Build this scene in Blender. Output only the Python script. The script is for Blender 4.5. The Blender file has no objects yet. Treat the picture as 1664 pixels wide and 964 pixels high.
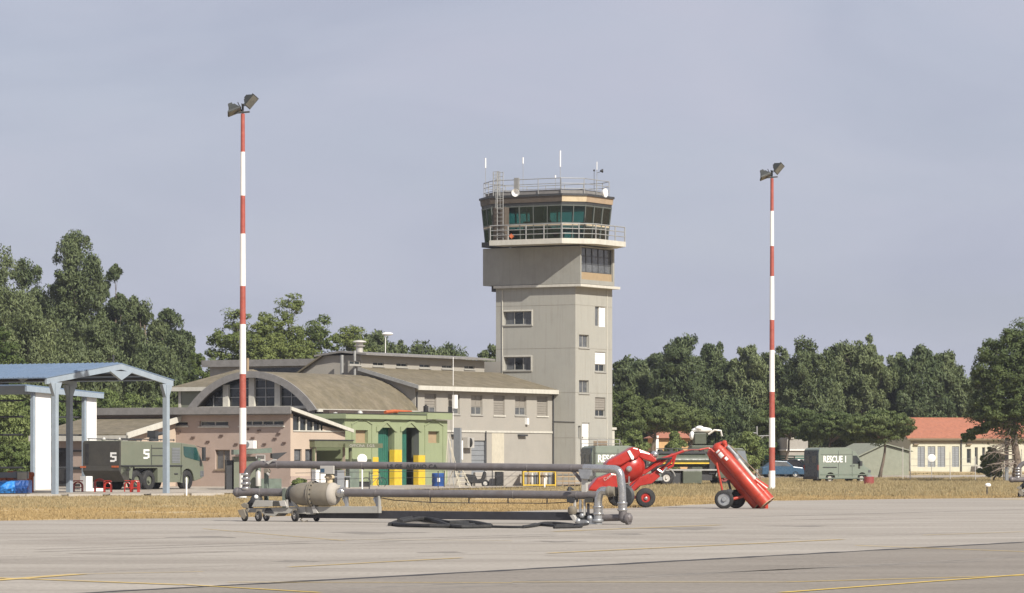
import bpy, bmesh, math, random
import numpy as np
from mathutils import Vector, Matrix
rad = math.radians
scn = bpy.context.scene
COL = scn.collection
# ---------------------------------------------------------------- camera
cam_d = bpy.data.cameras.new("camera"); cam = bpy.data.objects.new("camera", cam_d); COL.objects.link(cam)
cam.location = (0, 0, 2.0); cam.rotation_euler = (rad(90), 0, 0)
cam_d.sensor_width = 36; cam_d.lens = 129.8; cam_d.shift_y = 264 / 1664
cam_d.clip_start = 0.5; cam_d.clip_end = 6000
scn.camera = cam
# ---------------------------------------------------------------- sky, sun, exposure
SUN = Vector((.45, -.63, .63)).normalized()
w = bpy.data.worlds.new("World"); scn.world = w; w.use_nodes = True
nt = w.node_tree; nt.nodes.clear()
N = nt.nodes.new; L = nt.links.new
sky = N('ShaderNodeTexSky'); sky.sky_type = 'NISHITA'; sky.sun_disc = False
sky.sun_elevation = math.asin(SUN.z); sky.sun_rotation = math.atan2(SUN.x, SUN.y)
sky.air_density = 1.0; sky.dust_density = 1.5; sky.ozone_density = 2.0
tc = N('ShaderNodeTexCoord'); mp = N('ShaderNodeMapping'); mp.inputs['Scale'].default_value = (3.2, 3.2, 13.0)
L(tc.outputs['Generated'], mp.inputs['Vector'])
n1 = N('ShaderNodeTexNoise'); n1.inputs['Scale'].default_value = 2.1; n1.inputs['Detail'].default_value = 6; n1.inputs['Roughness'].default_value = .52
n1.inputs['Distortion'].default_value = .35
L(mp.outputs[0], n1.inputs['Vector'])
n2 = N('ShaderNodeTexNoise'); n2.inputs['Scale'].default_value = 1.3; n2.inputs['Detail'].default_value = 7; n2.inputs['Distortion'].default_value = .6
mp2 = N('ShaderNodeMapping'); mp2.inputs['Scale'].default_value = (6.0, 6.0, 19.0); mp2.inputs['Location'].default_value = (.7, 3.1, .2)
L(tc.outputs['Generated'], mp2.inputs['Vector']); L(mp2.outputs[0], n2.inputs['Vector'])
cr = N('ShaderNodeValToRGB'); cr.color_ramp.elements[0].position = .36; cr.color_ramp.elements[0].color = (.84,) * 3 + (1,)
cr.color_ramp.elements[1].position = .66; cr.color_ramp.elements[1].color = (.97,) * 3 + (1,)
L(n1.outputs[0], cr.inputs[0])
cc = N('ShaderNodeValToRGB'); cc.color_ramp.elements[0].position = .35; cc.color_ramp.elements[0].color = (4.3, 4.52, 5.6, 1)
cc.color_ramp.elements[1].position = .7; cc.color_ramp.elements[1].color = (5.1, 5.2, 6.2, 1)
e_ = cc.color_ramp.elements.new(.52); e_.color = (4.75, 4.95, 6.0, 1)
L(n2.outputs[0], cc.inputs[0])
mx = N('ShaderNodeMix'); mx.data_type = 'RGBA'
L(cr.outputs[0], mx.inputs[0]); L(sky.outputs[0], mx.inputs[6]); L(cc.outputs[0], mx.inputs[7])
bg = N('ShaderNodeBackground'); bg.inputs[1].default_value = .082
L(mx.outputs[2], bg.inputs[0]); wo = N('ShaderNodeOutputWorld'); L(bg.outputs[0], wo.inputs[0])
sd = bpy.data.lights.new("sun", 'SUN'); sd.energy = 5.0; sd.angle = rad(.5); sd.color = (1, .945, .85)
so = bpy.data.objects.new("sun", sd); COL.objects.link(so); so.rotation_euler = SUN.to_track_quat('Z', 'Y').to_euler()
so.location = (60, -60, 80)
scn.view_settings.view_transform = 'Standard'; scn.view_settings.look = 'None'
scn.view_settings.exposure = .38; scn.view_settings.gamma = 1
# ---------------------------------------------------------------- measuring: photograph pixel <-> place
F = 6000.0
def X(px, Y): return (px - 832) * Y / F
def Z(py, Y): return 2.0 + (746 - py) * Y / F
def GH(x, y):
    return float(np.interp(y, [0, 195, 240, 290, 320, 345, 400, 5000], [0, 0, .18, .22, .45, .8, 1.1, 1.1]))
class Frame:
    """vertical-axis frame: a runs along (cos t, sin t), b along (-sin t, cos t) (away from the camera)"""
    def __init__(s, x, y, deg, z=0.0):
        s.x, s.y, s.z = x, y, z
        t = rad(deg); s.u = (math.cos(t), math.sin(t)); s.v = (-math.sin(t), math.cos(t))
    def W(s, a, b, z): return (s.x + a * s.u[0] + b * s.v[0], s.y + a * s.u[1] + b * s.v[1], s.z + z)
    def on_b(s, px, b):      # a where the sight line px meets plane b
        k = (px - 832) / F; x0 = s.x + b * s.v[0]; y0 = s.y + b * s.v[1]
        return (k * y0 - x0) / (s.u[0] - k * s.u[1])
    def on_a(s, px, a):
        k = (px - 832) / F; x0 = s.x + a * s.u[0]; y0 = s.y + a * s.u[1]
        return (k * y0 - x0) / (s.v[0] - k * s.v[1])
    def zb(s, px, py, b): a = s.on_b(px, b); return Z(py, s.W(a, b, 0)[1]) - s.z
    def za(s, px, py, a): b = s.on_a(px, a); return Z(py, s.W(a, b, 0)[1]) - s.z
class Face:
    """a wall plane of a frame; s runs along it, off goes INTO the wall"""
    def __init__(s, fr, axis, c): s.fr, s.axis, s.c = fr, axis, c
    def P(s, t, z, off=0): return s.fr.W(t, s.c + off, z) if s.axis == 'b' else s.fr.W(s.c + off, t, z)
    def s_(s, px): return s.fr.on_b(px, s.c) if s.axis == 'b' else s.fr.on_a(px, s.c)
    def z_(s, px, py): return s.fr.zb(px, py, s.c) if s.axis == 'b' else s.fr.za(px, py, s.c)
    def rect(s, x0, y0, x1, y1):
        a, b = sorted((s.s_(x0), s.s_(x1))); m = (x0 + x1) / 2
        return a, b, s.z_(m, y1), s.z_(m, y0)
# ---------------------------------------------------------------- mesh builder
class MB:
    def __init__(s): s.v = []; s.f = []; s.m = []; s.sm = []
    def add(s, vs, fs, m=0, smooth=False):
        k = len(s.v); s.v += [tuple(p) for p in vs]
        for f in fs: s.f.append([i + k for i in f]); s.m.append(m); s.sm.append(smooth)
        return s
    def box8(s, c, m=0):
        return s.add(c, [(0,1,2,3), (7,6,5,4), (0,4,5,1), (1,5,6,2), (2,6,7,3), (3,7,4,0)], m)
    def box(s, fr, a0, a1, b0, b1, z0, z1, m=0):
        W = fr.W
        return s.box8([W(a0,b0,z0), W(a1,b0,z0), W(a1,b1,z0), W(a0,b1,z0), W(a0,b0,z1), W(a1,b0,z1), W(a1,b1,z1), W(a0,b1,z1)], m)
    def fbox(s, fc, s0, s1, z0, z1, o0, o1, m=0):
        P = fc.P
        return s.box8([P(s0,z0,o0), P(s1,z0,o0), P(s1,z0,o1), P(s0,z0,o1), P(s0,z1,o0), P(s1,z1,o0), P(s1,z1,o1), P(s0,z1,o1)], m)
    def prism(s, pts, vec, m=0, smooth=False):
        n = len(pts); q = [Vector(p) for p in pts]; v = Vector(vec)
        s.add(q + [p + v for p in q], [list(range(n)), list(range(2*n-1, n-1, -1))], m)
        k = len(s.v) - 2*n
        for i in range(n):
            j = (i+1) % n; s.f.append([k+i, k+j, k+j+n, k+i+n]); s.m.append(m); s.sm.append(smooth)
        return s
    def fprism(s, fc, pts, o0, o1, m=0, smooth=False):   # pts = (s, z) on a face
        n = len(pts); A = [fc.P(p[0], p[1], o0) for p in pts]; B = [fc.P(p[0], p[1], o1) for p in pts]
        s.add(A + B, [list(range(n)), list(range(2*n-1, n-1, -1))], m); k = len(s.v) - 2*n
        for i in range(n):
            j = (i+1) % n; s.f.append([k+i, k+j, k+j+n, k+i+n]); s.m.append(m); s.sm.append(smooth)
        return s
    def tube(s, path, r, n=8, m=0, smooth=True, caps=True):
        P = [Vector(p) for p in path]; R = r if isinstance(r, (list, tuple)) else [r] * len(P)
        T = []
        for i in range(len(P)):
            d = (P[min(i+1, len(P)-1)] - P[max(i-1, 0)])
            T.append(d.normalized() if d.length > 1e-9 else Vector((0, 0, 1)))
        up = Vector((0, 0, 1)) if abs(T[0].z) < .9 else Vector((1, 0, 0))
        nx = T[0].cross(up).normalized(); rings = []
        for i in range(len(P)):
            nx = (nx - T[i] * nx.dot(T[i])).normalized(); ny = T[i].cross(nx)
            rings.append([P[i] + (nx * math.cos(2*math.pi*j/n) + ny * math.sin(2*math.pi*j/n)) * R[i] for j in range(n)])
        k = len(s.v)
        for rg in rings: s.v += [tuple(p) for p in rg]
        for i in range(len(P)-1):
            for j in range(n):
                j2 = (j+1) % n
                s.f.append([k+i*n+j, k+i*n+j2, k+(i+1)*n+j2, k+(i+1)*n+j]); s.m.append(m); s.sm.append(smooth)
        if caps:
            s.f.append([k+j for j in range(n-1, -1, -1)]); s.m.append(m); s.sm.append(False)
            s.f.append([k+(len(P)-1)*n+j for j in range(n)]); s.m.append(m); s.sm.append(False)
        return s
    def lathe(s, o, ax, prof, n=20, m=0, smooth=True):   # prof = (t along axis, radius)
        o = Vector(o); ax = Vector(ax).normalized()
        k = len(s.v); up = Vector((0, 0, 1)) if abs(ax.z) < .9 else Vector((1, 0, 0))
        e1 = ax.cross(up).normalized(); e2 = ax.cross(e1)
        for t, r in prof:
            for j in range(n):
                c = 2*math.pi*j/n; s.v.append(tuple(o + ax*t + (e1*math.cos(c) + e2*math.sin(c)) * max(r, 1e-4)))
        for i in range(len(prof)-1):
            for j in range(n):
                j2 = (j+1) % n
                s.f.append([k+i*n+j, k+i*n+j2, k+(i+1)*n+j2, k+(i+1)*n+j]); s.m.append(m); s.sm.append(smooth)
        s.f.append([k+j for j in range(n-1, -1, -1)]); s.m.append(m); s.sm.append(False)
        s.f.append([k+(len(prof)-1)*n+j for j in range(n)]); s.m.append(m); s.sm.append(False)
        return s
    def ball(s, c, r, n=14, k=8, m=0, sc=(1, 1, 1)):
        kk = len(s.v)
        for i in range(k+1):
            t = math.pi*i/k
            for j in range(n):
                p = 2*math.pi*j/n; rr = max(math.sin(t), 1e-3)
                s.v.append((c[0]+r*sc[0]*rr*math.cos(p), c[1]+r*sc[1]*rr*math.sin(p), c[2]+r*sc[2]*math.cos(t)))
        for i in range(k):
            for j in range(n):
                j2 = (j+1) % n
                s.f.append([kk+i*n+j, kk+(i+1)*n+j, kk+(i+1)*n+j2, kk+i*n+j2]); s.m.append(m); s.sm.append(True)
        return s
    def quad(s, a, b, c, d, m=0): return s.add([a, b, c, d], [(0, 1, 2, 3)], m)
ORG = {}
def mkobj(name, mb, mats, parent=None, org=(0, 0, 0), bevel=0, recalc=True):
    me = bpy.data.meshes.new(name); o3 = org
    me.from_pydata([(p[0]-o3[0], p[1]-o3[1], p[2]-o3[2]) for p in mb.v], [], mb.f)
    me.polygons.foreach_set('material_index', mb.m); me.polygons.foreach_set('use_smooth', mb.sm)
    if not isinstance(mats, (list, tuple)): mats = [mats]
    for m in mats: me.materials.append(m)
    if recalc:
        b = bmesh.new(); b.from_mesh(me); bmesh.ops.recalc_face_normals(b, faces=b.faces); b.to_mesh(me); b.free()
    me.validate(); me.update()
    if any(mb.sm): me.set_sharp_from_angle(angle=rad(38))
    o = bpy.data.objects.new(name, me); COL.objects.link(o)
    if bevel:
        bv = o.modifiers.new('bevel', 'BEVEL'); bv.width = bevel; bv.segments = 2; bv.limit_method = 'ANGLE'; bv.angle_limit = rad(40)
    if parent is not None: o.parent = parent
    return o
def part(name, mb, mats, parent, bevel=0, label=None, kind=None):
    o = mkobj(name, mb, mats, parent, ORG[parent.name], bevel); ORG[o.name] = ORG[parent.name]
    if label: o['label'] = label
    if kind: o['kind'] = kind
    return o
def thing(name, label, cat, loc, group=None):
    o = bpy.data.objects.new(name, None); COL.objects.link(o); o.location = loc; o.empty_display_size = .3
    ORG[o.name] = tuple(loc); o['label'] = label; o['category'] = cat
    if group: o['group'] = group
    return o
def solo(name, mb, mats, label, cat, group=None, bevel=0, loc=None):
    if loc is None:
        a = np.array(mb.v); loc = ((a[:,0].min()+a[:,0].max())/2, (a[:,1].min()+a[:,1].max())/2, a[:,2].min())
    o = mkobj(name, mb, mats, None, loc, bevel); o.location = loc; ORG[o.name] = tuple(loc)
    o['label'] = label; o['category'] = cat
    if group: o['group'] = group
    return o
def struct(name, mb, mats, kind='structure', recalc=True):
    o = mkobj(name, mb, mats, recalc=recalc); o['kind'] = kind; return o
def copy_thing(src, loc, rotz=0, scale=1, label=None, group=None):
    r = src.copy(); COL.objects.link(r); r.location = loc; r.rotation_euler = (0, 0, rotz)
    r.scale = (scale,)*3 if not isinstance(scale, tuple) else scale
    if label: r['label'] = label
    if group: r['group'] = group
    for ch in list(src.children):
        c = ch.copy(); COL.objects.link(c); c.parent = r
        for g in ch.children:
            d = g.copy(); COL.objects.link(d); d.parent = c
    return r
def text_mb(body, size, origin, ex, ez, thick=.01, offset=0.0, squeeze=1.0):
    """flat letters as geometry: origin = lower left, ex = writing direction, ez = up"""
    cu = bpy.data.curves.new('t', 'FONT'); cu.body = body; cu.size = size; cu.offset = offset; cu.resolution_u = 3
    ob = bpy.data.objects.new('t', cu); COL.objects.link(ob)
    me = ob.to_mesh(); ex = Vector(ex).normalized(); ez = Vector(ez).normalized(); n = ex.cross(ez); o = Vector(origin)
    mb = MB()
    mb.add([o + ex*(v.co.x*squeeze) + ez*v.co.y + n*thick for v in me.vertices], [list(p.vertices) for p in me.polygons])
    ob.to_mesh_clear(); bpy.data.objects.remove(ob); bpy.data.curves.remove(cu)
    return mb
# ---------------------------------------------------------------- materials
def mat(name, col, rough=.7, metal=0, var=.12, scale=3.0, bump=0.0, bscale=30, dirt=0, dirtcol=(.12, .1, .08), dscale=1.2,
        streak=0, spec=.5, coat=0, col2=None, c2scale=.5, sheen=0):
    m = bpy.data.materials.new(name); m.use_nodes = True; t = m.node_tree; b = t.nodes['Principled BSDF']
    def nn(k): return t.nodes.new(k)
    ln = t.links.new
    geo = nn('ShaderNodeNewGeometry'); pos = geo.outputs['Position']
    def noise(sc, det=4, ro=.6, vec=None):
        q = nn('ShaderNodeTexNoise'); q.inputs['Scale'].default_value = sc; q.inputs['Detail'].default_value = det
        q.inputs['Roughness'].default_value = ro; ln(vec or pos, q.inputs['Vector']); return q.outputs[0]
    def rng(v, a, b2, c, d):
        q = nn('ShaderNodeMapRange'); ln(v, q.inputs[0])
        for i, x in enumerate((a, b2, c, d)): q.inputs[i+1].default_value = x
        return q.outputs[0]
    def mixc(f, A, B, mode='MIX'):
        q = nn('ShaderNodeMix'); q.data_type = 'RGBA'; q.blend_type = mode
        for k, x in ((0, f), (6, A), (7, B)):
            if isinstance(x, bpy.types.NodeSocket): ln(x, q.inputs[k])
            elif k == 0: q.inputs[0].default_value = x
            else: q.inputs[k].default_value = tuple(x)[:3] + (1,)
        return q.outputs[2]
    c = tuple(col)
    cur = c
    if col2: cur = mixc(rng(noise(c2scale, 5), .42, .6, 0, 1), c, col2)
    if var:
        g = rng(noise(scale, 5), .3, .7, 1-var, 1+var)
        q = nn('ShaderNodeMix'); q.data_type = 'RGBA'; q.blend_type = 'MULTIPLY'; q.inputs[0].default_value = 1
        if isinstance(cur, tuple): q.inputs[6].default_value = cur[:3] + (1,)
        else: ln(cur, q.inputs[6])
        cb = nn('ShaderNodeCombineColor'); [ln(g, cb.inputs[i]) for i in range(3)]; ln(cb.outputs[0], q.inputs[7]); cur = q.outputs[2]
    if dirt: cur = mixc(rng(noise(dscale, 7, .7), .48, .78, 0, dirt), cur, dirtcol)
    if streak:
        mpn = nn('ShaderNodeMapping'); mpn.inputs['Scale'].default_value = (5, 5, .35); ln(pos, mpn.inputs[0])
        cur = mixc(rng(noise(1.0, 5, .65, mpn.outputs[0]), .5, .8, 0, streak), cur, dirtcol)
    if isinstance(cur, tuple): b.inputs['Base Color'].default_value = cur[:3] + (1,)
    else: ln(cur, b.inputs['Base Color'])
    b.inputs['Metallic'].default_value = metal; b.inputs['Specular IOR Level'].default_value = spec
    ln(rng(noise(scale*2.3, 3), .3, .7, max(.02, rough-.1), min(1, rough+.1)), b.inputs['Roughness'])
    if coat: b.inputs['Coat Weight'].default_value = coat; b.inputs['Coat Roughness'].default_value = .15
    if bump:
        bp = nn('ShaderNodeBump'); bp.inputs['Strength'].default_value = .6; bp.inputs['Distance'].default_value = bump
        ln(noise(bscale, 5), bp.inputs['Height']); ln(bp.outputs[0], b.inputs['Normal'])
    return m
def leafmat(name, c1, c2, rough=.6, trans=.25):
    m = bpy.data.materials.new(name); m.use_nodes = True; t = m.node_tree; b = t.nodes['Principled BSDF']; ln = t.links.new
    geo = t.nodes.new('ShaderNodeNewGeometry'); no = t.nodes.new('ShaderNodeTexNoise'); no.inputs['Scale'].default_value = .55; no.inputs['Detail'].default_value = 3
    ln(geo.outputs['Position'], no.inputs['Vector'])
    add = t.nodes.new('ShaderNodeMath'); add.operation = 'MULTIPLY_ADD'; ln(geo.outputs['Random Per Island'], add.inputs[0]); add.inputs[1].default_value = .35
    ln(no.outputs[0], add.inputs[2])
    oi = t.nodes.new('ShaderNodeObjectInfo'); ad2 = t.nodes.new('ShaderNodeMath'); ad2.operation = 'MULTIPLY_ADD'; ln(oi.outputs['Random'], ad2.inputs[0]); ad2.inputs[1].default_value = .5
    ln(add.outputs[0], ad2.inputs[2])
    r = t.nodes.new('ShaderNodeMapRange'); ln(ad2.outputs[0], r.inputs[0]); r.inputs[1].default_value = .5; r.inputs[2].default_value = 1.4
    mx = t.nodes.new('ShaderNodeMix'); mx.data_type = 'RGBA'; ln(r.outputs[0], mx.inputs[0]); mx.inputs[6].default_value = c1 + (1,); mx.inputs[7].default_value = c2 + (1,)
    ln(mx.outputs[2], b.inputs['Base Color']); b.inputs['Roughness'].default_value = rough; b.inputs['Specular IOR Level'].default_value = .25
    tr = t.nodes.new('ShaderNodeBsdfTranslucent'); ln(mx.outputs[2], tr.inputs[0]); ms = t.nodes.new('ShaderNodeMixShader'); ms.inputs[0].default_value = trans
    out = t.nodes['Material Output']; ln(b.outputs[0], ms.inputs[1]); ln(tr.outputs[0], ms.inputs[2]); ln(ms.outputs[0], out.inputs[0])
    return m
Mt = {}
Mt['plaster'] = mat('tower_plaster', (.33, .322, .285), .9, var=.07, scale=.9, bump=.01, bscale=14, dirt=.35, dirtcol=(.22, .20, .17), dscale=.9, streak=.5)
Mt['plaster_upper_shade'] = mat('upper_block_shaded_plaster', (.285, .28, .25), .9, var=.07, scale=.9, bump=.01, bscale=14, dirt=.3, dirtcol=(.2, .185, .16), dscale=.8, streak=.5)  # slightly darker plaster, darkened further to deepen the gallery's shade
Mt['plaster_trim'] = mat('plaster_trim', (.50, .48, .42), .85, var=.08, streak=.35, dirtcol=(.25, .22, .18))
Mt['annexw'] = mat('annex_plaster', (.315, .295, .258), .9, var=.06, scale=.8, bump=.01, bscale=14, dirt=.3, dirtcol=(.30, .26, .22), dscale=.8, streak=.25)
Mt['cream'] = mat('cream_paint', (.47, .43, .34), .85, var=.08, streak=.3, dirtcol=(.3, .24, .16))
Mt['beige'] = mat('beige_fascia', (.52, .42, .28), .7, var=.1, scale=2, streak=.3, dirtcol=(.26, .18, .11))
Mt['glass'] = mat('green_glass', (.016, .06, .055), .06, var=.25, scale=1.5, spec=.8)
Mt['darkglass'] = mat('dark_glass', (.02, .024, .026), .1, var=.4, scale=1.0, spec=.6)
Mt['greyglass'] = mat('dusty_glass', (.10, .105, .11), .2, var=.35, scale=2.0, spec=.6)
Mt['white'] = mat('white_paint', (.78, .77, .74), .5, var=.05, streak=.15, dirtcol=(.4, .36, .3))
Mt['red'] = mat('red_band_paint', (.32, .07, .05), .55, var=.14, scale=4, dirt=.35, dirtcol=(.42, .2, .15), dscale=3)
Mt['rail'] = mat('galvanised_rail', (.30, .30, .29), .55, metal=.3, var=.15)
Mt['galv'] = mat('galvanised_steel', (.33, .34, .35), .42, metal=.5, var=.18, scale=4, dirt=.3, dirtcol=(.2, .17, .14))
Mt['dark'] = mat('dark_metal', (.035, .036, .038), .6, var=.2)
Mt['black'] = mat('black_rubber', (.018, .018, .019), .8, var=.25, dirt=.3, dirtcol=(.1, .085, .065), dscale=5)
Mt['tile'] = mat('weathered_tile', (.135, .113, .072), .95, var=.2, scale=2.5, bump=.02, bscale=9, dirt=.5, dirtcol=(.075, .07, .05), dscale=.6, col2=(.165, .138, .094), c2scale=1.1)
Mt['roofgrey'] = mat('grey_roofing', (.20, .19, .18), .85, var=.15, dirt=.4, dirtcol=(.10, .095, .09), dscale=1)
Mt['pink'] = mat('pink_plaster', (.36, .28, .235), .95, var=.07, scale=1, bump=.01, bscale=12, dirt=.4, dirtcol=(.33, .25, .20), dscale=.9, streak=.3)
Mt['pink_sunlit'] = mat('sunlit_pink_plaster', (.45, .36, .28), .92, var=.05, scale=1, dirt=.25, dirtcol=(.45, .34, .27), streak=.25)  # pink plaster made paler to paint sunlight onto the sun-facing walls
Mt['green'] = mat('light_green_paint', (.245, .28, .16), .8, var=.07, scale=1.2, dirt=.2, dirtcol=(.2, .24, .12), streak=.25)
Mt['doorgreen'] = mat('dark_green_door', (.022, .12, .085), .6, var=.15, scale=2, streak=.25, dirtcol=(.05, .09, .07))
Mt['yellow'] = mat('yellow_paint', (.62, .42, .03), .6, var=.1, dirt=.3, dirtcol=(.35, .22, .05), dscale=4)
Mt['olive'] = mat('olive_paint', (.125, .135, .075), .6, var=.12, scale=2, dirt=.3, dirtcol=(.16, .13, .08))
Mt['greygreen'] = mat('grey_green_paint', (.145, .158, .115), .5, var=.06, scale=1.4, dirt=.35, dirtcol=(.2, .18, .13), dscale=1.5, streak=.2)
Mt['vangreen'] = mat('van_green_paint', (.17, .20, .165), .42, var=.05, scale=1.4, dirt=.25, dirtcol=(.22, .2, .16), dscale=1.5, coat=.2)
Mt['darkpanel'] = mat('dark_rear_panel', (.05, .047, .04), .55, var=.12, dirt=.4, dirtcol=(.09, .08, .06))
Mt['blueroof'] = mat('blue_sheet_roof', (.13, .185, .27), .55, var=.08, scale=1.5, dirt=.3, dirtcol=(.24, .27, .32))
Mt['steelblue'] = mat('blue_grey_steel', (.27, .32, .37), .5, var=.08, scale=2, streak=.2, dirtcol=(.2, .18, .15))
Mt['whitepanel'] = mat('white_sheet', (.80, .78, .75), .7, var=.03)
Mt['redpaint'] = mat('bright_red_paint', (.36, .018, .010), .34, var=.16, scale=3, dirt=.4, dirtcol=(.24, .045, .025), dscale=3, coat=.25)
Mt['redtube'] = mat('orange_red_paint', (.38, .034, .014), .45, var=.16, scale=2.5, dirt=.5, dirtcol=(.26, .055, .03), dscale=3, coat=.1)
Mt['redterra'] = mat('terracotta_tiles', (.335, .135, .082), .85, var=.18, scale=4, bump=.02, bscale=14, dirt=.3, dirtcol=(.30, .13, .08), dscale=1.1)
Mt['wood'] = mat('weathered_wood', (.22, .17, .12), .85, var=.2)
Mt['tan'] = mat('tan_board', (.32, .235, .14), .8, var=.08)
Mt['shutter'] = mat('beige_shutter', (.23, .21, .18), .7, var=.06, streak=.2)
Mt['greyshutter'] = mat('grey_shutter', (.20, .21, .22), .6, var=.08)
Mt['concrete'] = mat('concrete', (.36, .33, .29), .9, var=.1, bump=.005, bscale=20, dirt=.3, dirtcol=(.2, .17, .13))
Mt['blueplastic'] = mat('blue_plastic', (.02, .07, .24), .45, var=.1)
Mt['bluetarp'] = mat('blue_tarpaulin', (.03, .22, .62), .5, var=.2, scale=4)
Mt['orange'] = mat('orange_plastic', (.42, .10, .03), .6, var=.2, scale=6)
Mt['bark'] = mat('bark', (.14, .11, .085), .95, var=.25, scale=4)
Mt['deadwood'] = mat('grey_dead_wood', (.24, .20, .17), .95, var=.2)
Mt['pipe'] = mat('worn_pipe_paint', (.155, .142, .142), .5, metal=.25, var=.14, scale=4, dirt=.45, dirtcol=(.14, .10, .075), dscale=2.2)
Mt['shiny'] = mat('bare_pipe_metal', (.50, .49, .47), .27, metal=.85, var=.12, scale=6, dirt=.35, dirtcol=(.2, .17, .13), dscale=4)
Mt['tank'] = mat('tank_paint', (.20, .178, .14), .55, metal=.1, var=.1, scale=4, dirt=.5, dirtcol=(.18, .14, .10), dscale=2.5)
Mt['framegreen'] = mat('frame_green', (.12, .15, .12), .6, var=.2, dirt=.4, dirtcol=(.2, .18, .15))
Mt['framegrey'] = mat('frame_grey', (.33, .32, .29), .6, var=.12, dirt=.35, dirtcol=(.2, .17, .13), dscale=3)
Mt['darkbeam'] = mat('dark_beam', (.03, .03, .036), .5, var=.2, dirt=.2, dirtcol=(.09, .08, .07))
Mt['hub'] = mat('pale_hub', (.50, .48, .44), .5, metal=.3, var=.1, dirt=.3, dirtcol=(.2, .16, .12), dscale=6)
Mt['brown'] = mat('brown_and_wall_shade', (.10, .065, .05), .95, var=.3, scale=6)  # brown of the vent stubs; on walls it paints in shade
Mt['darkred'] = mat('faded_dark_red', (.24, .05, .045), .6, var=.15)
Mt['bluecar'] = mat('blue_car_paint', (.03, .075, .13), .3, var=.06, coat=.5)
Mt['darkcar'] = mat('dark_car_paint', (.03, .045, .07), .3, var=.06, coat=.5)
Mt['greycar'] = mat('grey_car_paint', (.16, .18, .20), .35, var=.06, coat=.5)
Mt['orangewall'] = mat('orange_wall', (.50, .31, .15), .9, var=.08)
Mt['greywall'] = mat('grey_green_wall', (.22, .23, .18), .9, var=.08, dirt=.3, dirtcol=(.17, .16, .12), dscale=.8)
Mt['yellowwall'] = mat('pale_yellow_wall', (.50, .485, .385), .9, var=.05, dirt=.3, dirtcol=(.42, .37, .26), dscale=.8, streak=.3)
Mt['greyhouse'] = mat('grey_house_wall', (.32, .30, .27), .9, var=.08)
Mt['mastwhite'] = mat('mast_white', (.76, .75, .72), .5, var=.03)
Mt['headdark'] = mat('lamp_housing', (.03, .033, .03), .55, var=.2)
Mt['junk'] = mat('shaded_rubbish', (.07, .05, .04), .95, var=.3, scale=6)  # rubbish colour kept dark to stand for the shadow beside the hall
Mt['mullion'] = mat('cab_mullion', (.09, .10, .09), .55, var=.1)
Mt['cabolive'] = mat('dark_olive_cab', (.075, .085, .06), .45, var=.1)
Mt['lampglass'] = mat('lamp_glass', (.13, .13, .12), .3, var=.2)

def tinted_glass(name, col, refl=.1):
    m = bpy.data.materials.new(name); m.use_nodes = True; t = m.node_tree; t.nodes.clear(); ln = t.links.new
    tr = t.nodes.new('ShaderNodeBsdfTransparent'); tr.inputs[0].default_value = col + (1,); gl = t.nodes.new('ShaderNodeBsdfGlossy'); gl.inputs['Roughness'].default_value = .06
    gl.inputs[0].default_value = (.8, .9, .9, 1); fr = t.nodes.new('ShaderNodeFresnel'); fr.inputs[0].default_value = 1.45; mx = t.nodes.new('ShaderNodeMixShader'); o = t.nodes.new('ShaderNodeOutputMaterial')
    ln(fr.outputs[0], mx.inputs[0]); ln(tr.outputs[0], mx.inputs[1]); ln(gl.outputs[0], mx.inputs[2]); ln(mx.outputs[0], o.inputs[0]); return m
Mt['cabglass'] = tinted_glass('cab_tinted_glass', (.40, .64, .60))
Mt['windscreen'] = tinted_glass('windscreen_glass', (.30, .38, .38))
Mt['brown_and_fascia_shade'] = mat('brown_with_fascia_shade', (.085, .068, .052), .7, var=.12, scale=2, streak=.3, dirtcol=(.14, .10, .07))  # brown paint; on the cab fascia it carries the roof overhang's shade
Mt['fascia_tan'] = mat('tan_fascia', (.34, .25, .165), .7, var=.12, scale=2, streak=.3, dirtcol=(.2, .14, .09))
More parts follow.
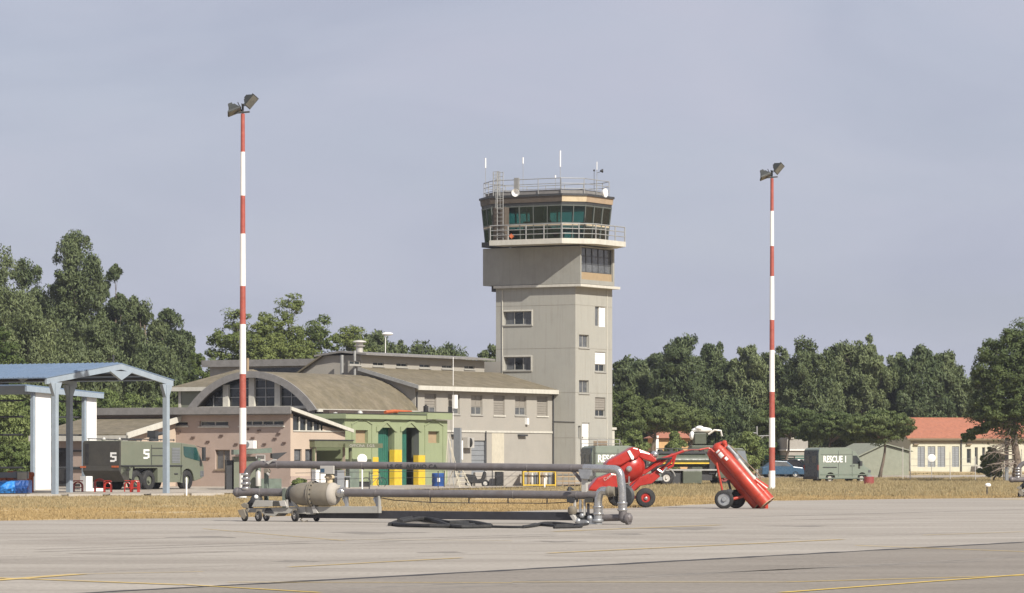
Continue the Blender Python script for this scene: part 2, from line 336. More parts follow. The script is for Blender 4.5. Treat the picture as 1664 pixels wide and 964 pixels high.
# ================================================================ ground
def groundmat(name, stops, nscale=.6, dark=(.1,.08,.05), bump=.03, rough=.95, aniso=(1, .35, 1)):
    m = bpy.data.materials.new(name); m.use_nodes = True; t = m.node_tree; b = t.nodes['Principled BSDF']; ln = t.links.new
    geo = t.nodes.new('ShaderNodeNewGeometry'); mp = t.nodes.new('ShaderNodeMapping'); mp.inputs['Scale'].default_value = aniso; ln(geo.outputs['Position'], mp.inputs[0])
    n = t.nodes.new('ShaderNodeTexNoise'); n.inputs['Scale'].default_value = nscale; n.inputs['Detail'].default_value = 9; n.inputs['Roughness'].default_value = .65; ln(mp.outputs[0], n.inputs['Vector'])
    r = t.nodes.new('ShaderNodeValToRGB'); e = r.color_ramp.elements
    while len(e) < len(stops): e.new(.5)
    for i, (p, c) in enumerate(stops): e[i].position = p; e[i].color = c + (1,)
    ln(n.outputs[0], r.inputs[0])
    n2 = t.nodes.new('ShaderNodeTexNoise'); n2.inputs['Scale'].default_value = 9; n2.inputs['Detail'].default_value = 6; ln(geo.outputs['Position'], n2.inputs['Vector'])
    q = t.nodes.new('ShaderNodeMapRange'); ln(n2.outputs[0], q.inputs[0]); q.inputs[1].default_value = .3; q.inputs[2].default_value = .7; q.inputs[3].default_value = .82; q.inputs[4].default_value = 1.15
    mx = t.nodes.new('ShaderNodeVectorMath'); mx.operation = 'SCALE'; ln(r.outputs[0], mx.inputs[0]); ln(q.outputs[0], mx.inputs['Scale'])
    ln(mx.outputs[0], b.inputs['Base Color']); b.inputs['Roughness'].default_value = rough; b.inputs['Specular IOR Level'].default_value = .3
    bp = t.nodes.new('ShaderNodeBump'); bp.inputs['Distance'].default_value = bump; bp.inputs['Strength'].default_value = .5; ln(n2.outputs[0], bp.inputs['Height']); ln(bp.outputs[0], b.inputs['Normal'])
    return m
M_soil = groundmat('dry_grass_soil', [(.34, (.19, .15, .09)), (.45, (.37, .275, .145)), (.55, (.46, .35, .19)), (.66, (.25, .22, .135))], .45)
M_yard = groundmat('dusty_hardstand', [(.3, (.22, .19, .15)), (.5, (.33, .29, .24)), (.7, (.40, .36, .30))], .4)
M_apron = groundmat('apron_concrete', [(.30, (.235, .208, .175)), (.43, (.285, .256, .218)), (.56, (.325, .294, .252)), (.72, (.365, .332, .288))], .3, bump=.004, rough=.85, aniso=(.22, .9, 1))
M_asph = groundmat('old_asphalt', [(.28, (.17, .15, .125)), (.5, (.215, .19, .16)), (.75, (.25, .225, .19))], .3, bump=.006, rough=.9, aniso=(.6, 1.2, 1))
M_joint = mat('bitumen_joint', (.035, .033, .033), .8, var=.3, scale=4)
M_line = mat('worn_yellow_line', (.50, .36, .13), .8, var=.2, scale=5, dirt=.85, dirtcol=(.29, .26, .20), dscale=1.5)
M_line2 = mat('yellow_line', (.58, .40, .08), .8, var=.2, scale=5, dirt=.5, dirtcol=(.27, .22, .13), dscale=2.5)
ys = [-2500, -400, -100, -40, 30, 80, 110] + list(np.arange(120, 420, 2.5)) + [450, 520, 700, 1200, 2500]
xs = [-1500, -400, -120] + list(np.arange(-60, 62, 2.5)) + [120, 400, 1500]
rn = random.Random(4)
mb = MB(); nx = len(xs)
for y in ys:
    for x in xs:
        h = GH(x, y) - .03
        if 125 < y < 410 and abs(x) < 70 and y > 150: h += .05 * math.sin(x*.31+y*.17) * math.sin(y*.23-x*.11) * min(1, (y-150)/40)
        mb.v.append((x, y, h))
for i in range(len(ys)-1):
    for j in range(nx-1):
        k = i*nx+j; mb.f.append([k, k+1, k+1+nx, k+nx]); mb.m.append(0); mb.sm.append(True)
struct('ground', mb, M_soil, recalc=False)
def sheet(name, pts, z, m, kind='structure'):
    mb = MB(); mb.add([(p[0], p[1], z) for p in pts], [list(range(len(pts)))]); return struct(name, mb, m, kind, recalc=False)
def gp(px, py): Y = 12000.0/(py-746); return (X(px, Y), Y)
# the apron's far edge, from the left to the right of the photograph, slightly ragged
e_px = [(-60, 847), (150, 844), (300, 842), (520, 838), (760, 833), (1040, 824.6), (1110, 821.5), (1250, 814), (1450, 811), (1664, 809), (1760, 808.5)]
E = [gp(*p) for p in e_px]
E2 = []
for i in range(len(E)-1):
    for k in range(6):
        f = k/6; E2.append((E[i][0]*(1-f)+E[i+1][0]*f, E[i][1]*(1-f)+E[i+1][1]*f + rn.uniform(-.35, .35)))
E2.append(E[-1])
def edgeY(x): return float(np.interp(x, [p[0] for p in E], [p[1] for p in E]))
J0, J1 = gp(100, 966.5), gp(1664, 881.5)
dj = (J1[0]-J0[0], J1[1]-J0[1])
JL = (J0[0]-dj[0]*3, J0[1]-dj[1]*3); JR = (J1[0]+dj[0]*1.5, J1[1]+dj[1]*1.5)
sheet('apron', [(-170, -70), (200, -70), (200, E2[-1][1]+30)] + E2[::-1] + [(-170, E2[0][1]-10)], .0, M_apron)
sheet('taxiway', [JL, (150, JL[1]), (150, JR[1]), JR], .004, M_asph)
# bitumen joint between the two pavings, wandering a little
mb = MB(); n = 90; pts = []
for i in range(n+1):
    f = i/n; x = J0[0]-dj[0]*.3 + dj[0]*1.6*f; y = J0[1]-dj[1]*.3 + dj[1]*1.6*f
    c = .05*math.sin(i*1.7)+.05*rn.uniform(-1, 1); wd = .30+.12*rn.uniform(-1, 1)
    pts.append(((x, y+c-wd, .008), (x, y+c+wd, .008)))
for i in range(n): mb.quad(pts[i][0], pts[i+1][0], pts[i+1][1], pts[i][1])
struct('pavement_joint', mb, M_joint, recalc=False)
def line(p0, p1, w=.15, z=.008, m=M_line):
    a, b = Vector(gp(*p0)), Vector(gp(*p1)); d = (b-a).normalized(); q = Vector((-d.y, d.x))*w
    mb = MB(); k = 14
    for i in range(k):
        s0 = a+(b-a)*(i/k); s1 = a+(b-a)*((i+1)/k)
        mb.add([(*(s0-q), z), (*(s1-q), z), (*(s1+q), z), (*(s0+q), z)], [(0, 1, 2, 3)])
    o = struct('painted_line', mb, m, recalc=False)
line((832, 947), (1275, 947), .055, .012, M_line2); line((1275, 947), (1664, 936), .055, .012, M_line2)
line((1270, 964), (1680, 933.5), .075, .013, M_line2)
line((300, 951), (520, 964), .06, .012, M_line2); line((300, 951), (-20, 939), .12)
line((-20, 944.5), (130, 933.5), .16, .009); line((130, 933.5), (330, 929.5), .05, .008)
line((470, 922), (750, 907), .07); line((330, 859.5), (560, 879), .04, .006); line((900, 864), (1170, 853.5), .12)
line((370, 947), (832, 948), .05, .012, M_line2)
line((890, 899.5), (1370, 877), .09, .009); line((1390, 887), (1680, 898), .05, .0125, M_line2)
line((1500, 870), (1680, 864), .06); line((430, 876), (832, 879), .05)
# crack / repair seams
for i, (a, b) in enumerate([((0, 868), (500, 862)), ((1180, 868), (1664, 872)), ((1320, 834), (1664, 833)), ((0, 905), (700, 890))]):
    A, B = Vector(gp(*a)), Vector(gp(*b)); mb = MB(); k = 40; pr = None
    for j in range(k+1):
        p = A+(B-A)*(j/k); o = rn.uniform(-.07, .07); wd = rn.uniform(.008, .035)
        c = ((p.x, p.y+o-wd, .0045), (p.x, p.y+o+wd, .0045))
        if pr: mb.quad(pr[0], c[0], c[1], pr[1])
        pr = c
    struct('pavement_crack', mb, M_joint, recalc=False)
# slab joints, repair patches, tyre marks and oil stains on the apron
M_slab = mat('slab_joint', (.15, .135, .115), .9, var=.3, scale=3); M_patch = groundmat('repair_patch', [(.3, (.23, .20, .165)), (.5, (.28, .25, .215)), (.7, (.32, .29, .25))], .5, bump=.004, rough=.9)
M_tyre = mat('tyre_mark', (.185, .165, .14), .85, var=.3, scale=1.5, dirt=.95, dirtcol=(.30, .272, .235), dscale=.9)
D_ = Vector((dj[0], dj[1])).normalized(); Nn_ = Vector((-D_.y, D_.x)); O_ = Vector(J0)
def strip(p, q, w_, z, m, name):
    mb = MB(); d = (q-p).normalized(); n_ = Vector((-d.y, d.x)); k = 10
    for i in range(k):
        a, b = p+(q-p)*(i/k), p+(q-p)*((i+1)/k); mb.quad((*(a-n_*w_), z), (*(b-n_*w_), z), (*(b+n_*w_), z), (*(a+n_*w_), z))
    struct(name, mb, m, recalc=False)
for i in range(1, 9): p = O_+Nn_*6*i; strip(p-D_*20, p+D_*95, .012, .0036, M_slab, 'slab_joint')
for i in range(-2, 14): p = O_+D_*6.5*i; strip(p+Nn_*.4, p+Nn_*50, .010, .0032, M_slab, 'slab_joint')
for (px, py, a, b) in ((250, 902, 3.2, 2.2), (1190, 880, 4.0, 2.4), (1420, 846, 5, 3), (560, 884, 2.6, 1.6), (980, 905, 2.2, 1.4), (120, 880, 4, 2)):
    g = Vector(gp(px, py)); mb = MB(); P4 = [g, g+D_*a, g+D_*a+Nn_*b, g+Nn_*b]; mb.add([(p.x, p.y, .0026) for p in P4], [(0, 1, 2, 3)]); struct('repair_patch', mb, M_patch, recalc=False)
for (a, b, w_) in (((60, 893), (900, 868), .12), ((60, 897), (900, 871), .12), ((1150, 842), (1664, 828), .2), ((700, 957), (1664, 905), .13), ((560, 957), (1600, 912), .13)):
    p, q = Vector(gp(*a)), Vector(gp(*b)); strip(p, q, w_, .0052 if a[1] > 950 else .0021, M_tyre, 'tyre_mark')
for (px, py, r0_) in ((330, 873, .5), (610, 866, .7), (905, 880, .35), (1105, 859, .8), (1300, 855, .5), (720, 898, .3), (1010, 868, .4), (480, 912, .25)):
    g = gp(px, py); mb = MB(); k = 18; mb.add([(g[0]+r0_*(1+.35*math.sin(3*t+px)+.2*math.sin(7*t))*math.cos(t)*1.6, g[1]+r0_*(1+.35*math.sin(3*t+px)+.2*math.sin(7*t))*math.sin(t)*2.2, .0016) for t in np.linspace(0, 2*math.pi, k, endpoint=False)], [list(range(k))]); struct('oil_stain', mb, M_tyre, recalc=False)
# yard in front of the buildings: follows the terrain
def draped(name, poly, m, lift=.05, step=2.5):
    """poly = list of (x, y_near, y_far)"""
    mb = MB()
    xs_ = np.arange(poly[0][0], poly[-1][0]+.01, step)
    y0 = np.interp(xs_, [p[0] for p in poly], [p[1] for p in poly]); y1 = np.interp(xs_, [p[0] for p in poly], [p[2] for p in poly]); k = 24
    y0 = y0 + np.array([rn.uniform(-.5, .5) for _ in xs_])
    for i, x in enumerate(xs_):
        for j in range(k+1):
            y = y0[i]+(y1[i]-y0[i])*j/k; mb.v.append((float(x), float(y), GH(x, y)+lift))
    for i in range(len(xs_)-1):
        for j in range(k):
            a = i*(k+1)+j; mb.f.append([a, a+k+1, a+k+2, a+1]); mb.m.append(0); mb.sm.append(True)
    return struct(name, mb, m, recalc=False)
draped('yard', [(-60, 193, 290), (-26, 195, 290), (-19, 203, 290), (-15, 208, 290), (-8, 220, 285), (0, 236, 285), (8, 262, 300), (14, 274, 300)], M_yard)
draped('service_road', [(8, 305, 318), (60, 318, 332)], M_yard, .04)
# low kerb of the left yard
mb = MB()
for i in range(14):
    x0 = -44+i*2.05; f = Frame(x0, 193.2+.12*i+(max(0, i-9))*1.3, 3 if i < 9 else 33); mb.box(f, 0, 2.0, 0, .18, -.1, .14)
struct('kerb', mb, Mt['concrete'])
# ---------------------------------------------------------------- dry grass (stuff)
def grass_patch(name, n, sampler, hmin, hmax, m, seed):
    r = np.random.default_rng(seed); P = sampler(r, n); n = len(P)
    q_ = np.sin(P[:, 0]*.8+3*np.sin(P[:, 1]*.19))+np.sin(P[:, 1]*.33+P[:, 0]*.25)+.9*np.sin(P[:, 0]*2.3-P[:, 1]*.7)+r.normal(0, .5, n); P = P[q_ > -.7]; n = len(P)
    gz = np.interp(P[:, 1], [0, 195, 240, 290, 320, 345, 400, 5000], [0, 0, .18, .22, .45, .8, 1.1, 1.1]) - .04
    V = []; k = 5
    base = np.repeat(P, k, 0) + r.normal(0, .10, (n*k, 2)); z = np.repeat(gz, k)
    h = r.uniform(hmin, hmax, n*k) * np.repeat(r.uniform(.6, 1.3, n), k); a = r.uniform(0, math.pi, n*k); wd = r.uniform(.012, .035, n*k)
    lean = r.normal(0, .35, (n*k, 2)) * h[:, None]
    p0 = np.c_[base[:, 0]-np.cos(a)*wd, base[:, 1]-np.sin(a)*wd, z]; p1 = np.c_[base[:, 0]+np.cos(a)*wd, base[:, 1]+np.sin(a)*wd, z]
    p2 = np.c_[base+lean, z+h]
    V = np.stack([p0, p1, p2], 1).reshape(-1, 3).astype(np.float32); nf = n*k
    me = bpy.data.meshes.new(name); me.vertices.add(len(V)); me.vertices.foreach_set('co', V.ravel())
    me.loops.add(nf*3); me.loops.foreach_set('vertex_index', np.arange(nf*3, dtype=np.int32)); me.polygons.add(nf)
    me.polygons.foreach_set('loop_start', np.arange(0, nf*3, 3, dtype=np.int32)); me.update(calc_edges=True); me.materials.append(m)
    o = bpy.data.objects.new(name, me); COL.objects.link(o); o['kind'] = 'stuff'; return o
M_straw = leafmat('straw', (.37, .27, .125), (.52, .39, .21), .8, .3)
M_grass = leafmat('half_dry_grass', (.23, .20, .11), (.46, .36, .20), .8, .3)
ex = np.array([p[0] for p in E]); ey = np.array([p[1] for p in E])
def samp_edge(r, n):       # the straw band beside the apron
    x = r.uniform(-24, 38, n*2); y0 = np.interp(x, ex, ey); y = y0 + r.choice([-.5, 0, .3], n*2) + np.abs(r.normal(0, 1, n*2))*22*r.choice([.02, 1, 1, 1], n*2) + r.uniform(0, 1, n*2)
    k = (np.abs(x) < y*.148) & (y < 215); return np.c_[x, y][k][:n]
def samp_far(r, n):        # taller, greener grass further back, right half
    x = r.uniform(-10, 55, n*3); y = r.uniform(195, 335, n*3); k = (np.abs(x) < y*.148) & ((x > 9) | (y < 232 + x*2)) & ~((y > 303+x*.28) & (y < 320+x*.28)); return np.c_[x, y][k][:n]
def samp_left(r, n):
    x = r.uniform(-30, -2, n*2); y = r.uniform(150, 205, n*2); k = (np.abs(x) < y*.148) & (y < np.interp(x, [-60, -26, -19, -15, -8], [192, 194, 202, 207, 216])); return np.c_[x, y][k][:n]
grass_patch('dry_straw_grass', 60000, samp_edge, .03, .13, M_straw, 1)
grass_patch('half_green_grass', 44000, samp_far, .05, .24, M_grass, 2)
grass_patch('left_verge_grass', 24000, samp_left, .04, .15, M_grass, 3)
# ================================================================ buildings
def wall(mb, fc, s0, s1, z0, z1, openings=(), depth=.25, m=0):
    """outer wall surface with rectangular holes and their reveals"""
    S = sorted({s0, s1} | {v for o in openings for v in (o[0], o[1])}); Zs = sorted({z0, z1} | {v for o in openings for v in (o[2], o[3])})
    S = [v for v in S if s0-1e-6 <= v <= s1+1e-6]; Zs = [v for v in Zs if z0-1e-6 <= v <= z1+1e-6]
    for i in range(len(S)-1):
        for j in range(len(Zs)-1):
            cs, cz = (S[i]+S[i+1])/2, (Zs[j]+Zs[j+1])/2
            if any(o[0] < cs < o[1] and o[2] < cz < o[3] for o in openings): continue
            mb.quad(fc.P(S[i], Zs[j]), fc.P(S[i+1], Zs[j]), fc.P(S[i+1], Zs[j+1]), fc.P(S[i], Zs[j+1]), m)
    for a, b, c, d in [o[:4] for o in openings]:
        P = fc.P
        mb.quad(P(a, c), P(a, d), P(a, d, depth), P(a, c, depth), m); mb.quad(P(b, c), P(b, c, depth), P(b, d, depth), P(b, d), m)
        mb.quad(P(a, d), P(b, d), P(b, d, depth), P(a, d, depth), m); mb.quad(P(a, c), P(a, c, depth), P(b, c, depth), P(b, c), m)
def window(parent, fc, r, depth=.25, cols=2, rows=1, fm='framegrey', gm='darkglass', fw=.06, label=None, sill=True, panes=None, name='window'):
    a, b, c, d = r; mb = MB(); o0, o1 = depth-.09, depth-.02
    mb.fbox(fc, a, a+fw, c, d, o0, o1); mb.fbox(fc, b-fw, b, c, d, o0, o1)
    mb.fbox(fc, a+fw, b-fw, c, c+fw, o0+.003, o1-.003); mb.fbox(fc, a+fw, b-fw, d-fw, d, o0+.003, o1-.003)
    cw = (b-a-2*fw)/cols; rh = (d-c-2*fw)/rows
    for i in range(1, cols): x = a+fw+cw*i; mb.fbox(fc, x-fw/2, x+fw/2, c+fw, d-fw, o0+.01, o1-.01)
    for j in range(1, rows): z = c+fw+rh*j; mb.fbox(fc, a+fw, b-fw, z-fw*.4, z+fw*.4, o0+.015, o1-.015)
    if sill: mb.fbox(fc, a-.08, b+.08, c-.09, c-.003, -.07, depth*.6)
    w_ = part(name, mb, Mt[fm], parent, label=label)
    for i in range(cols):
        for j in range(rows):
            k = i*rows+j; g = panes[k] if panes else gm
            p = MB(); t = .012 * ((k*7) % 3 - 1)
            x0, x1, z0, z1 = a+fw+cw*i, a+fw+cw*(i+1), c+fw+rh*j, c+fw+rh*(j+1)
            p.fbox(fc, x0, x1, z0, z1, depth-.045+t, depth-.035+t)
            part('pane', p, Mt[g], w_)
    bk = MB(); bk.fbox(fc, a, b, c, d, depth, depth+.03); part('back_board', bk, Mt['dark'], w_)
    return w_
def shutter(parent, fc, r, depth=.14, m='shutter', slat=.16, split=False, label=None):
    a, b, c, d = r; mb = MB(); n = max(3, int((d-c)/slat)); h = (d-c)/n
    for i in range(n):
        z = c+i*h; P = fc.P
        mb.box8([P(a,z,depth-.03), P(b,z,depth-.03), P(b,z,depth+.02), P(a,z,depth+.02), P(a,z+h-.012,depth), P(b,z+h-.012,depth), P(b,z+h-.012,depth+.02), P(a,z+h-.012,depth+.02)])
    mb.fbox(fc, a, a+.05, c, d, depth-.05, depth-.005); mb.fbox(fc, b-.05, b, c, d, depth-.05, depth-.005)
    if split: x = (a+b)/2; mb.fbox(fc, x-.04, x+.04, c, d, depth-.055, depth-.005)
    mb.fbox(fc, a, b, c, d, depth+.03, depth+.06)
    return part('shutter', mb, Mt[m], parent, label=label)
Mt['joint'] = mat('render_joint', (.24, .225, .19), .95, var=.15)
T = Frame(X(935, 273), 273, 60)          # building grid, origin at the tower's near corner
GZ = -.1
# ---------------------------------------------------------------- control tower
tw = thing('control_tower', 'tall grey control tower with a green glazed cab and railed gallery', 'control tower', (*T.W(2.8, 3.4, 0)[:2], .1))
zl = 14.75      # ledge
fa, fb = Face(T, 'a', 0), Face(T, 'b', 0)
A1, B1 = 5.72, 6.8
oa = [fa.rect(818, 506, 864, 528), fa.rect(819, 580, 863, 602)]
ob = [fb.rect(967, 498, 984, 531), fb.rect(941, 544, 957, 565), fb.rect(967, 572, 984, 604), fb.rect(941, 618, 957, 639), fb.rect(967, 646, 984, 677),
      fb.rect(946, 687, 958, 733), fb.rect(939.5, 692, 944, 714)]
mb = MB(); wall(mb, fa, 0, B1, GZ, zl, oa, .3); wall(mb, fb, 0, A1, GZ, zl, ob, .22)
wall(mb, Face(T, 'a', A1), 0, B1, GZ, zl); wall(mb, Face(T, 'b', B1), 0, A1, GZ, zl)
part('shaft', mb, Mt['plaster'], tw)
for r in oa:
    window(tw, fa, r, .3, 3, 1, gm='greyglass', panes=['greyglass', 'darkglass', 'greyglass'])
    f = MB(); a, b, c, d = r
    for q in ((a-.1, a, c-.1, d+.1), (b, b+.1, c-.1, d+.1), (a, b, d, d+.1)): f.fbox(fa, *q, -.05, .02)
    part('window_surround', f, Mt['plaster_trim'], tw)
shutter(tw, fb, (ob[0][0]+.75, ob[0][1], ob[0][2], ob[0][3]), .1, 'white', label='white half open shutter'); window(tw, fb, (ob[0][0], ob[0][0]+.75, ob[0][2], ob[0][3]), .22, 1, 1, gm='greyglass', sill=False)
window(tw, fb, ob[1], .22, 2, 1, gm='greyglass'); window(tw, fb, ob[3], .22, 2, 1, gm='greyglass')
zz = ob[2][2] + (ob[2][3]-ob[2][2])*.38
shutter(tw, fb, (ob[2][0], ob[2][1], zz, ob[2][3]), .1, 'white', label='white roller blind half lowered'); window(tw, fb, (ob[2][0], ob[2][1], ob[2][2], zz), .22, 2, 1, gm='darkglass')
zz = ob[4][2] + (ob[4][3]-ob[4][2])*.36
shutter(tw, fb, (ob[4][0], ob[4][1], zz, ob[4][3]), .1, 'shutter'); window(tw, fb, (ob[4][0], ob[4][1], ob[4][2], zz), .22, 2, 1, gm='darkglass')
mb = MB(); a, b, c, d = ob[5]; mb.fbox(fb, a, b, c, d, .1, .16); mb.fbox(fb, a+.1, b-.1, c+1.1, d-.12, .085, .1)
dr = part('door', mb, Mt['white'], tw); mb = MB(); mb.fbox(fb, a+.12, a+.2, c+.95, c+1.05, .04, .1); part('handle', mb, Mt['dark'], dr)
window(tw, fb, ob[6], .22, 1, 1, gm='greyglass', sill=False)
for zj in (3.55, 6.9, 10.2, 13.4):
    mb = MB(); mb.fbox(fa, .01, B1, zj, zj+.035, -.006, -.002); mb.fbox(fb, 0.01, A1, zj, zj+.035, -.006, -.002); part('floor_joint', mb, Mt['joint'], tw)
mb = MB(); mb.fbox(fb, 4.85, 4.9, GZ, zl-.1, -.06, -.003); mb.fbox(fa, 6.2, 6.25, 6.5, zl-.1, -.06, -.003); part('downpipe', mb, Mt['plaster_trim'], tw)
# small offset at the foot of the right edge, vent and landing with railing
mb = MB(); mb.box(T, A1, A1+.55, .1, 3.4, GZ, 4.2); mb.box(T, A1, A1+.7, 0, 3.5, 4.2, 4.38); part('side_pier', mb, Mt['plaster_trim'], tw)
mb = MB(); r = fb.rect(965, 718, 986, 732)
for i in range(7): z = r[2]+(r[3]-r[2])*i/7; mb.fbox(fb, r[0], r[1], z, z+.06, -.05, .0)
mb.fbox(fb, r[0]-.06, r[1]+.06, r[2]-.06, r[3]+.06, -.03, -.003); part('wall_vent', mb, Mt['wood'], tw)
mb = MB(); zf = 2.5
mb.fbox(fb, .7, 5.2, zf-.15, zf, -1.5, -.003)
part('landing', mb, Mt['concrete'], tw)
mb = MB()
def rails(mb, pts, z0, h=1.1, n=3, r=.028, step=1.4, fr=T, posts=True):
    P = [Vector(fr.W(p[0], p[1], 0)) for p in pts]
    for k in range(n): zz = z0+h*(k+1)/n; mb.tube([(*p[:2], zz+fr.z) for p in P], r*(1 if k == n-1 else .8), 6)
    if posts:
        for i in range(len(P)-1):
            m_ = max(1, round((P[i+1]-P[i]).length/step))
            for k in range(m_+(i == len(P)-2)):
                q = P[i]+(P[i+1]-P[i])*k/m_; mb.tube([(q.x, q.y, z0+fr.z), (q.x, q.y, z0+h+fr.z)], r*1.1, 6)
rails(mb, [(.75, -.05), (.75, -1.45), (4.2, -1.45)], zf, .95, 3)
mb.tube([T.W(4.2, -1.45, zf+.95), T.W(6.4, -1.45, .9)], .03, 6); mb.tube([T.W(6.4, -1.45, .9), T.W(6.4, -1.45, 0)], .03, 6)
part('landing_railing', mb, Mt['rail'], tw)
mb = MB()
for i in range(12): mb.fbox(fb, 5.2+i*.24, 5.2+i*.24+.26, zf-.2*(i+1)-.05, zf-.2*(i+1), -1.5, -.05)
part('steps', mb, Mt['concrete'], tw)
mb = MB(); mb.tube([T.W(-.02, 0.05, 4.72), T.W(-.02, 1.9, 4.78)], .025, 5); part('cable', mb, Mt['dark'], tw)
# upper block under the gallery
ua, ub, uA, uB, u1 = -.22, -.55, 5.05, 7.8, 17.75
fua, fub = Face(T, 'a', ua), Face(T, 'b', ub)
r0 = (fub.s_(945), fub.s_(996), fub.z_(970, 456), fub.z_(970, 404))
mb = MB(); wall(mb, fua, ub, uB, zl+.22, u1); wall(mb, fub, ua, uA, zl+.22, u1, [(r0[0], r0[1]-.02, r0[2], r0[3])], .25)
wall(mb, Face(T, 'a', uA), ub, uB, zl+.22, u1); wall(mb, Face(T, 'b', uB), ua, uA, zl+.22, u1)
mb.quad(T.W(ua, ub, zl+.22), T.W(uA, ub, zl+.22), T.W(uA, uB, zl+.22), T.W(ua, uB, zl+.22)); part('upper_block', mb, Mt['plaster_upper_shade'], tw)
mb = MB(); mb.box(T, -.3, A1+.12, -.62, B1+.05, zl, zl+.19); part('ledge', mb, Mt['plaster_trim'], tw)
mb = MB(); mb.box(T, .2, 1.4, B1, B1+.5, zl-.22, zl+.19); part('bracket', mb, Mt['dark'], tw)
r1 = (r0[0], r0[1]-.02, r0[2]+.55, r0[3])
window(tw, fub, r1, .25, 5, 3, fm='dark', gm='greyglass', fw=.05, sill=False, label='gridded bay window below the gallery')
mb = MB(); mb.fbox(fub, r0[0], r1[1], r0[2], r1[2], .1, .2); part('bay_panel', mb, Mt['tan'], tw)
# gallery
zg = 17.85
gal = [(-2.1, 6.15), (-2.1, -.03), (-.12, -1.84), (4.45, -1.84), (6.2, -.1), (6.2, 6.15)]
mb = MB(); mb.prism([T.W(a, b, zg) for a, b in gal], (0, 0, .38)); part('gallery_slab', mb, Mt['plaster_trim'], tw)
mb = MB(); off = [(-2.03, 6.1), (-2.03, 0.0), (-.09, -1.77), (4.42, -1.77)]
rails(mb, off, zg+.38, 1.08, 3, .045, 1.55); part('gallery_railing', mb, Mt['rail'], tw)
# cab: octagon leaning outwards
cb = [(-1, .59), (.33, -.74), (4.4, -.74), (5.6, .5), (5.6, 7.4), (4.4, 8.7), (1, 8.7), (-1, 6.7)]
cen = np.array([2.3, 3.98])
def ring(k): return [tuple(cen + (np.array(p)-cen)*k) for p in cb]
def lerp(p, q, f): return (p[0]+(q[0]-p[0])*f, p[1]+(q[1]-p[1])*f)
zc0, zc1, zc2, zc3, zc4 = zg+.38, 19.25, 20.75, 21.0, 21.45
k_at = lambda z: .93 + (z-zc0)/(zc4-zc0)*.07
def cabq(mb, i, f0, f1, z0, z1, out=0, th=.06, m=0):
    a0, b0 = ring(k_at(z0)+out)[i], ring(k_at(z0)+out)[(i+1) % 8]; a1, b1 = ring(k_at(z1)+out)[i], ring(k_at(z1)+out)[(i+1) % 8]
    d = th/4.5
    c0, d0 = ring(k_at(z0)+out-d)[i], ring(k_at(z0)+out-d)[(i+1) % 8]; c1, d1 = ring(k_at(z1)+out-d)[i], ring(k_at(z1)+out-d)[(i+1) % 8]
    W = T.W
    mb.box8([W(*lerp(a0, b0, f0), z0), W(*lerp(a0, b0, f1), z0), W(*lerp(c0, d0, f1), z0), W(*lerp(c0, d0, f0), z0),
             W(*lerp(a1, b1, f0), z1), W(*lerp(a1, b1, f1), z1), W(*lerp(c1, d1, f1), z1), W(*lerp(c1, d1, f0), z1)], m)
mb = MB(); mb.prism([T.W(*p, zc0) for p in ring(.86)], (0, 0, .1)); part('cab_floor', mb, Mt['concrete'], tw)
mb = MB(); mb.prism([T.W(*p, zc4) for p in ring(1.03)], (0, 0, .16)); part('roof', mb, Mt['dark'], tw)
mb = MB(); mb.prism([T.W(*p, zc4+.16) for p in ring(.93)], (0, 0, .32)); part('roof_kerb', mb, Mt['roofgrey'], tw)
for i in range(8): mb = MB(); cabq(mb, i, 0, 1, zc3+.02, zc4, .012, .1); part('fascia', mb, Mt[{0: 'beige', 1: 'fascia_tan'}.get(i, 'brown_and_fascia_shade')], tw)  # left face coloured darker to paint in the roof overhang's shade
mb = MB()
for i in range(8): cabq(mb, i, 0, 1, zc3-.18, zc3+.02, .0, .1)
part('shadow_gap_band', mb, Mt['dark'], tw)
nd = [2, 3, 2, 5, 2, 3, 2, 5]
for i in range(8):
    w_ = MB(); n = nd[i]
    for k in range(n+1):
        f = k/n; e = .007 if n > 3 else .016; cabq(w_, i, max(0, f-e), min(1, f+e), zc0, zc3-.18, .006, .12)
    for z in (zc2, zc1, zc1+.2): cabq(w_, i, 0, 1, z-.05, z+.05, .003, .1)
    fr_ = part('cab_window', w_, Mt['mullion'], tw)
    for k in range(n):
        g = MB(); cabq(g, i, k/n+.005, (k+1)/n-.005, zc1+.2, zc3-.18, -.004+.001*(k % 2), .02); part('pane', g, Mt['cabglass'], fr_)
        g = MB(); cabq(g, i, k/n+.005, (k+1)/n-.005, zc0+.05, zc1-.02, -.004, .02); part('lower_pane', g, Mt['cabglass'], fr_)
    g = MB(); cabq(g, i, 0, 1, zc1-.02, zc1+.2, .002, .05); part('transom_band', g, Mt['beige'], fr_)
# interior core so that the cab is not empty: columns and desks behind the glass
mb = MB(); mb.box(T, 1.6, 2.6, 3.6, 4.8, zc0+.1, zc3); part('core', mb, Mt['dark'], tw)
mb = MB(); mb.box(T, 0, .5, 1.2, 6.0, zc0+.1, zc1-.1); mb.box(T, 1, 4, .2, .7, zc0+.1, zc1-.1); mb.box(T, .1, .3, 2.2, 3.0, zc1-.1, zc1+.5); mb.box(T, .1, .3, 3.9, 4.5, zc1-.1, zc1+.45); part('desk', mb, Mt['dark'], tw)
mb = MB(); mb.prism([T.W(*p, zc4-.12) for p in ring(.9)], (0, 0, .08)); part('ceiling', mb, Mt['dark'], tw)
# far left glazed end comes down below the gallery
fle = Face(T, 'b', 6.7)
mb = MB(); mb.box(T, -.5, 1.0, 6.2, 7.75, zg-.02, zg+.36); part('cab_end_floor', mb, Mt['dark'], tw)
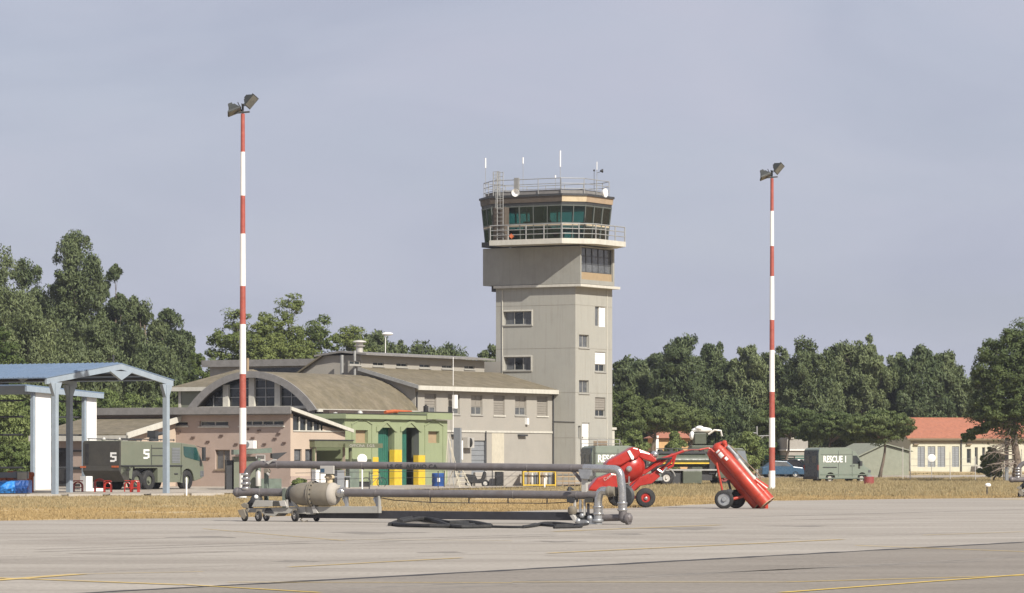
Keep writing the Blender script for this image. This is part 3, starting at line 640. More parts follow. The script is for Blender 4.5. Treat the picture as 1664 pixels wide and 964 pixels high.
# service shaft with the ladder in front of the cab
mb = MB(); q = Face(T, 'a', -1.35)
s0, s1 = q.s_(800), q.s_(818)
mb.box(T, -1.75, -1.05, 5.05, 6.05, zc0, zc3-.3); part('door_lobby', mb, Mt['brown_and_fascia_shade'], tw)
mb = MB(); lx = -1.95
for b in (5.55, 5.05): mb.tube([T.W(lx, b, zg+.4), T.W(lx, b, 23.3)], .035, 6)
for i in range(17): z = zg+.6+i*.3; mb.tube([T.W(lx, 5.05, z), T.W(lx, 5.55, z)], .02, 5)
for z in np.arange(20.6, 23.3, .7): mb.tube([T.W(lx, 5.05, z), T.W(lx-.35, 5.1, z), T.W(lx-.5, 5.3, z), T.W(lx-.35, 5.5, z), T.W(lx, 5.55, z)], .018, 5)
for b in (5.1, 5.3, 5.5): mb.tube([T.W(lx-(.5 if b == 5.3 else .35), b, 20.6), T.W(lx-(.5 if b == 5.3 else .35), b, 23.3)], .018, 5)
part('ladder', mb, Mt['rail'], tw)
mb = MB()
for b in (6.0, 6.12): mb.tube([T.W(-.9, b, zc4+.1), T.W(-.9, b, 23.45)], .04, 6)
for i in range(8): mb.tube([T.W(-.9, 6.0, zc4+.3+i*.24), T.W(-.9, 6.5, zc4+.3+i*.24)], .02, 5)
mb.tube([T.W(-.9, 6.5, zc4+.1), T.W(-.9, 6.5, 23.4)], .04, 6)
mb.box(T, -.95, -.8, 4.3, 4.7, zc4+.1, 22.9); part('roof_ladder', mb, Mt['rail'], tw)
# roof railing
mb = MB(); rr = ring(.95); rails(mb, rr+[rr[0]], zc4+.16, 1.15, 3, .03, 1.7); part('roof_railing', mb, Mt['rail'], tw)
# antennas, horns
def antenna(px, ptop, pmid, b, label, thick=.05):
    f_ = Face(T, 'b', b); a = f_.s_(px); z1 = f_.z_(px, ptop); z0 = f_.z_(px, pmid)
    mb = MB(); mb.tube([T.W(a, b, zc4+.1), T.W(a, b, z0)], .02, 6); m_ = part('antenna', mb, Mt['rail'], tw)
    mb = MB(); mb.tube([T.W(a, b, z0), T.W(a, b, z1)], thick, 8); part('radome', mb, Mt['white'], m_)
antenna(789, 257, 273, 8.0, ''); antenna(850, 256, 266, 4.5, ''); antenna(910.5, 245, 271, 1.6, ''); antenna(970, 263, 276, 1.2, '', .03); antenna(902.5, 285, 290, 2, '')
mb = MB(); f_ = Face(T, 'b', 1.0); a = f_.s_(965.5); mb.tube([T.W(a, 1, zc4+.1), T.W(a, 1, f_.z_(965, 275))], .02, 6); mb.ball(T.W(a, 1, f_.z_(965, 277)), .08)
a = f_.s_(970.5); mb.tube([T.W(a, 1, f_.z_(970, 281)), T.W(a+.6, 1, f_.z_(970, 278))], .02, 6); mb.lathe(T.W(a+.45, 1, f_.z_(970, 277)), (1, .2, 0), [(0, .05), (.18, .15), (.22, .15)], 10)
part('wind_sensor', mb, Mt['dark'], tw)
def horn(px, py, d, label):
    Y = 270; p = (X(px, Y), Y, Z(py, Y)); mb = MB(); mb.lathe(p, d, [(-.4, .05), (-.28, .07), (-.05, .18), (.08, .29), (.11, .29), (.05, .17), (-.05, .1)], 18)
    h = part('horn_loudspeaker', mb, Mt['white'], tw)
horn(838, 313, (-.3, -.9, -.15), ''); Y = 270
p = (X(983, Y), Y+1, Z(312, Y)); mb = MB(); mb.lathe(p, (.8, -.5, 0), [(-.3, .1), (-.1, .25), (.05, .33), (.1, .33)], 16); part('horn_loudspeaker', mb, Mt['white'], tw)
mb = MB(); mb.ball((X(826, 271), 271, Z(384, 271)), .14, sc=(1, 1, .9)); o1 = mb; q = MB(); q.tube([(X(829, 271), 271, Z(386, 271)), (X(833, 271), 271, Z(382, 271))], .16, 8)
solo('life_ring', q, Mt['orange'], 'small orange red bundle lying on the tower gallery beside the ladder', 'safety gear')

# ---------------------------------------------------------------- two-storey annex with clerestory roof
ax = thing('annex_building', 'two storey grey annex with tiled lean-to roof, clerestory and six upper windows', 'building', (*T.W(-9.5, 5, 0)[:2], .1))
bf = 1.94; fn = Face(T, 'b', bf); AL, AR = -19.5, -.012; ze = 7.0
ups = [fn.rect(690, 640, 709, 672), fn.rect(728, 641, 747, 673), fn.rect(765.5, 642, 784, 674), fn.rect(802, 643, 820, 675), fn.rect(837, 643.5, 855.5, 675), fn.rect(872.5, 644.5, 890, 676)]
roller = fn.rect(766, 716, 790, 788); vent = fn.rect(800, 716, 817, 733); sm = fn.rect(734, 706, 745, 709); nd_ = fn.rect(737, 719, 741, 745)
mb = MB(); wall(mb, fn, AL, AR, GZ, ze, ups+[roller, vent], .2); wall(mb, Face(T, 'b', 14.0), AL, AR, GZ, 6.6)
for aa in (AL, AR):
    fe = Face(T, 'a', aa); P = fe.P
    mb.add([P(bf, GZ), P(14, GZ), P(14, 6.6), P(9.6, 9.3), P(6.4, 9.3), P(6.4, 8.25), P(bf, ze)], [(0, 1, 2, 3, 4, 5, 6)])
fcl = Face(T, 'b', 6.4); cl = [fcl.rect(*r) for r in ((568, 586.5, 586, 593), (606, 588.5, 624, 595), (644, 590, 662, 596.5), (681.5, 591.5, 699, 598), (718, 593, 735, 599), (754.5, 594, 771, 600))]
clR = fcl.s_(787)
wall(mb, fcl, AL, clR, 7.8, 9.3, cl, .15); wall(mb, Face(T, 'a', clR), 6.4, 9.6, 7.8, 9.3)
part('wall', mb, Mt['annexw'], ax)
for i, r in enumerate(ups):
    a, b, c, d = r
    if i in (0,): window(ax, fn, (a, b, c, c+(d-c)*.35), .2, 2, 1, gm='greyglass'); shutter(ax, fn, (a, b, c+(d-c)*.35, d), .12)
    elif i in (1, 2, 4): window(ax, fn, (a, b, c, c+(d-c)*.42), .2, 2, 1, gm='greyglass'); window(ax, fn, (a, b, c+(d-c)*.42, d), .17, 2, 1, fm='shutter', gm='shutter', sill=False)
    else: shutter(ax, fn, r, .12); f = MB(); f.fbox(fn, a-.08, b+.08, c-.1, c-.003, -.07, .1); part('sill', f, Mt['plaster_trim'], ax)
shutter(ax, fn, roller, .1, 'greyshutter', .32, label='tall grey roller shutter'); shutter(ax, fn, vent, .1, 'greyshutter', .3, label='small grey roller shutter')
for r in cl: window(ax, fcl, r, .15, 2, 1, gm='darkglass', sill=True)
def roofslab(mb, a0, a1, pr, th=.14, fr=T, m=0):   # pr = [(b, z)...] profile of the top surface
    for (b0, z0), (b1, z1) in zip(pr[:-1], pr[1:]):
        W = fr.W; mb.box8([W(a0, b0, z0-th), W(a1, b0, z0-th), W(a1, b1, z1-th), W(a0, b1, z1-th), W(a0, b0, z0), W(a1, b0, z0), W(a1, b1, z1), W(a0, b1, z1)], m)
mb = MB(); roofslab(mb, AL-.35, AR+.001, [(bf-.45, ze+.13), (6.45, 8.46)], .12); roofslab(mb, AL-.35, AR, [(9.5, 9.36), (14.5, 6.45)], .12)
part('tiled_roof', mb, Mt['tile'], ax)
mb = MB(); roofslab(mb, AL-.35, clR+.5, [(5.75, 9.42), (7.9, 9.62), (10.1, 9.35)], .13); part('clerestory_roof', mb, Mt['roofgrey'], ax)
mb = MB(); mb.fbox(Face(T, 'b', bf), AL-.38, AR-.01, ze-.2, ze+.11, -.55, -.45); part('eaves_fascia', mb, Mt['plaster_trim'], ax)
mb = MB(); P = Face(T, 'a', AL).P
mb.box8([P(bf-.5, ze-.12, -.45), P(6.4, 8.2, -.45), P(6.4, 8.2, -.36), P(bf-.5, ze-.12, -.36), P(bf-.5, ze+.14, -.45), P(6.4, 8.46, -.45), P(6.4, 8.46, -.36), P(bf-.5, ze+.14, -.36)]); part('verge_board', mb, Mt['rail'], ax)
mb = MB(); mb.fbox(fn, AL, AR-.02, fn.z_(790, 703), fn.z_(790, 703)+.14, -.06, -.003); part('string_course', mb, Mt['plaster_trim'], ax)
mb = MB()
for px in (897.5, 676, 788): s = fn.s_(px); mb.tube([fn.P(s, .1, -.09), fn.P(s, ze-.3 if px != 788 else 4.0, -.09)], .05, 6)
part('drainpipe', mb, Mt['dark'], ax)
# paler rendered lower panels, lamps, AC, signs
mb = MB(); mb.fbox(fn, fn.s_(799), fn.s_(819), .0, 3.9, -.012, -.002); part('repaired_render', mb, Mt['cream'], ax)
mb = MB(); s = fn.rect(841, 706, 853, 709); mb.fbox(fn, *s, -.25, -.002); s = fn.rect(733, 706, 745, 709.5); mb.fbox(fn, *s, -.25, -.002); part('wall_lamp', mb, Mt['dark'], ax)
ac = MB(); s = fn.rect(751, 711, 762, 728); ac.fbox(fn, *s, -.45, -.05)
o = solo('air_conditioner', ac, Mt['hub'], 'round fanned air conditioning unit on the grey annex wall beside the tall roller shutter', 'air conditioner')
mb = MB(); c_ = fn.P((s[0]+s[1])/2-.1, (s[2]+s[3])/2, -.46); mb.lathe(c_, (-T.v[0]*-1, -T.v[1], 0), [(0, .34), (.03, .34), (.035, .1)], 14); part('fan_grille', mb, Mt['dark'], o)
mb = MB(); r = fn.rect(742, 716, 746.5, 747); mb.fbox(fn, r[0], r[1], r[2], r[3], -.3, -.26)
solo('leaning_board', mb, Mt['white'], 'narrow white board standing against the annex just right of the green garage', 'board')
mb = MB(); r = fn.rect(853, 679.5, 856, 690)
mb.fbox(fn, *r, -.2, -.003); part('meter_box', mb, Mt['white'], ax)
# mast pole in front of annex wall
mb = MB(); s = fn.s_(731.5); mb.tube([fn.P(s, 3.9, -.25), fn.P(s, 9.2, -.25)], .025, 6); mb.fbox(fn, fn.s_(729), fn.s_(734), fn.z_(731, 664), fn.z_(731, 642), -.5, -.3)
solo('aerial_pole', mb, Mt['white'], 'thin pale aerial pole with a long box fixed before the annex upper windows', 'aerial')
# chimney + floodlights on the roof peak
mb = MB(); p = T.W(AL+.6, 6.9, 9.4)
mb.lathe(p, (0, 0, 1), [(0, .25), (.5, .25), (.52, .38), (.6, .42), (.62, .25), (.8, .25), (.82, .5), (.92, .42), (.98, .1)], 12); part('roof_cowl', mb, Mt['hub'], ax)
mb = MB(); p = T.W(AL+2.6, 6.0, 9.5); mb.tube([p, (p[0], p[1], p[2]+1.3)], .03, 6); mb.ball((p[0]+.15, p[1], p[2]+1.35), .25, sc=(1.6, 1, .5)); mb.ball((p[0]-1.8, p[1]-.3, p[2]-.1), .24, sc=(1.9, 1, .6)); part('roof_lamp', mb, Mt['white'], ax)
mb = MB(); p = T.W(AL-.5, 6.6, 6.5); mb.tube([p, (p[0], p[1], 9.6)], .09, 8); q = T.W(AL-.6, 7.6, 6.5); mb.tube([q, (q[0], q[1], 9.3)], .12, 8); part('flue', mb, Mt['rail'], ax)
# low flat-roofed wing behind, left of the annex peak
bw = thing('rear_wing', 'low flat roofed dark wing seen above the arched building', 'building', (*T.W(-16, 16, 0)[:2], .1))
fr_ = Face(T, 'a', -14.5); s0, s1 = fr_.s_(545), fr_.s_(341)
mb = MB(); mb.box(T, -14.5, -8, s0, s1, GZ, fr_.z_(400, 596)); part('wall', mb, Mt['greyhouse'], bw)
mb = MB(); mb.box(T, -15, -7.5, s0-.4, s1+.4, fr_.z_(400, 596), fr_.z_(400, 585)); part('roof', mb, Mt['roofgrey'], bw)
mb = MB(); mb.box(T, -14.56, -14.503, s0, s1-3.5, fr_.z_(400, 606), fr_.z_(400, 599)); part('window_band', mb, Mt['darkglass'], bw)
# ---------------------------------------------------------------- arched (barrel-roofed) building
bb = thing('arched_hall', 'low hall with a curved tiled barrel roof and a segmental glazed gable', 'building', (*T.W(-26, 6.8, 0)[:2], .1))
aF, aB = -32.0, AL-.02; bL, bR = 11.6, 2.1; zE, zT = 5.42, 7.75
def arc(k, bl=bL, br=bR, z0=zE, z1=zT):
    hw = (bl-br)/2; h = z1-z0; R = (hw*hw+h*h)/(2*h); cz = z1-R; cbn = (bl+br)/2; t = math.asin(hw/R)
    return [(cbn - R*math.sin(-t+2*t*i/k)*-1, cz + R*math.cos(-t+2*t*i/k)) for i in range(k+1)]
pr = arc(20)
mb = MB(); P = lambda a, p, dz=0: T.W(a, p[0], p[1]+dz)
o_, i_ = arc(20, bL+.5, bR-.5, zE-.12, zT+.12), arc(20, bL+.5, bR-.5, zE-.3, zT-.06)
for k in range(20):
    # courses of tiles: each strip overlaps the one below it
    lift = .03
    mb.box8([T.W(aF-.55, *i_[k]), T.W(aB, *i_[k]), T.W(aB, *i_[k+1]), T.W(aF-.55, *i_[k+1]), T.W(aF-.55, o_[k][0], o_[k][1]+(lift if k >= 10 else 0)), T.W(aB, o_[k][0], o_[k][1]+(lift if k >= 10 else 0)), T.W(aB, o_[k+1][0], o_[k+1][1]+(lift if k < 10 else 0)), T.W(aF-.55, o_[k+1][0], o_[k+1][1]+(lift if k < 10 else 0))])
part('barrel_roof', mb, Mt['tile'], bb)
mb = MB(); e1, e2 = arc(24, bL+.55, bR-.55, zE-.15, zT+.16), arc(24, bL-.1, bR+.1, zE-.25, zT-.28)
for k in range(24):
    mb.box8([T.W(aF-.7, *e2[k]), T.W(aF-.56, *e2[k]), T.W(aF-.56, *e2[k+1]), T.W(aF-.7, *e2[k+1]), T.W(aF-.7, *e1[k]), T.W(aF-.56, *e1[k]), T.W(aF-.56, *e1[k+1]), T.W(aF-.7, *e1[k+1])])
part('arch_rim', mb, Mt['roofgrey'], bb)
mb = MB(); mb.fbox(Face(T, 'b', bR), aF-.55, aB, zE-.28, zE-.08, -.62, -.5); part('gutter', mb, Mt['plaster_trim'], bb)
mb = MB(); wall(mb, Face(T, 'b', bR), aF, aB, GZ, zE-.1); part('side_wall', mb, Mt['brown'], bb); mb = MB(); wall(mb, Face(T, 'b', bL), aF, aB, GZ, zE-.1)  # side wall browned to imitate the shadow above the garage roof
fA = Face(T, 'a', aF); wall(mb, fA, bR, bL, GZ, zE-.05); wall(mb, Face(T, 'a', aB), bR, bL, GZ, zE+.4)
part('wall', mb, Mt['greyhouse'], bb)
mb = MB(); mb.fbox(fA, bR, bL, zE-.05, zE+.13, -.4, .25); part('window_sill', mb, Mt['plaster_trim'], bb)
mb = MB(); q = [(p[0], p[1]) for p in arc(20, bL-.3, bR+.3, zE, zT-.25)]
mb.fprism(fA, q, .12, .16); gp_ = part('arched_window', mb, Mt['darkglass'], bb)
ztop = lambda s: float(np.interp(s, [p[0] for p in sorted(q)], [p[1] for p in sorted(q)]))
for px in (368, 410, 452): s = fA.s_(px); mb = MB(); mb.fbox(fA, s-.22, s+.22, zE+.1, ztop(s)+.05, -.12, .1); part('pillar', mb, Mt['plaster_trim'], bb)
mb = MB()
for px in (346, 389, 431, 473, 493): s = fA.s_(px); mb.fbox(fA, s-.03, s+.03, zE+.1, ztop(s), .06, .11)
for dz in (.75, 1.35, 1.9):
    ss = [p[0] for p in q if p[1] > zE+dz]; mb.fbox(fA, min(ss), max(ss), zE+dz-.025, zE+dz+.025, .055, .105)
part('glazing_bars', mb, Mt['rail'], gp_)
# hip-roofed block left of the arch
hb = thing('hip_roofed_block', 'small grey green block with a hipped tile roof left of the arched gable', 'building', (*T.W(-22, 16, 0)[:2], .1))
fh = Face(T, 'a', -24); s0, s1 = fh.s_(390), fh.s_(291); zw = fh.z_(300, 636)
mb = MB(); mb.box(T, -24, -16, s0, s1, GZ, zw); part('wall', mb, Mt['greygreen'], hb)
mb = MB(); W = T.W; a0, a1, b0, b1 = -24.5, -15.5, s0-.4, s1+.4
mb.box(T, a0, a1, b0, b1, zw, zw+.28); part('fascia', mb, Mt['plaster_trim'], hb)
mb = MB(); mb.add([W(a0, b0, zw+.28), W(a1, b0, zw+.28), W(a1, b1, zw+.28), W(a0, b1, zw+.28), W(-20, b0+2.0, zw+1.6), W(-20, b1-2.6, zw+1.6)], [(0, 4, 5, 3), (0, 1, 4), (1, 2, 5, 4), (2, 3, 5), (0, 3, 2, 1)])
part('hipped_roof', mb, Mt['tile'], hb)
mb = MB(); mb.fbox(fh, s1-.18, s1+.02, 0, zw, -.06, -.003); part('corner_pier', mb, Mt['plaster_trim'], hb)
mb = MB(); p = T.W(-22, s1-4.5, zw+1); mb.tube([p, (p[0], p[1], Z(582, p[1]))], .09, 8); part('flue', mb, Mt['tan'], hb)

# ---------------------------------------------------------------- pink building
pk = thing('pink_building', 'long low pink building with a row of clerestory slots and a grey flat roof edge', 'building', (*T.W(-38, 4, 0)[:2], .1))
aP, bP = -41.5, -2.2; fp = Face(T, 'a', aP); fs = Face(T, 'b', bP)
sL = fp.s_(148); zF = fp.z_(472, 674)
ztopL = zF+.42
sl = [fp.rect(*r) for r in ((264, 684.5, 305, 692.5), (324, 684, 371, 693), (389, 683, 461, 692))]
dw = [fp.rect(349.5, 731, 373.5, 763)]
mb = MB(); wall(mb, fp, bP, sL, GZ, zF, sl+dw, .25); wall(mb, Face(T, 'b', sL), aP, aP+7, GZ, zF)
# sun-facing side, sunlight painted in as a paler pink: monopitch profile
aQ = fs.s_(561); zR = fs.z_(557, 706); tri0, tri1 = fs.s_(476), fs.s_(524)
zs = fs.z_(500, 699.5)
ow = [fs.rect(478, 730, 490.5, 749), fs.rect(496, 730, 508.5, 749)]
cop = (fs.s_(514), aQ-.02, 0.0, Face(T, 'b', -2.6).z_(540, 727))
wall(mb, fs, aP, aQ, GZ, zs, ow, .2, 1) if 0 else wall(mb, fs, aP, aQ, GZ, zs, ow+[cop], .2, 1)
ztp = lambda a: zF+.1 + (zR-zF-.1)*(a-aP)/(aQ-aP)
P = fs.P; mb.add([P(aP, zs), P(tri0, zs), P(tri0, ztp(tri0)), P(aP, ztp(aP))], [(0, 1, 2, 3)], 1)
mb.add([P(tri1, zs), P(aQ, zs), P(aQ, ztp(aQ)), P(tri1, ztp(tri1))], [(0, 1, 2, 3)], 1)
part('wall', mb, [Mt['pink'], Mt['pink_sunlit']], pk)
mb = MB(); mb.box(T, aQ-.02, aQ, bP, sL, cop[3], zR-.02); mb.box(T, cop[0]-.1, cop[0], bP+.2, 1.0, 0, cop[3]); part('inner_wall', mb, Mt['brown'], pk)  # recess lining coloured dark brown as shade
mb = MB(); mb.add([P(tri0, zs, .12), P(tri1, zs, .12), P(tri1, ztp(tri1), .12), P(tri0, ztp(tri0), .12)], [(0, 1, 2, 3)]); tg = part('sloping_window', mb, Mt['darkglass'], pk)
mb = MB(); mb.fbox(fs, tri0, aQ-.2, zs-.08, zs, -.06, .1)
for k in range(1, 5): s = tri0+(tri1-tri0)*k/4.3; mb.fbox(fs, s-.05, s+.05, zs, ztp(s), .02, .1)
part('mullions', mb, Mt['plaster_trim'], tg)
for r in ow: window(pk, fs, r, .2, 1, 1, gm='greyglass', fm='dark')
for r, n in zip(sl, (2, 2, 4)): window(pk, fp, r, .25, n, 1, gm='darkglass', fm='plaster_trim', fw=.08)
window(pk, fp, dw[0], .25, 2, 1, gm='greyglass', fm='wood')
mb = MB(); W = T.W
def slope(a, b, top): return W(a, b, (ztopL if top else ztopL-.12) + (zR-zF)*(a-aP)/(aQ-aP))
mb.box8([slope(aP-.5, bP-.35, 0), slope(aQ+.3, bP-.35, 0), slope(aQ+.3, sL+.3, 0), slope(aP-.5, sL+.3, 0), slope(aP-.5, bP-.35, 1), slope(aQ+.3, bP-.35, 1), slope(aQ+.3, sL+.3, 1), slope(aP-.5, sL+.3, 1)])
part('roof', mb, Mt['roofgrey'], pk)
mb = MB(); mb.box(T, aP-.62, aP-.5, bP-.4, sL+.3, zF+.06, ztopL+.1); mb.box(T, aP-.45, aP-.003, bP, sL+.1, zF, zF+.2); part('roof_edge', mb, Mt['roofgrey'], pk)
mb = MB(); sa, sb = slope(aP-.55, bP-.4, 0), slope(aQ+.35, bP-.4, 0); V0 = Vector(T.v+(0,))*.06
mb.box8([Vector(sa)-V0+Vector((0, 0, -.12)), Vector(sb)-V0+Vector((0, 0, -.12)), Vector(sb)+V0+Vector((0, 0, -.12)), Vector(sa)+V0+Vector((0, 0, -.12)), Vector(sa)-V0+Vector((0, 0, .10)), Vector(sb)-V0+Vector((0, 0, .10)), Vector(sb)+V0+Vector((0, 0, .10)), Vector(sa)+V0+Vector((0, 0, .10))])
part('verge_board', mb, Mt['plaster_trim'], pk)
rp = random.Random(9)
for px, py in [(291, 702), (314, 711), (338, 718), (360, 708), (402, 698), (421, 700), (430, 722), (447, 713), (453, 705), (462, 720), (300, 724), (384, 722), (338, 745), (411, 712), (276, 708)]:
    s = fp.s_(px); z = fp.z_(px, py); mb = MB(); mb.fbox(fp, s-.13, s+.13, z-.05, z+.06, -.07, -.002); part('vent_stub', mb, Mt['brown'], pk)
mb = MB(); mb.fbox(fp, bP, fp.s_(240), GZ, .75, -.05, -.003); mb.fbox(fs, aP, cop[0], GZ, .9, -.04, -.003); part('plinth', mb, Mt['pink'], pk)
ac = MB(); s = fp.rect(403, 716, 418, 729); ac.fbox(fp, *s, -.45, -.06)
o = solo('air_conditioner', ac, Mt['white'], 'white air conditioning unit high on the pink wall behind the left striped mast', 'air conditioner')
mb = MB(); mb.lathe(fp.P((s[0]+s[1])/2+.15, (s[2]+s[3])/2, -.455), (-T.u[0], -T.u[1], 0), [(0, .2), (.03, .2), (.035, .05)], 14); part('fan_grille', mb, Mt['greyshutter'], o)
# left lower wing of the pink building with its wedge roof
lw = thing('pink_side_wing', 'low pink lean-to wing with a brown tiled roof behind the fire engine', 'building', (*T.W(-46, 8, 0)[:2], .1))
aw = -47.0; fwf = Face(T, 'a', aw); bW = fwf.s_(205); fws = Face(T, 'b', bW); zwE = fwf.z_(205, 709); zwT = fws.z_(255, 683)
sl2 = fwf.s_(60); am = aP-.02
dk = fwf.rect(88, 728, 116, 790)
mb = MB(); wall(mb, fwf, bW, sl2, GZ, zwE, [dk], .4); P = fws.P
mb.add([P(aw, GZ), P(am, GZ), P(am, zwT), P(aw, zwE)], [(0, 1, 2, 3)], 1); wall(mb, Face(T, 'b', sl2), aw, am, GZ, zwE); part('wall', mb, [Mt['pink'], Mt['pink_sunlit']], lw)  # wedge side takes the paler pink that imitates sunlight
mb = MB(); k = (zwT-zwE)/(am-aw); W = T.W
def sw(a, b, t): return W(a, b, zwE+.05+t+k*(a-aw))
mb.box8([sw(aw-.4, bW-.35, 0), sw(am, bW-.35, 0), sw(am, sl2+.3, 0), sw(aw-.4, sl2+.3, 0), sw(aw-.4, bW-.35, .15), sw(am, bW-.35, .15), sw(am, sl2+.3, .15), sw(aw-.4, sl2+.3, .15)]); part('tiled_roof', mb, Mt['tile'], lw)
mb = MB(); mb.box8([sw(aw-.5, bW-.45, -.12), sw(am, bW-.45, -.12), sw(am, bW-.351, -.12), sw(aw-.5, bW-.351, -.12), sw(aw-.5, bW-.45, .25), sw(am, bW-.45, .25), sw(am, bW-.351, .25), sw(aw-.5, bW-.351, .25)])
mb.box(T, aw-.5, aw-.401, bW-.45, sl2+.3, zwE-.3, zwE+.05); part('verge_board', mb, Mt['plaster_trim'], lw)
mb = MB(); mb.fbox(fwf, *dk, .4, .45); part('dark_opening', mb, Mt['dark'], lw)
mb = MB()
for py in (714, 733, 762, 788): z = fwf.z_(150, py); mb.fbox(fwf, bW, sl2, z-.05, z+.05, -.12, -.02)
part('wall_rails', mb, Mt['dark'], lw)
# ---------------------------------------------------------------- green garage
gg = thing('green_garage', 'light green flat roofed garage with tall dark green doors and yellow painted jambs', 'garage', (*T.W(-27, -1, 0)[:2], .1))
bG = -1.5; fg = Face(T, 'b', bG); gL, gR = fg.s_(560), fg.s_(727); zG = fg.z_(600, 681)
d1 = fg.rect(614.5, 695, 641, 787); d2 = fg.rect(653.5, 695, 681, 786)
w1 = fg.rect(578, 699, 598, 720); w2 = fg.rect(696, 701, 714, 720)
zg0 = -.05; d1 = (d1[0], d1[1], zg0, d1[3]); d2 = (d2[0], d2[1], zg0, d2[3])
gr2 = fg.s_(688)
mb = MB(); wall(mb, fg, gL, gR, GZ, zG, [d1, d2, w1, w2], .6)
wall(mb, Face(T, 'a', gL), bG, bR-.3, GZ, zG); wall(mb, Face(T, 'a', gR), bG, bf-.05, GZ, zG); part('wall', mb, Mt['green'], gg)
mb = MB(); mb.box(T, gL-.2, gr2, bG-.22, bf-.2, zG, zG+.32); part('roof_slab', mb, Mt['green'], gg)
mb = MB(); mb.box(T, gL-.15, gr2, bG-.26, bf-.15, zG+.32, zG+.36); mb.box(T, gr2+.002, gR+.2, bG-.36, bf-.08, zG+.52, zG+.57); part('roof_felt', mb, Mt['dark'], gg)
mb = MB(); mb.box(T, gr2+.001, gR+.15, bG-.32, bf-.1, zG+.05, zG+.52); part('raised_roof_slab', mb, Mt['green'], gg)
for j, d in enumerate((d1, d2)):    # arched heads over doors, sliding door leaves of vertical boards
    a, b, c, e = d; m_ = (a+b)/2
    mb = MB(); mb.fprism(fg, [(a-.25, e-.28), (a, e-.25), (m_, e+.32), (b, e-.25), (b+.25, e-.28), (b+.25, e+.06), (m_, e+.52), (a-.25, e+.06)], -.07, -.003); part('door_hood', mb, Mt['green'], gg)
    mb = MB(); n = 9; wd = (b-a) if j == 0 else (b-a)*.62
    for k in range(n): mb.fbox(fg, a+wd*k/n+.012, a+wd*(k+1)/n-.012, c, e, .5, .56)
    mb.fbox(fg, a, a+wd, c, e, .56, .6); part('door', mb, Mt['doorgreen'], gg)
    mb = MB(); mb.fbox(fg, a, b, c, e, 2.5, 2.55); part('interior_back', mb, Mt['dark'], gg)
    mb = MB(); mb.fbox(fg, b, b+.02, c, e, .02, .6); part('door_reveal', mb, Mt['greyshutter'], gg)
for r in (w1, w2):
    a, b, c, e = r; m_ = (a+b)/2
    mb = MB(); mb.fbox(fg, a, b, c, e, .25, .3); mb.fbox(fg, a, b, c, c+(e-c)*.05, .2, .25); part('boarded_window', mb, Mt['tan'], gg)
    mb = MB(); q = [(a-.55, e+.42), (m_, e+.85), (b+.55, e+.42), (b+.55, e+.34), (m_, e+.77), (a-.55, e+.34)]; mb.fprism(fg, q, -.06, -.003)
    for s in (a-.5, b+.42): mb.fbox(fg, s, s+.08, 0, e+.36, -.05, -.003)
    part('arched_moulding', mb, Mt['green'], gg)
for px0, px1, pt in ((605, 614, 743), (640, 652, 731), (679, 690, 740)):
    a, b = fg.s_(px0), fg.s_(px1); mb = MB(); mb.fbox(fg, a, b, -.05, fg.z_((px0+px1)/2, pt), -.05, .35); part('painted_jamb', mb, Mt['yellow'], gg)
# junk on the garage roof
mb = MB(); q = MB()
fj = Face(T, 'b', .6)
for px, py, r in ((545, 675, .22), (585, 672, .2), (592, 676, .16)): p = fj.P(fj.s_(px), fj.z_(px, py)); mb = MB(); mb.ball(p, r, 10, 6); solo('roof_ball', mb, Mt['hub'], {545: 'pale round lamp above the canopy left of the green garage', 585: 'small pale ball on the garage roof left end', 592: 'smaller pinkish ball resting on the garage roof left end, beside a larger one'}[px], 'lamp')
mb = MB(); mb.tube([fj.P(fj.s_(626), zG+.52), fj.P(fj.s_(640), zG+.6), fj.P(fj.s_(668), zG+.55)], .12, 8); solo('orange_hose', mb, Mt['orange'], 'orange tube lying along the green garage roof', 'hose')
mb = MB(); mb.box(T, gL+2, -21.6, 1.0, 1.5, zG+.36, zG+.62); solo('roof_rubble_shade', mb, Mt['junk'], 'dark brown rubbish heaped between garage roof and arched hall', 'rubbish', loc=None)  # low dark box: some junk, mostly the brown shadow put into colour
mb = MB(); p = fj.P(fj.s_(692), zG+.6); mb.lathe(p, (0, 0, 1), [(0, .18), (.4, .18), (.42, .08), (.5, .08)], 10); solo('roof_canister', mb, Mt['black'], 'little black canister on the raised right end of the garage roof', 'canister')
# canopy / entrance left of the garage
cn = thing('entrance_canopy', 'olive green canopy over a dark recess between pink building and garage', 'canopy', (*T.W(-36, -2, 0)[:2], .1))
fc = Face(T, 'b', -2.6); a0, a1 = fc.s_(511.5), fc.s_(574)
zt, zb = fc.z_(540, 716), fc.z_(540, 727)
mb = MB(); mb.box(T, a0, a1, -2.6, 1.6, zb, zt); part('canopy_slab', mb, Mt['olive'], cn)
mb = MB(); mb.box(T, a0-.05, a1+.05, -2.65, 1.6, zt, zt+.06); part('canopy_edge', mb, Mt['dark'], cn)
mb = MB(); mb.box(T, a0+.2, a1, .6, .7, -.1, zb); part('back_wall', mb, Mt['brown'], cn)  # recess wall and doors coloured dark, painting in the canopy's shade
mb = MB()
for px in (535, 553): s = Face(T, 'b', .58).s_(px); mb.box(T, s-.25, s+.25, .5, .58, 0, 2.4)
part('doors', mb, Mt['darkred'] if 0 else Mt['dark'], cn)
mb = MB()
for s in (a0+.15, a1-.1): mb.box(T, s-.08, s+.08, -2.5, -2.35, -.1, zb-.002)
part('post', mb, Mt['olive'], cn)
sg = thing('garage_sign', 'long olive sign with worn white lettering across the left end of the green garage', 'sign', T.W(a1+.5, -2.7, 3))
fsg = Face(T, 'b', -2.75); r = fsg.rect(561, 720.5, 622, 728)
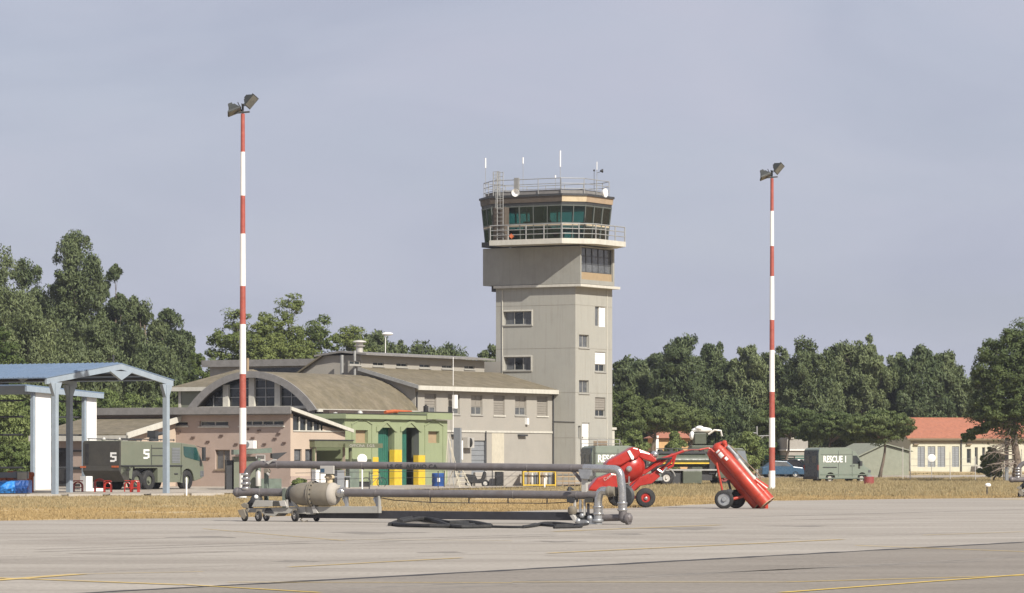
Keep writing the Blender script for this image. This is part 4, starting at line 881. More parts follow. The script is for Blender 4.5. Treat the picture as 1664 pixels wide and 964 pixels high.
mb = MB(); mb.fbox(fsg, *r, 0, .08); part('board', mb, Mt['olive'], sg)
t_ = text_mb('OFFICINA  E.G.B.', .25, fsg.P(r[0]+.5, r[2]+.06, -.003), (*T.u, 0), (0, 0, 1), .004, squeeze=1.7); part('lettering', t_, Mt['hub'], sg)
# ---------------------------------------------------------------- guard hut behind the left mast
Hf = Frame(X(380, 222), 222, 7)
hut = thing('green_hut', 'grey green hut with an upswept flat roof behind the left striped mast', 'hut', (*Hf.W(1.6, 1, 0)[:2], .1))
fh0 = Face(Hf, 'b', 0)
h = lambda px, py: (fh0.s_(px), fh0.z_(px, py))
mb = MB(); mb.box(Hf, h(380, 0)[0], h(424, 0)[0], 0, 2.2, 0, h(400, 742)[1]); part('body', mb, Mt['greygreen'], hut)
mb = MB(); mb.fprism(fh0, [h(379, 739), h(441, 736), h(441, 728), h(398, 731), h(379, 731)], -.5, 2.6); part('roof', mb, Mt['framegreen'], hut)
mb = MB(); mb.fprism(fh0, [h(441.5, 744), h(450, 747), h(466, 735), h(441.5, 737)], -.4, 1.6); part('roof_wedge', mb, Mt['dark'], hut)
mb = MB(); r = fh0.rect(417, 740, 431, 750); mb.fbox(fh0, *r, -.1, 0.3); part('wall_box', mb, Mt['hub'], hut)
mb = MB(); mb.fbox(fh0, h(425, 0)[0], h(458, 0)[0], .0, h(440, 778)[1], .3, 1.2); part('low_cabinet', mb, Mt['framegreen'], hut)
mb = MB(); mb.fbox(fh0, h(419, 0)[0], h(423, 0)[0], 0, h(420, 744)[1], -.25, -.1); part('post', mb, Mt['framegreen'], hut)
mb = MB(); mb.lathe(fh0.P(h(419, 0)[0], h(418, 790)[1], -.5), (0, 0, 1), [(0, .17), (.8, .17), (.9, .1), (.95, .05)], 12)
solo('gas_bottle', mb, Mt['hub'], 'pale upright gas bottle standing before the green hut', 'gas bottle')
mb = MB(); mb.box(Hf, h(368, 0)[0], h(378, 0)[0], .2, 2.4, 0, h(372, 748)[1]); part('side_store', mb, Mt['dark'], hut)
# ---------------------------------------------------------------- red-roofed house on the right
RH = Frame(X(1480, 350), 350, 16)
rh = thing('red_roofed_house', 'long cream bungalow with a terracotta roof and grey shutters', 'house', (*RH.W(6, 4, 0)[:2], .7))
f_ = Face(RH, 'b', 0); L1 = f_.s_(1700); zE_ = f_.z_(1540, 713)
op = [f_.rect(1491, 725.5, 1503, 759), f_.rect(1507.5, 725.5, 1520, 759), f_.rect(1523.5, 725.5, 1536, 759), f_.rect(1547, 725.5, 1558.5, 759), f_.rect(1571, 729.5, 1578, 753), f_.rect(1584, 727, 1589, 756), f_.rect(1596, 727, 1601, 753)]
mb = MB(); wall(mb, f_, 0, L1, .3, zE_, op, .2); wall(mb, Face(RH, 'a', 0), 0, 7.5, .3, zE_); wall(mb, Face(RH, 'a', L1), 0, 7.5, .3, zE_); wall(mb, Face(RH, 'b', 7.5), 0, L1, .3, zE_)
part('wall', mb, Mt['yellowwall'], rh)
for r in op[:4]: shutter(rh, f_, r, .08, 'greyshutter', .2, split=True)
for r in op[4:]: window(rh, f_, r, .2, 1, 1, gm='darkglass', sill=False)
W = RH.W; zr = f_.z_(1540, 680); e0 = -.5; rl = f_.s_(1458)
mb = MB(); b0, b1 = -.55, 8.0; zz0 = zE_+.08
# tile courses as overlapping strips
for side in (0, 1):
    n = 16
    for k in range(n):
        f0, f1 = k/n, (k+1)/n; y0, y1 = (b0, 3.75) if side == 0 else (b1, 3.75)
        q0, q1 = y0+(y1-y0)*f0, y0+(y1-y0)*f1; za, zb2 = zz0+(zr-zz0)*f0, zz0+(zr-zz0)*f1
        hip = lambda f: rl+.0-.6+(1-0)*f*0
        mb.box8([W(-.6, q0, za-.05), W(L1+.6, q0, za-.05), W(L1+.6, q1, zb2-.05), W(-.6, q1, zb2-.05), W(-.6, q0, za+.06), W(L1+.6, q0, za+.06), W(L1+.6, q1, zb2+.02), W(-.6, q1, zb2+.02)])
mb.box(RH, -.62, L1+.62, 3.62, 3.88, zr-.02, zr+.12)
part('tiled_roof', mb, Mt['redterra'], rh)
mb = MB(); mb.box(RH, -.55, L1+.55, b0+.02, -.003, zE_-.08, zE_+.03); part('soffit', mb, Mt['wood'], rh)
mb = MB(); P = Face(RH, 'a', 0).P
mb.add([P(0, zE_), P(7.5, zE_), P(3.75, zr-.1)], [(0, 1, 2)]); part('gable', mb, Mt['yellowwall'], rh)
mb = MB(); s = f_.s_(1561.5); mb.tube([f_.P(s, .4, -.1), f_.P(s, zE_, -.1)], .06, 6); part('drainpipe', mb, Mt['dark'], rh)
mb = MB(); mb.fbox(f_, .0, L1, zE_-.38, zE_-.25, -.02, -.002)
for px in (1484, 1570): s = f_.s_(px); mb.fbox(f_, s, s+.5, f_.z_(px, 723), f_.z_(px, 721), -.25, -.003)
part('wall_lamp', mb, Mt['wood'], rh)
mb = MB(); s0, s1 = f_.s_(1556), f_.s_(1592)
mb.prism([f_.P(s0, .4, -2.6), f_.P(s0+.8, .4, -2.6), f_.P((s0+s1)/2, f_.z_(1575, 758), -2.2), f_.P((s0+s1)/2+1.2, f_.z_(1575, 757), -2.2), f_.P(s1, .4, -2.6)], Vector((RH.v[0], RH.v[1], 0))*1.6)
solo('gravel_heap', mb, Mt['concrete'], 'pinkish grey heap against the cream house near the pine', 'heap', loc=None)
# lower right-hand extension of the roof seen through the pine is the same roof
# grey-green tent-like shed
SH = Frame(X(1393, 325), 325, 20); fsd = Face(SH, 'b', 0)
mb = MB(); pts = [(fsd.s_(px), fsd.z_(px, py)) for px, py in ((1393, 775), (1393, 742), (1436, 723), (1477, 734), (1477, 775))]; mb.fprism(fsd, pts, 0, 6)
sh = solo('canvas_shed', mb, Mt['greywall'], 'plain grey green gabled shed between the umbrella tree and the cream house', 'shed')
mb = MB(); mb.fprism(fsd, [(pts[0][0]-.2, pts[1][1]-.1), (pts[2][0], pts[2][1]+.06), (pts[3][0]+.3, pts[3][1]-.02), (pts[3][0]+.3, pts[3][1]+.06), (pts[2][0], pts[2][1]+.16), (pts[0][0]-.2, pts[1][1])], -.25, 6.2); part('roof', mb, Mt['greywall'], sh)
# grey house / signboard behind the van
GH_ = Frame(X(1279, 340), 340, 6); fgh = Face(GH_, 'b', 0); z = lambda py: fgh.z_(1295, py)
g_ = thing('grey_house', 'pale grey box of a house half hidden by the umbrella trees', 'house', (*GH_.W(1, 1, 0)[:2], .7))
mb = MB(); mb.box(GH_, 0, fgh.s_(1313), 0, 5, .4, z(714)); part('wall', mb, Mt['greyhouse'], g_)
mb = MB(); mb.box(GH_, -.1, fgh.s_(1314), -.15, 5, z(732.5), z(730.5)); part('string_course', mb, Mt['white'], g_)
mb = MB(); mb.box(GH_, .2, fgh.s_(1290), -.08, 5, z(714), z(711)); part('roof', mb, Mt['concrete'], g_)
G2 = Frame(X(1316, 348), 348, 4); fg2 = Face(G2, 'b', 0)
mb = MB(); mb.box(G2, 0, fg2.s_(1400), 0, 5, .5, fg2.z_(1350, 727)); solo('long_low_shed', mb, Mt['greywall'], 'long low drab shed wall behind the rescue van', 'shed')
# orange house peeking between trees
OH = Frame(X(1071, 345), 345, 10); fo = Face(OH, 'b', 0)
oh = thing('orange_house', 'small orange walled house among the trees behind the tanker', 'house', (*OH.W(2, 2, 0)[:2], .7))
mb = MB(); mb.box(OH, 0, fo.s_(1135), 0, 5, .5, fo.z_(1100, 712)); part('wall', mb, Mt['orangewall'], oh)
mb = MB(); mb.box(OH, -.35, -.1, -.3, 0, .5, fo.z_(1100, 708)); part('corner_post', mb, Mt['white'], oh)
mb = MB(); W = OH.W; a1 = fo.s_(1137)
mb.add([W(-.4, -.4, fo.z_(1100, 712)), W(a1, -.4, fo.z_(1100, 712)), W(a1, 5.4, fo.z_(1100, 712)), W(-.4, 5.4, fo.z_(1100, 712)), W(.8, 2.5, fo.z_(1100, 700)), W(a1-.8, 2.5, fo.z_(1100, 700))], [(0, 1, 5, 4), (1, 2, 5), (2, 3, 4, 5), (3, 0, 4), (0, 3, 2, 1)]); part('roof', mb, Mt['redterra'], oh)

# ---------------------------------------------------------------- shelters on the left
S1 = Frame(X(80, 197), 197, 60)
sh1 = thing('vehicle_shelter', 'open steel vehicle shelter with a low pitched blue sheet roof', 'shelter', (*S1.W(5, 3, 0)[:2], 0))
fS = Face(S1, 'a', 0)   # unused guide
wS = 10.2; zEv = S1.zb(80, 617, 0); z2 = S1.zb(261, 620, 0); ridge = 5.9
zRd = Z(593, S1.W(ridge, 0, 0)[1]); Lb = 26
mb = MB(); W = S1.W
def shroof(a0, z0, a1, z1, b0, b1, th, m): mb.box8([W(a0, b0, z0-th), W(a1, b0, z1-th), W(a1, b1, z1-th), W(a0, b1, z0-th), W(a0, b0, z0), W(a1, b0, z1), W(a1, b1, z1), W(a0, b1, z0)], m)
zt0 = zEv+.1; zt1 = z2+.1
shroof(-.9, zt0+.0, ridge, zRd+.1, -.45, Lb, .05, 0); shroof(ridge, zRd+.1, wS+.7, zt1, -.45, Lb, .05, 0)
part('sheet_roof', mb, Mt['blueroof'], sh1)
mb = MB()
for i in range(80):
    b = -.3+i*.33
    mb.box8([W(-.9, b, zt0), W(ridge-.1, b, zRd+.08), W(ridge-.1, b+.06, zRd+.08), W(-.9, b+.06, zt0), W(-.9, b, zt0+.04), W(ridge-.1, b, zRd+.14), W(ridge-.1, b+.06, zRd+.14), W(-.9, b+.06, zt0+.04)])
part('roof_ribs', mb, Mt['blueroof'], sh1, kind='stuff')
mb = MB()
for b in (-.38, 6.3, 13, 19.6, 26.2):
    for a0, z0, a1, z1 in ((-.8, zt0-.06, ridge, zRd+.04), (ridge, zRd+.04, wS+.6, zt1-.06)):
        mb.box8([W(a0, b-.07, z0-.3), W(a1, b-.07, z1-.3), W(a1, b+.07, z1-.3), W(a0, b+.07, z0-.3), W(a0, b-.07, z0), W(a1, b-.07, z1), W(a1, b+.07, z1), W(a0, b+.07, z0)])
    mb.prism([W(ridge-1.1, b-.09, zRd-.35), W(ridge+1.1, b-.09, zRd-.35), W(ridge, b-.09, zRd-.85)], Vector(W(0, .18, 0))-Vector(W(0, 0, 0)))
part('rafters', mb, Mt['steelblue'], sh1)
for b in (-.38, 6.3, 13, 19.6):
    for a in (0, wS):
        mb = MB(); zz = (zt0 if a == 0 else zt1)-.3
        mb.box(S1, a-.14, a+.14, b-.14, b+.14, -.1, zz); mb.prism([W(a-.14, b-.1, zz-.7), W(a+.14, b-.1, zz-.7), W(a+.5, b-.1, zz+.05), W(a-.5, b-.1, zz+.05)], Vector(W(0, .2, 0))-Vector(W(0, 0, 0)))
        mb.box(S1, a-.25, a+.25, b-.25, b+.25, -.05, .06); part('post', mb, Mt['steelblue'], sh1)
mb = MB()
for a in np.linspace(.3, wS-.3, 9): z = np.interp(a, [-.9, ridge, wS+.7], [zt0, zRd+.1, zt1])-.06; mb.box(S1, a-.05, a+.05, -.2, Lb, z-.12, z)
part('purlins', mb, Mt['dark'], sh1)
mb = MB(); p = W(ridge, .1, zRd+.1); mb.tube([p, (p[0], p[1], p[2]+.45)], .06, 6); part('ridge_vent', mb, Mt['dark'], sh1)
# second shelter behind with white sheet columns
S2 = Frame(X(61, 222), 222, 60)
sh2 = thing('rear_shelter', 'second lower blue roofed shelter with white sheeted columns', 'shelter', (*S2.W(2, 4, 0)[:2], .1))
W = S2.W; wq = S2.on_b(144, 0)
za2 = S2.zb(66, 637, 0); zb3 = S2.zb(146, 642, 0)
def column(a, z, wd):
    mb = MB(); mb.box(S2, a-.25, a+wd, -.05, .06, -.1, z); part('white_column', mb, Mt['whitepanel'], sh2)
    mb = MB(); mb.box(S2, a-.55, a-.35, -.1, .12, -.1, z); part('steel_post', mb, Mt['steelblue'], sh2)
column(0, za2, 1.25); column(wq, zb3, .75)
mb = MB(); mb.box8([W(-1.6, -.3, za2+.35), W(wq+1.2, -.3, zb3+.1), W(wq+1.2, 24, zb3+.1), W(-1.6, 24, za2+.35), W(-1.6, -.3, za2+.42), W(wq+1.2, -.3, zb3+.17), W(wq+1.2, 24, zb3+.17), W(-1.6, 24, za2+.42)]); part('sheet_roof', mb, Mt['blueroof'], sh2)
mb = MB(); mb.box8([W(-1.5, -.35, za2), W(wq+1.1, -.35, zb3-.2), W(wq+1.1, -.2, zb3-.2), W(-1.5, -.2, za2), W(-1.5, -.35, za2+.34), W(wq+1.1, -.35, zb3+.09), W(wq+1.1, -.2, zb3+.09), W(-1.5, -.2, za2+.34)]); part('edge_beam', mb, Mt['steelblue'], sh2)
mb = MB()
for py in (652, 678, 707, 760):
    z = Z(py, 225); mb.tube([W(-.1, 1, z), W(-.1, 22, z)], .07, 6); mb.tube([W(wq, .5, z), W(.4, .5, z)], .06, 6)
part('cross_rails', mb, Mt['dark'], sh2)
# ================================================================ vegetation
M_euc = leafmat('eucalyptus_leaf', (.062, .088, .036), (.175, .205, .092))
M_pine = leafmat('pine_needle', (.062, .096, .024), (.175, .205, .062))
M_fea = leafmat('acacia_leaf', (.065, .095, .03), (.17, .20, .07))
M_bush = leafmat('bush_leaf', (.075, .115, .03), (.21, .25, .085))
def leaf_mesh(name, lobes, n, leaf, m, seed, clump=.26, perlobe=26, drop=0.0, flat=1.0, long_=1.6):
    """leaves in clumps over the shells of ellipsoid lobes (x,y,z,rx,ry,rz), local metres"""
    r = np.random.default_rng(seed); vol = np.array([l[3]*l[5]+.2 for l in lobes]); vol = vol/vol.sum()
    C = []; N_ = []
    for l, f in zip(lobes, vol):
        nc = max(6, int(perlobe*len(lobes)*f)); d = r.normal(size=(nc, 3)); d /= np.linalg.norm(d, axis=1)[:, None]
        rr = np.cbrt(r.uniform(.10, 1.0, nc))[:, None] * r.uniform(.86, 1.12, (nc, 1)); c = np.array(l[:3]) + d*rr*np.array(l[3:])
        nl = int(n*f/nc)+1; s = clump*min(l[3], l[5])*r.uniform(.55, 1.3, nc)
        g = r.normal(size=(nc, nl, 3)); g /= np.linalg.norm(g, axis=2)[..., None]; g *= np.cbrt(r.uniform(.15, 1, (nc, nl, 1)))
        p = c[:, None, :] + g*s[:, None, None]*np.array([1.15, 1.15, .8*flat])
        p[..., 2] -= drop*np.abs(r.normal(size=(nc, nl)))*s[:, None]
        C.append(p.reshape(-1, 3)); nn = g + .5*d[:, None, :] + np.array([0, 0, .35]) + r.normal(0, .55, g.shape); N_.append(nn.reshape(-1, 3))
    P = np.concatenate(C); Nn = np.concatenate(N_); Nn /= np.linalg.norm(Nn, axis=1)[:, None]; k = len(P)
    a = np.cross(Nn, r.normal(size=(k, 3))); a /= np.linalg.norm(a, axis=1)[:, None]; b = np.cross(Nn, a)
    if drop: a[:, 2] -= .8; a /= np.linalg.norm(a, axis=1)[:, None]
    s = leaf*r.uniform(.6, 1.3, (k, 1)); la = a*s*long_*.5; lb = b*s*.5
    V = np.stack([P-la*.8+lb*.55, P+la, P-la*.5-lb*.85], 1).reshape(-1, 3).astype(np.float32)
    me = bpy.data.meshes.new(name); me.vertices.add(len(V)); me.vertices.foreach_set('co', V.ravel())
    me.loops.add(k*3); me.loops.foreach_set('vertex_index', np.arange(k*3, dtype=np.int32)); me.polygons.add(k)
    me.polygons.foreach_set('loop_start', np.arange(0, k*3, 3, dtype=np.int32)); me.update(calc_edges=True); me.materials.append(m)
    return me
def rlobes(r, H, Rw, z0, n, top=.0, kind='euc'):
    L_ = []; hz = (H-z0)/2; zc = z0+hz
    if kind in ('euc', 'pine', 'bush'):
        n = int(n*{'euc': 2.0, 'pine': 2.0, 'bush': 1.4}[kind]); ga = 2.39996; ph = r.uniform(0, 6.28)
        for i in range(n):
            u = 1-1.75*(i+.5)/n; ang = ph+i*ga+r.uniform(-.4, .4); c = math.sqrt(max(0, 1-abs(u)**3)); k = r.uniform(.56, .80)
            if kind == 'euc': s = Rw*r.uniform(.24, .40); e = 1.1-.1*max(0, u)
            elif kind == 'pine': s = Rw*r.uniform(.22, .36); e = 1.1-.15*max(0, u)
            else: s = Rw*r.uniform(.3, .45); e = 1
            x, y, z = Rw*k*c*math.cos(ang)*e, Rw*k*c*math.sin(ang)*e, zc+hz*u*k*1.05
            sz = s*(r.uniform(.95, 1.3) if kind == 'euc' else .8); sz = min(sz, hz*.5); L_.append((x, y, min(z, H-sz*.9), s, s, sz))
        L_.append((r.uniform(-.15, .15)*Rw, 0, H-min(hz*.5, Rw*.36), Rw*.34, Rw*.34, min(hz*.5, Rw*.36)))
        L_.append((0, 0, zc-.05*hz, Rw*.66, Rw*.66, hz*.74))
    elif kind == 'flat':
        for i in range(n):
            ang = r.uniform(0, 6.28); q = Rw*math.sqrt(r.uniform(.02, .78)); s = Rw*r.uniform(.22, .34); dome = (1-(q/Rw)**2)
            L_.append((q*math.cos(ang), q*math.sin(ang), z0+(H-z0)*(.28+.46*dome)+r.uniform(-.25, .2), s*1.2, s*1.2, (H-z0)*r.uniform(.16, .26)))
        L_.append((0, 0, z0+(H-z0)*.5, Rw*.75, Rw*.75, (H-z0)*.36))
    return L_
def trunk_mb(lobes, H, r0, seed, fork=.25, base=0.0, nb=9, lean=0):
    r = random.Random(seed); mb = MB(); x, y = 0, 0; path = [(0, 0, base-.4)]; R = [r0*1.25]; steps = 7; top = H*.82
    for i in range(1, steps+1):
        x += r.uniform(-.25, .25)+lean/steps; y += r.uniform(-.2, .2); path.append((x, y, base+top*i/steps)); R.append(max(.03, r0*(1-.85*i/steps)))
    mb.tube(path, R, 8)
    ls = sorted(lobes, key=lambda l: -l[3])[:nb]
    for l in ls:
        z = max(base+H*fork, min(l[2]*.72, base+top*.9)); k = np.interp(z, [p[2] for p in path], range(len(path))); i = min(int(k), len(path)-2); f = k-i
        p = Vector(path[i])*(1-f)+Vector(path[i+1])*f; q = Vector(l[:3]); rr = max(.04, np.interp(z, [p_[2] for p_ in path], R)*.55)
        m_ = p.lerp(q, .5)+Vector((r.uniform(-.3, .3), r.uniform(-.3, .3), r.uniform(-.1, .4)))
        mb.tube([p, m_, q], [rr, rr*.6, rr*.2], 6)
        for _ in range(3):
            e = q+Vector((r.uniform(-1, 1)*l[3], r.uniform(-1, 1)*l[4], r.uniform(-.5, .9)*l[5]))*.8; mb.tube([m_.lerp(q, r.uniform(.1, .8)), e], [rr*.3, rr*.08], 5)
    return mb
KIND = {'euc': (M_euc, .215, .30, 1.3, .5), 'pine': (M_pine, .185, .34, .9, .0), 'flat': (M_fea, .165, .45, .6, .1), 'bush': (M_bush, .20, .4, .9, .1)}
LIB = {}
def tree(px, hw, ptop, Y, kind, label, name=None, zb=None, n=15000, seed=0, var=0, group=None, cat='tree', trunk=.35, fork=.2, nl=9, pbot=None, leaf=None, clump=None):
    x = X(px, Y); g = GH(x, Y)-.05; H_ = Z(ptop, Y)-g; Rw = hw*Y/F*1.15
    z0 = H_*.08 if zb is None else zb
    if pbot is not None: z0 = Z(pbot, Y)-g
    m, lf, cl, fl, dr = KIND[kind]; r = random.Random(seed*7+1)
    lob = rlobes(r, H_, Rw, z0, nl, kind=kind)
    nm = name or {'euc': 'eucalyptus_tree', 'pine': 'pine_tree', 'flat': 'umbrella_tree', 'bush': 'bush'}[kind]
    t = thing(nm, label, cat, (x, Y, g), group)
    me = leaf_mesh('crown', lob, int(n*2.3), (leaf or lf)*max(.75, Y/330), m, seed+11, clump or (.46 if kind == 'euc' else .46), 16, dr, fl, 1.9 if kind in ('euc',) else 1.5)
    o = bpy.data.objects.new('crown', me); COL.objects.link(o); o.parent = t
    tb = trunk_mb(lob, H_, trunk, seed+3, fork); me2 = bpy.data.meshes.new('trunk'); me2.from_pydata(tb.v, [], tb.f); me2.polygons.foreach_set('use_smooth', tb.sm); me2.materials.append(Mt['bark'])
    o2 = bpy.data.objects.new('trunk', me2); COL.objects.link(o2); o2.parent = t
    return t
G1 = 'eucalyptus trees behind the vehicle shelters'
for i, (px, hw, tp, Y, lab) in enumerate([
    (-8, 62, 400, 338, 'eucalyptus cut by the left picture edge, second tallest of its group'),
    (45, 50, 418, 352, 'eucalyptus filling the dip left of the tallest tree'),
    (125, 52, 372, 344, 'tallest eucalyptus of the left group, with a round high top'),
    (186, 32, 428, 356, 'narrow eucalyptus with sky gaps just right of the tallest tree'),
    (232, 46, 476, 348, 'eucalyptus in the middle of the slope falling to the right'),
    (278, 42, 503, 352, 'last tall eucalyptus before the sky gap, over the hip roofed block'),
    (50, 62, 486, 312, 'nearer dark eucalyptus above the blue shelter roof'),
    (150, 46, 520, 316, 'nearer eucalyptus straight above the shelter ridge'),
    (250, 52, 556, 318, 'nearer low eucalyptus above the right post of the shelter')]):
    tree(px, hw, tp, Y, 'euc', lab, seed=20+i, n=21000, group=G1, trunk=.5, nl=11)
tree(318, 26, 573, 300, 'pine', 'small bright green pine at the foot of the sky gap', seed=40, n=9000, nl=7, trunk=.2)
tree(8, 40, 532, 292, 'pine', 'light green pine at the far left edge above the blue roof', seed=41, n=14000, nl=9)
G2_ = 'pines behind the arched hall'
for i, (px, hw, tp, Y, lab) in enumerate([(386, 52, 500, 322, 'yellow green pine directly behind the left striped mast'), (462, 54, 474, 330, 'tallest pine behind the arched hall with a pointed top'),
    (428, 50, 506, 318, 'lower pine filling between the two tall pines'), (518, 54, 514, 334, 'pine left of the roof cowl, lower than the pointed pine'), (566, 48, 526, 340, 'pine behind the roof cowl')]):
    tree(px, hw, tp, Y, 'pine', lab, seed=50+i, n=17000, group=G2_, nl=17, zb=0)
G3 = 'trees behind the clerestory roof'
for i, (px, hw, tp, Y, lab) in enumerate([(622, 44, 537, 346, 'rounded tree left of centre over the clerestory roof'), (690, 44, 556, 350, 'low tree in the middle over the clerestory roof'),
    (732, 44, 560, 352, 'low tree over the clerestory right half'), (795, 34, 556, 340, 'tree squeezed between clerestory end and control tower'), (658, 36, 562, 344, 'small crown between two larger crowns over the clerestory'), (594, 34, 546, 348, 'tree touching the last pine over the clerestory left end')]):
    tree(px, hw, tp, Y, 'euc', lab, seed=60+i, n=13000, group=G3, nl=9, zb=2)
G4 = 'tall eucalyptus row right of the tower'
for i, (px, hw, tp, Y, lab) in enumerate([
    (1018, 42, 576, 368, 'eucalyptus directly against the right side of the tower'), (1066, 34, 572, 372, 'eucalyptus in the notch left of the highest right-hand crown'), (1110, 46, 543, 362, 'highest crown between tower and right mast'),
    (1163, 42, 556, 366, 'eucalyptus second right of the highest crown left of the mast'), (1215, 40, 560, 364, 'eucalyptus just left of the right mast'), (1262, 40, 562, 372, 'eucalyptus crossed by the right mast'),
    (1312, 46, 552, 362, 'wide eucalyptus first right of the right mast'), (1364, 40, 560, 370, 'eucalyptus between the two high crowns right of the mast'), (1402, 42, 547, 364, 'high rounded eucalyptus above the rescue van nose'),
    (1452, 36, 572, 372, 'eucalyptus above the left end of the red roof'), (1492, 42, 562, 364, 'eucalyptus above the middle of the red roof'), (1540, 40, 572, 366, 'eucalyptus above the right part of the red roof'), (1592, 40, 596, 372, 'lower eucalyptus behind the big pine')]):
    tree(px, hw, tp, Y, 'euc', lab, seed=80+i, n=19000, group=G4, trunk=.4, nl=10)
G5 = 'darker lower trees in front of the eucalyptus row'
for i, (px, hw, tp, Y, k, lab) in enumerate([
    (1012, 40, 622, 322, 'flat', 'dark spreading tree beside the tower foot'), (1060, 44, 640, 328, 'flat', 'spreading tree above the red tank trolley'), (1118, 44, 652, 332, 'flat', 'spreading tree above the orange house'),
    (1180, 46, 648, 336, 'euc', 'dull brownish tree behind the tanker cab')]):
    tree(px, hw, tp, Y, k, lab, seed=110+i, n=17000, group=G5, nl=14, pbot={0: 730, 1: 716, 2: 712}.get(i), trunk=.25)
G6 = 'umbrella shaped trees behind the rescue van'
for i, (px, hw, tp, Y, pb, lab) in enumerate([(1282, 58, 652, 324, 722, 'umbrella tree crossed by the right mast'), (1352, 52, 664, 316, 724, 'umbrella tree above the rescue van roof'), (1428, 56, 660, 312, 732, 'umbrella tree with a bare forked trunk right of the rescue van')]):
    tree(px, hw, tp, Y, 'flat', lab, seed=120+i, n=19000, group=G6, nl=20, pbot=pb, trunk=.16, fork=.3)
# big pine at the right edge with dead lower branches
bp_ = tree(1650, 66, 522, 288, 'pine', 'large pine at the right edge with grey dead lower branches', seed=140, n=30000, nl=22, pbot=742, trunk=.35, fork=.3)
for ch in bp_.children:
    if ch.name.startswith('crown'): ch.data.materials[0] = leafmat('dark_pine_needle', (.035, .06, .02), (.11, .14, .045))
rr_ = random.Random(77); mb = MB()
for i in range(64):
    z = 1.3+6.4*rr_.random(); a = rr_.uniform(1.8, 5.0); L_ = rr_.uniform(1.2, 3.4); p = Vector((rr_.uniform(-.1, .1), 0, z)); d = Vector((math.cos(a), math.sin(a)*.7, rr_.uniform(-.35, .25)))
    q = p+d*L_*.5+Vector((0, 0, rr_.uniform(-.2, .2))); e = p+d*L_+Vector((0, 0, rr_.uniform(-.7, .1))); mb.tube([p, q, e], [.05, .035, .012], 5)
    for _ in range(5):
        s = p.lerp(e, rr_.uniform(.3, .95)); mb.tube([s, s+Vector((rr_.uniform(-.8, .4), rr_.uniform(-.5, .5), rr_.uniform(-.8, .4)))], [.018, .006], 4)
me = bpy.data.meshes.new('dead_branches'); me.from_pydata(mb.v, [], mb.f); me.materials.append(Mt['deadwood']); o = bpy.data.objects.new('dead_branches', me); COL.objects.link(o); o.parent = bp_
bl_ = []
for k in range(9): q = k/8; bl_.append((-1.2-2.6*q, rr_.uniform(-.3, .3), 5.1-1.7*q+rr_.uniform(-.15, .25), .55-.2*q, .5-.2*q, .34))
me = leaf_mesh('bough', bl_, 14000, .17, M_pine, 141, .5, 12); o = bpy.data.objects.new('bough', me); COL.objects.link(o); o.parent = bp_
tree(1612, 18, 728, 292, 'bush', 'dark shrub at the right end of the cream house wall', name='shrub', cat='shrub', seed=142, n=7000, nl=6, trunk=.08)
# shrubs
SHR = [(1213, 24, 700, 300, 'pine shaped green shrub beside the utility pole'), (1097, 16, 702, 312, 'spiky pale shrub before the orange house'), (1022, 30, 700, 320, 'dark shrub behind the red tank trolley'), (1250, 30, 715, 345, 'deep green shrub between pole and right mast'), (1300, 26, 730, 350, 'dark shrub under the umbrella tree left of the van'), (1440, 26, 742, 345, 'low shrub behind the canvas shed')]
for i, (px, hw, tp, Y, lab) in enumerate(SHR): tree(px, hw, tp, Y, 'bush', lab, seed=150+i, n=7000, nl=7, name='shrub', cat='shrub', trunk=.07)
SL = [(10, 45, 640, 262, 'yellow green bush at the far left behind the blue crates'), (45, 40, 655, 268, 'leafy bush seen through the rear shelter'), (95, 36, 640, 275, 'bush seen between the white column and the dark post'), (125, 34, 632, 282, 'bush seen between the two white columns'), (170, 40, 632, 288, 'bush above the brown side wing roof'), (215, 42, 640, 286, 'bush under the shelter roof above the fire engine'), (258, 36, 650, 290, 'bush just left of the hip roofed block'), (295, 26, 640, 300, 'bush behind the hip roofed block left wall'), (25, 40, 720, 255, 'low bush behind the blue crates')]
for i, (px, hw, tp, Y, lab) in enumerate(SL): tree(px, hw, tp, Y, 'bush', lab, seed=170+i, n=9000, nl=9, name='shrub', cat='shrub', trunk=.07, zb=.0, group='bushes behind the shelters')
# far woodland closing the gaps behind the rows (one mass nobody could count)
lob = []
rw = random.Random(5)
for px in range(-420, 2100, 26):
    Y = 395; lob.append((X(px, Y)+rw.uniform(-.6, .6), Y+rw.uniform(-4, 4), GH(0, 400)+2.5+rw.uniform(-.5, 1), 2.6, 2.6, 4.0))
me = leaf_mesh('woodland', lob, 84000, .6, M_euc, 999, .45, 10, .3, 1.0, 1.6); o = bpy.data.objects.new('woodland', me); COL.objects.link(o); o['kind'] = 'stuff'
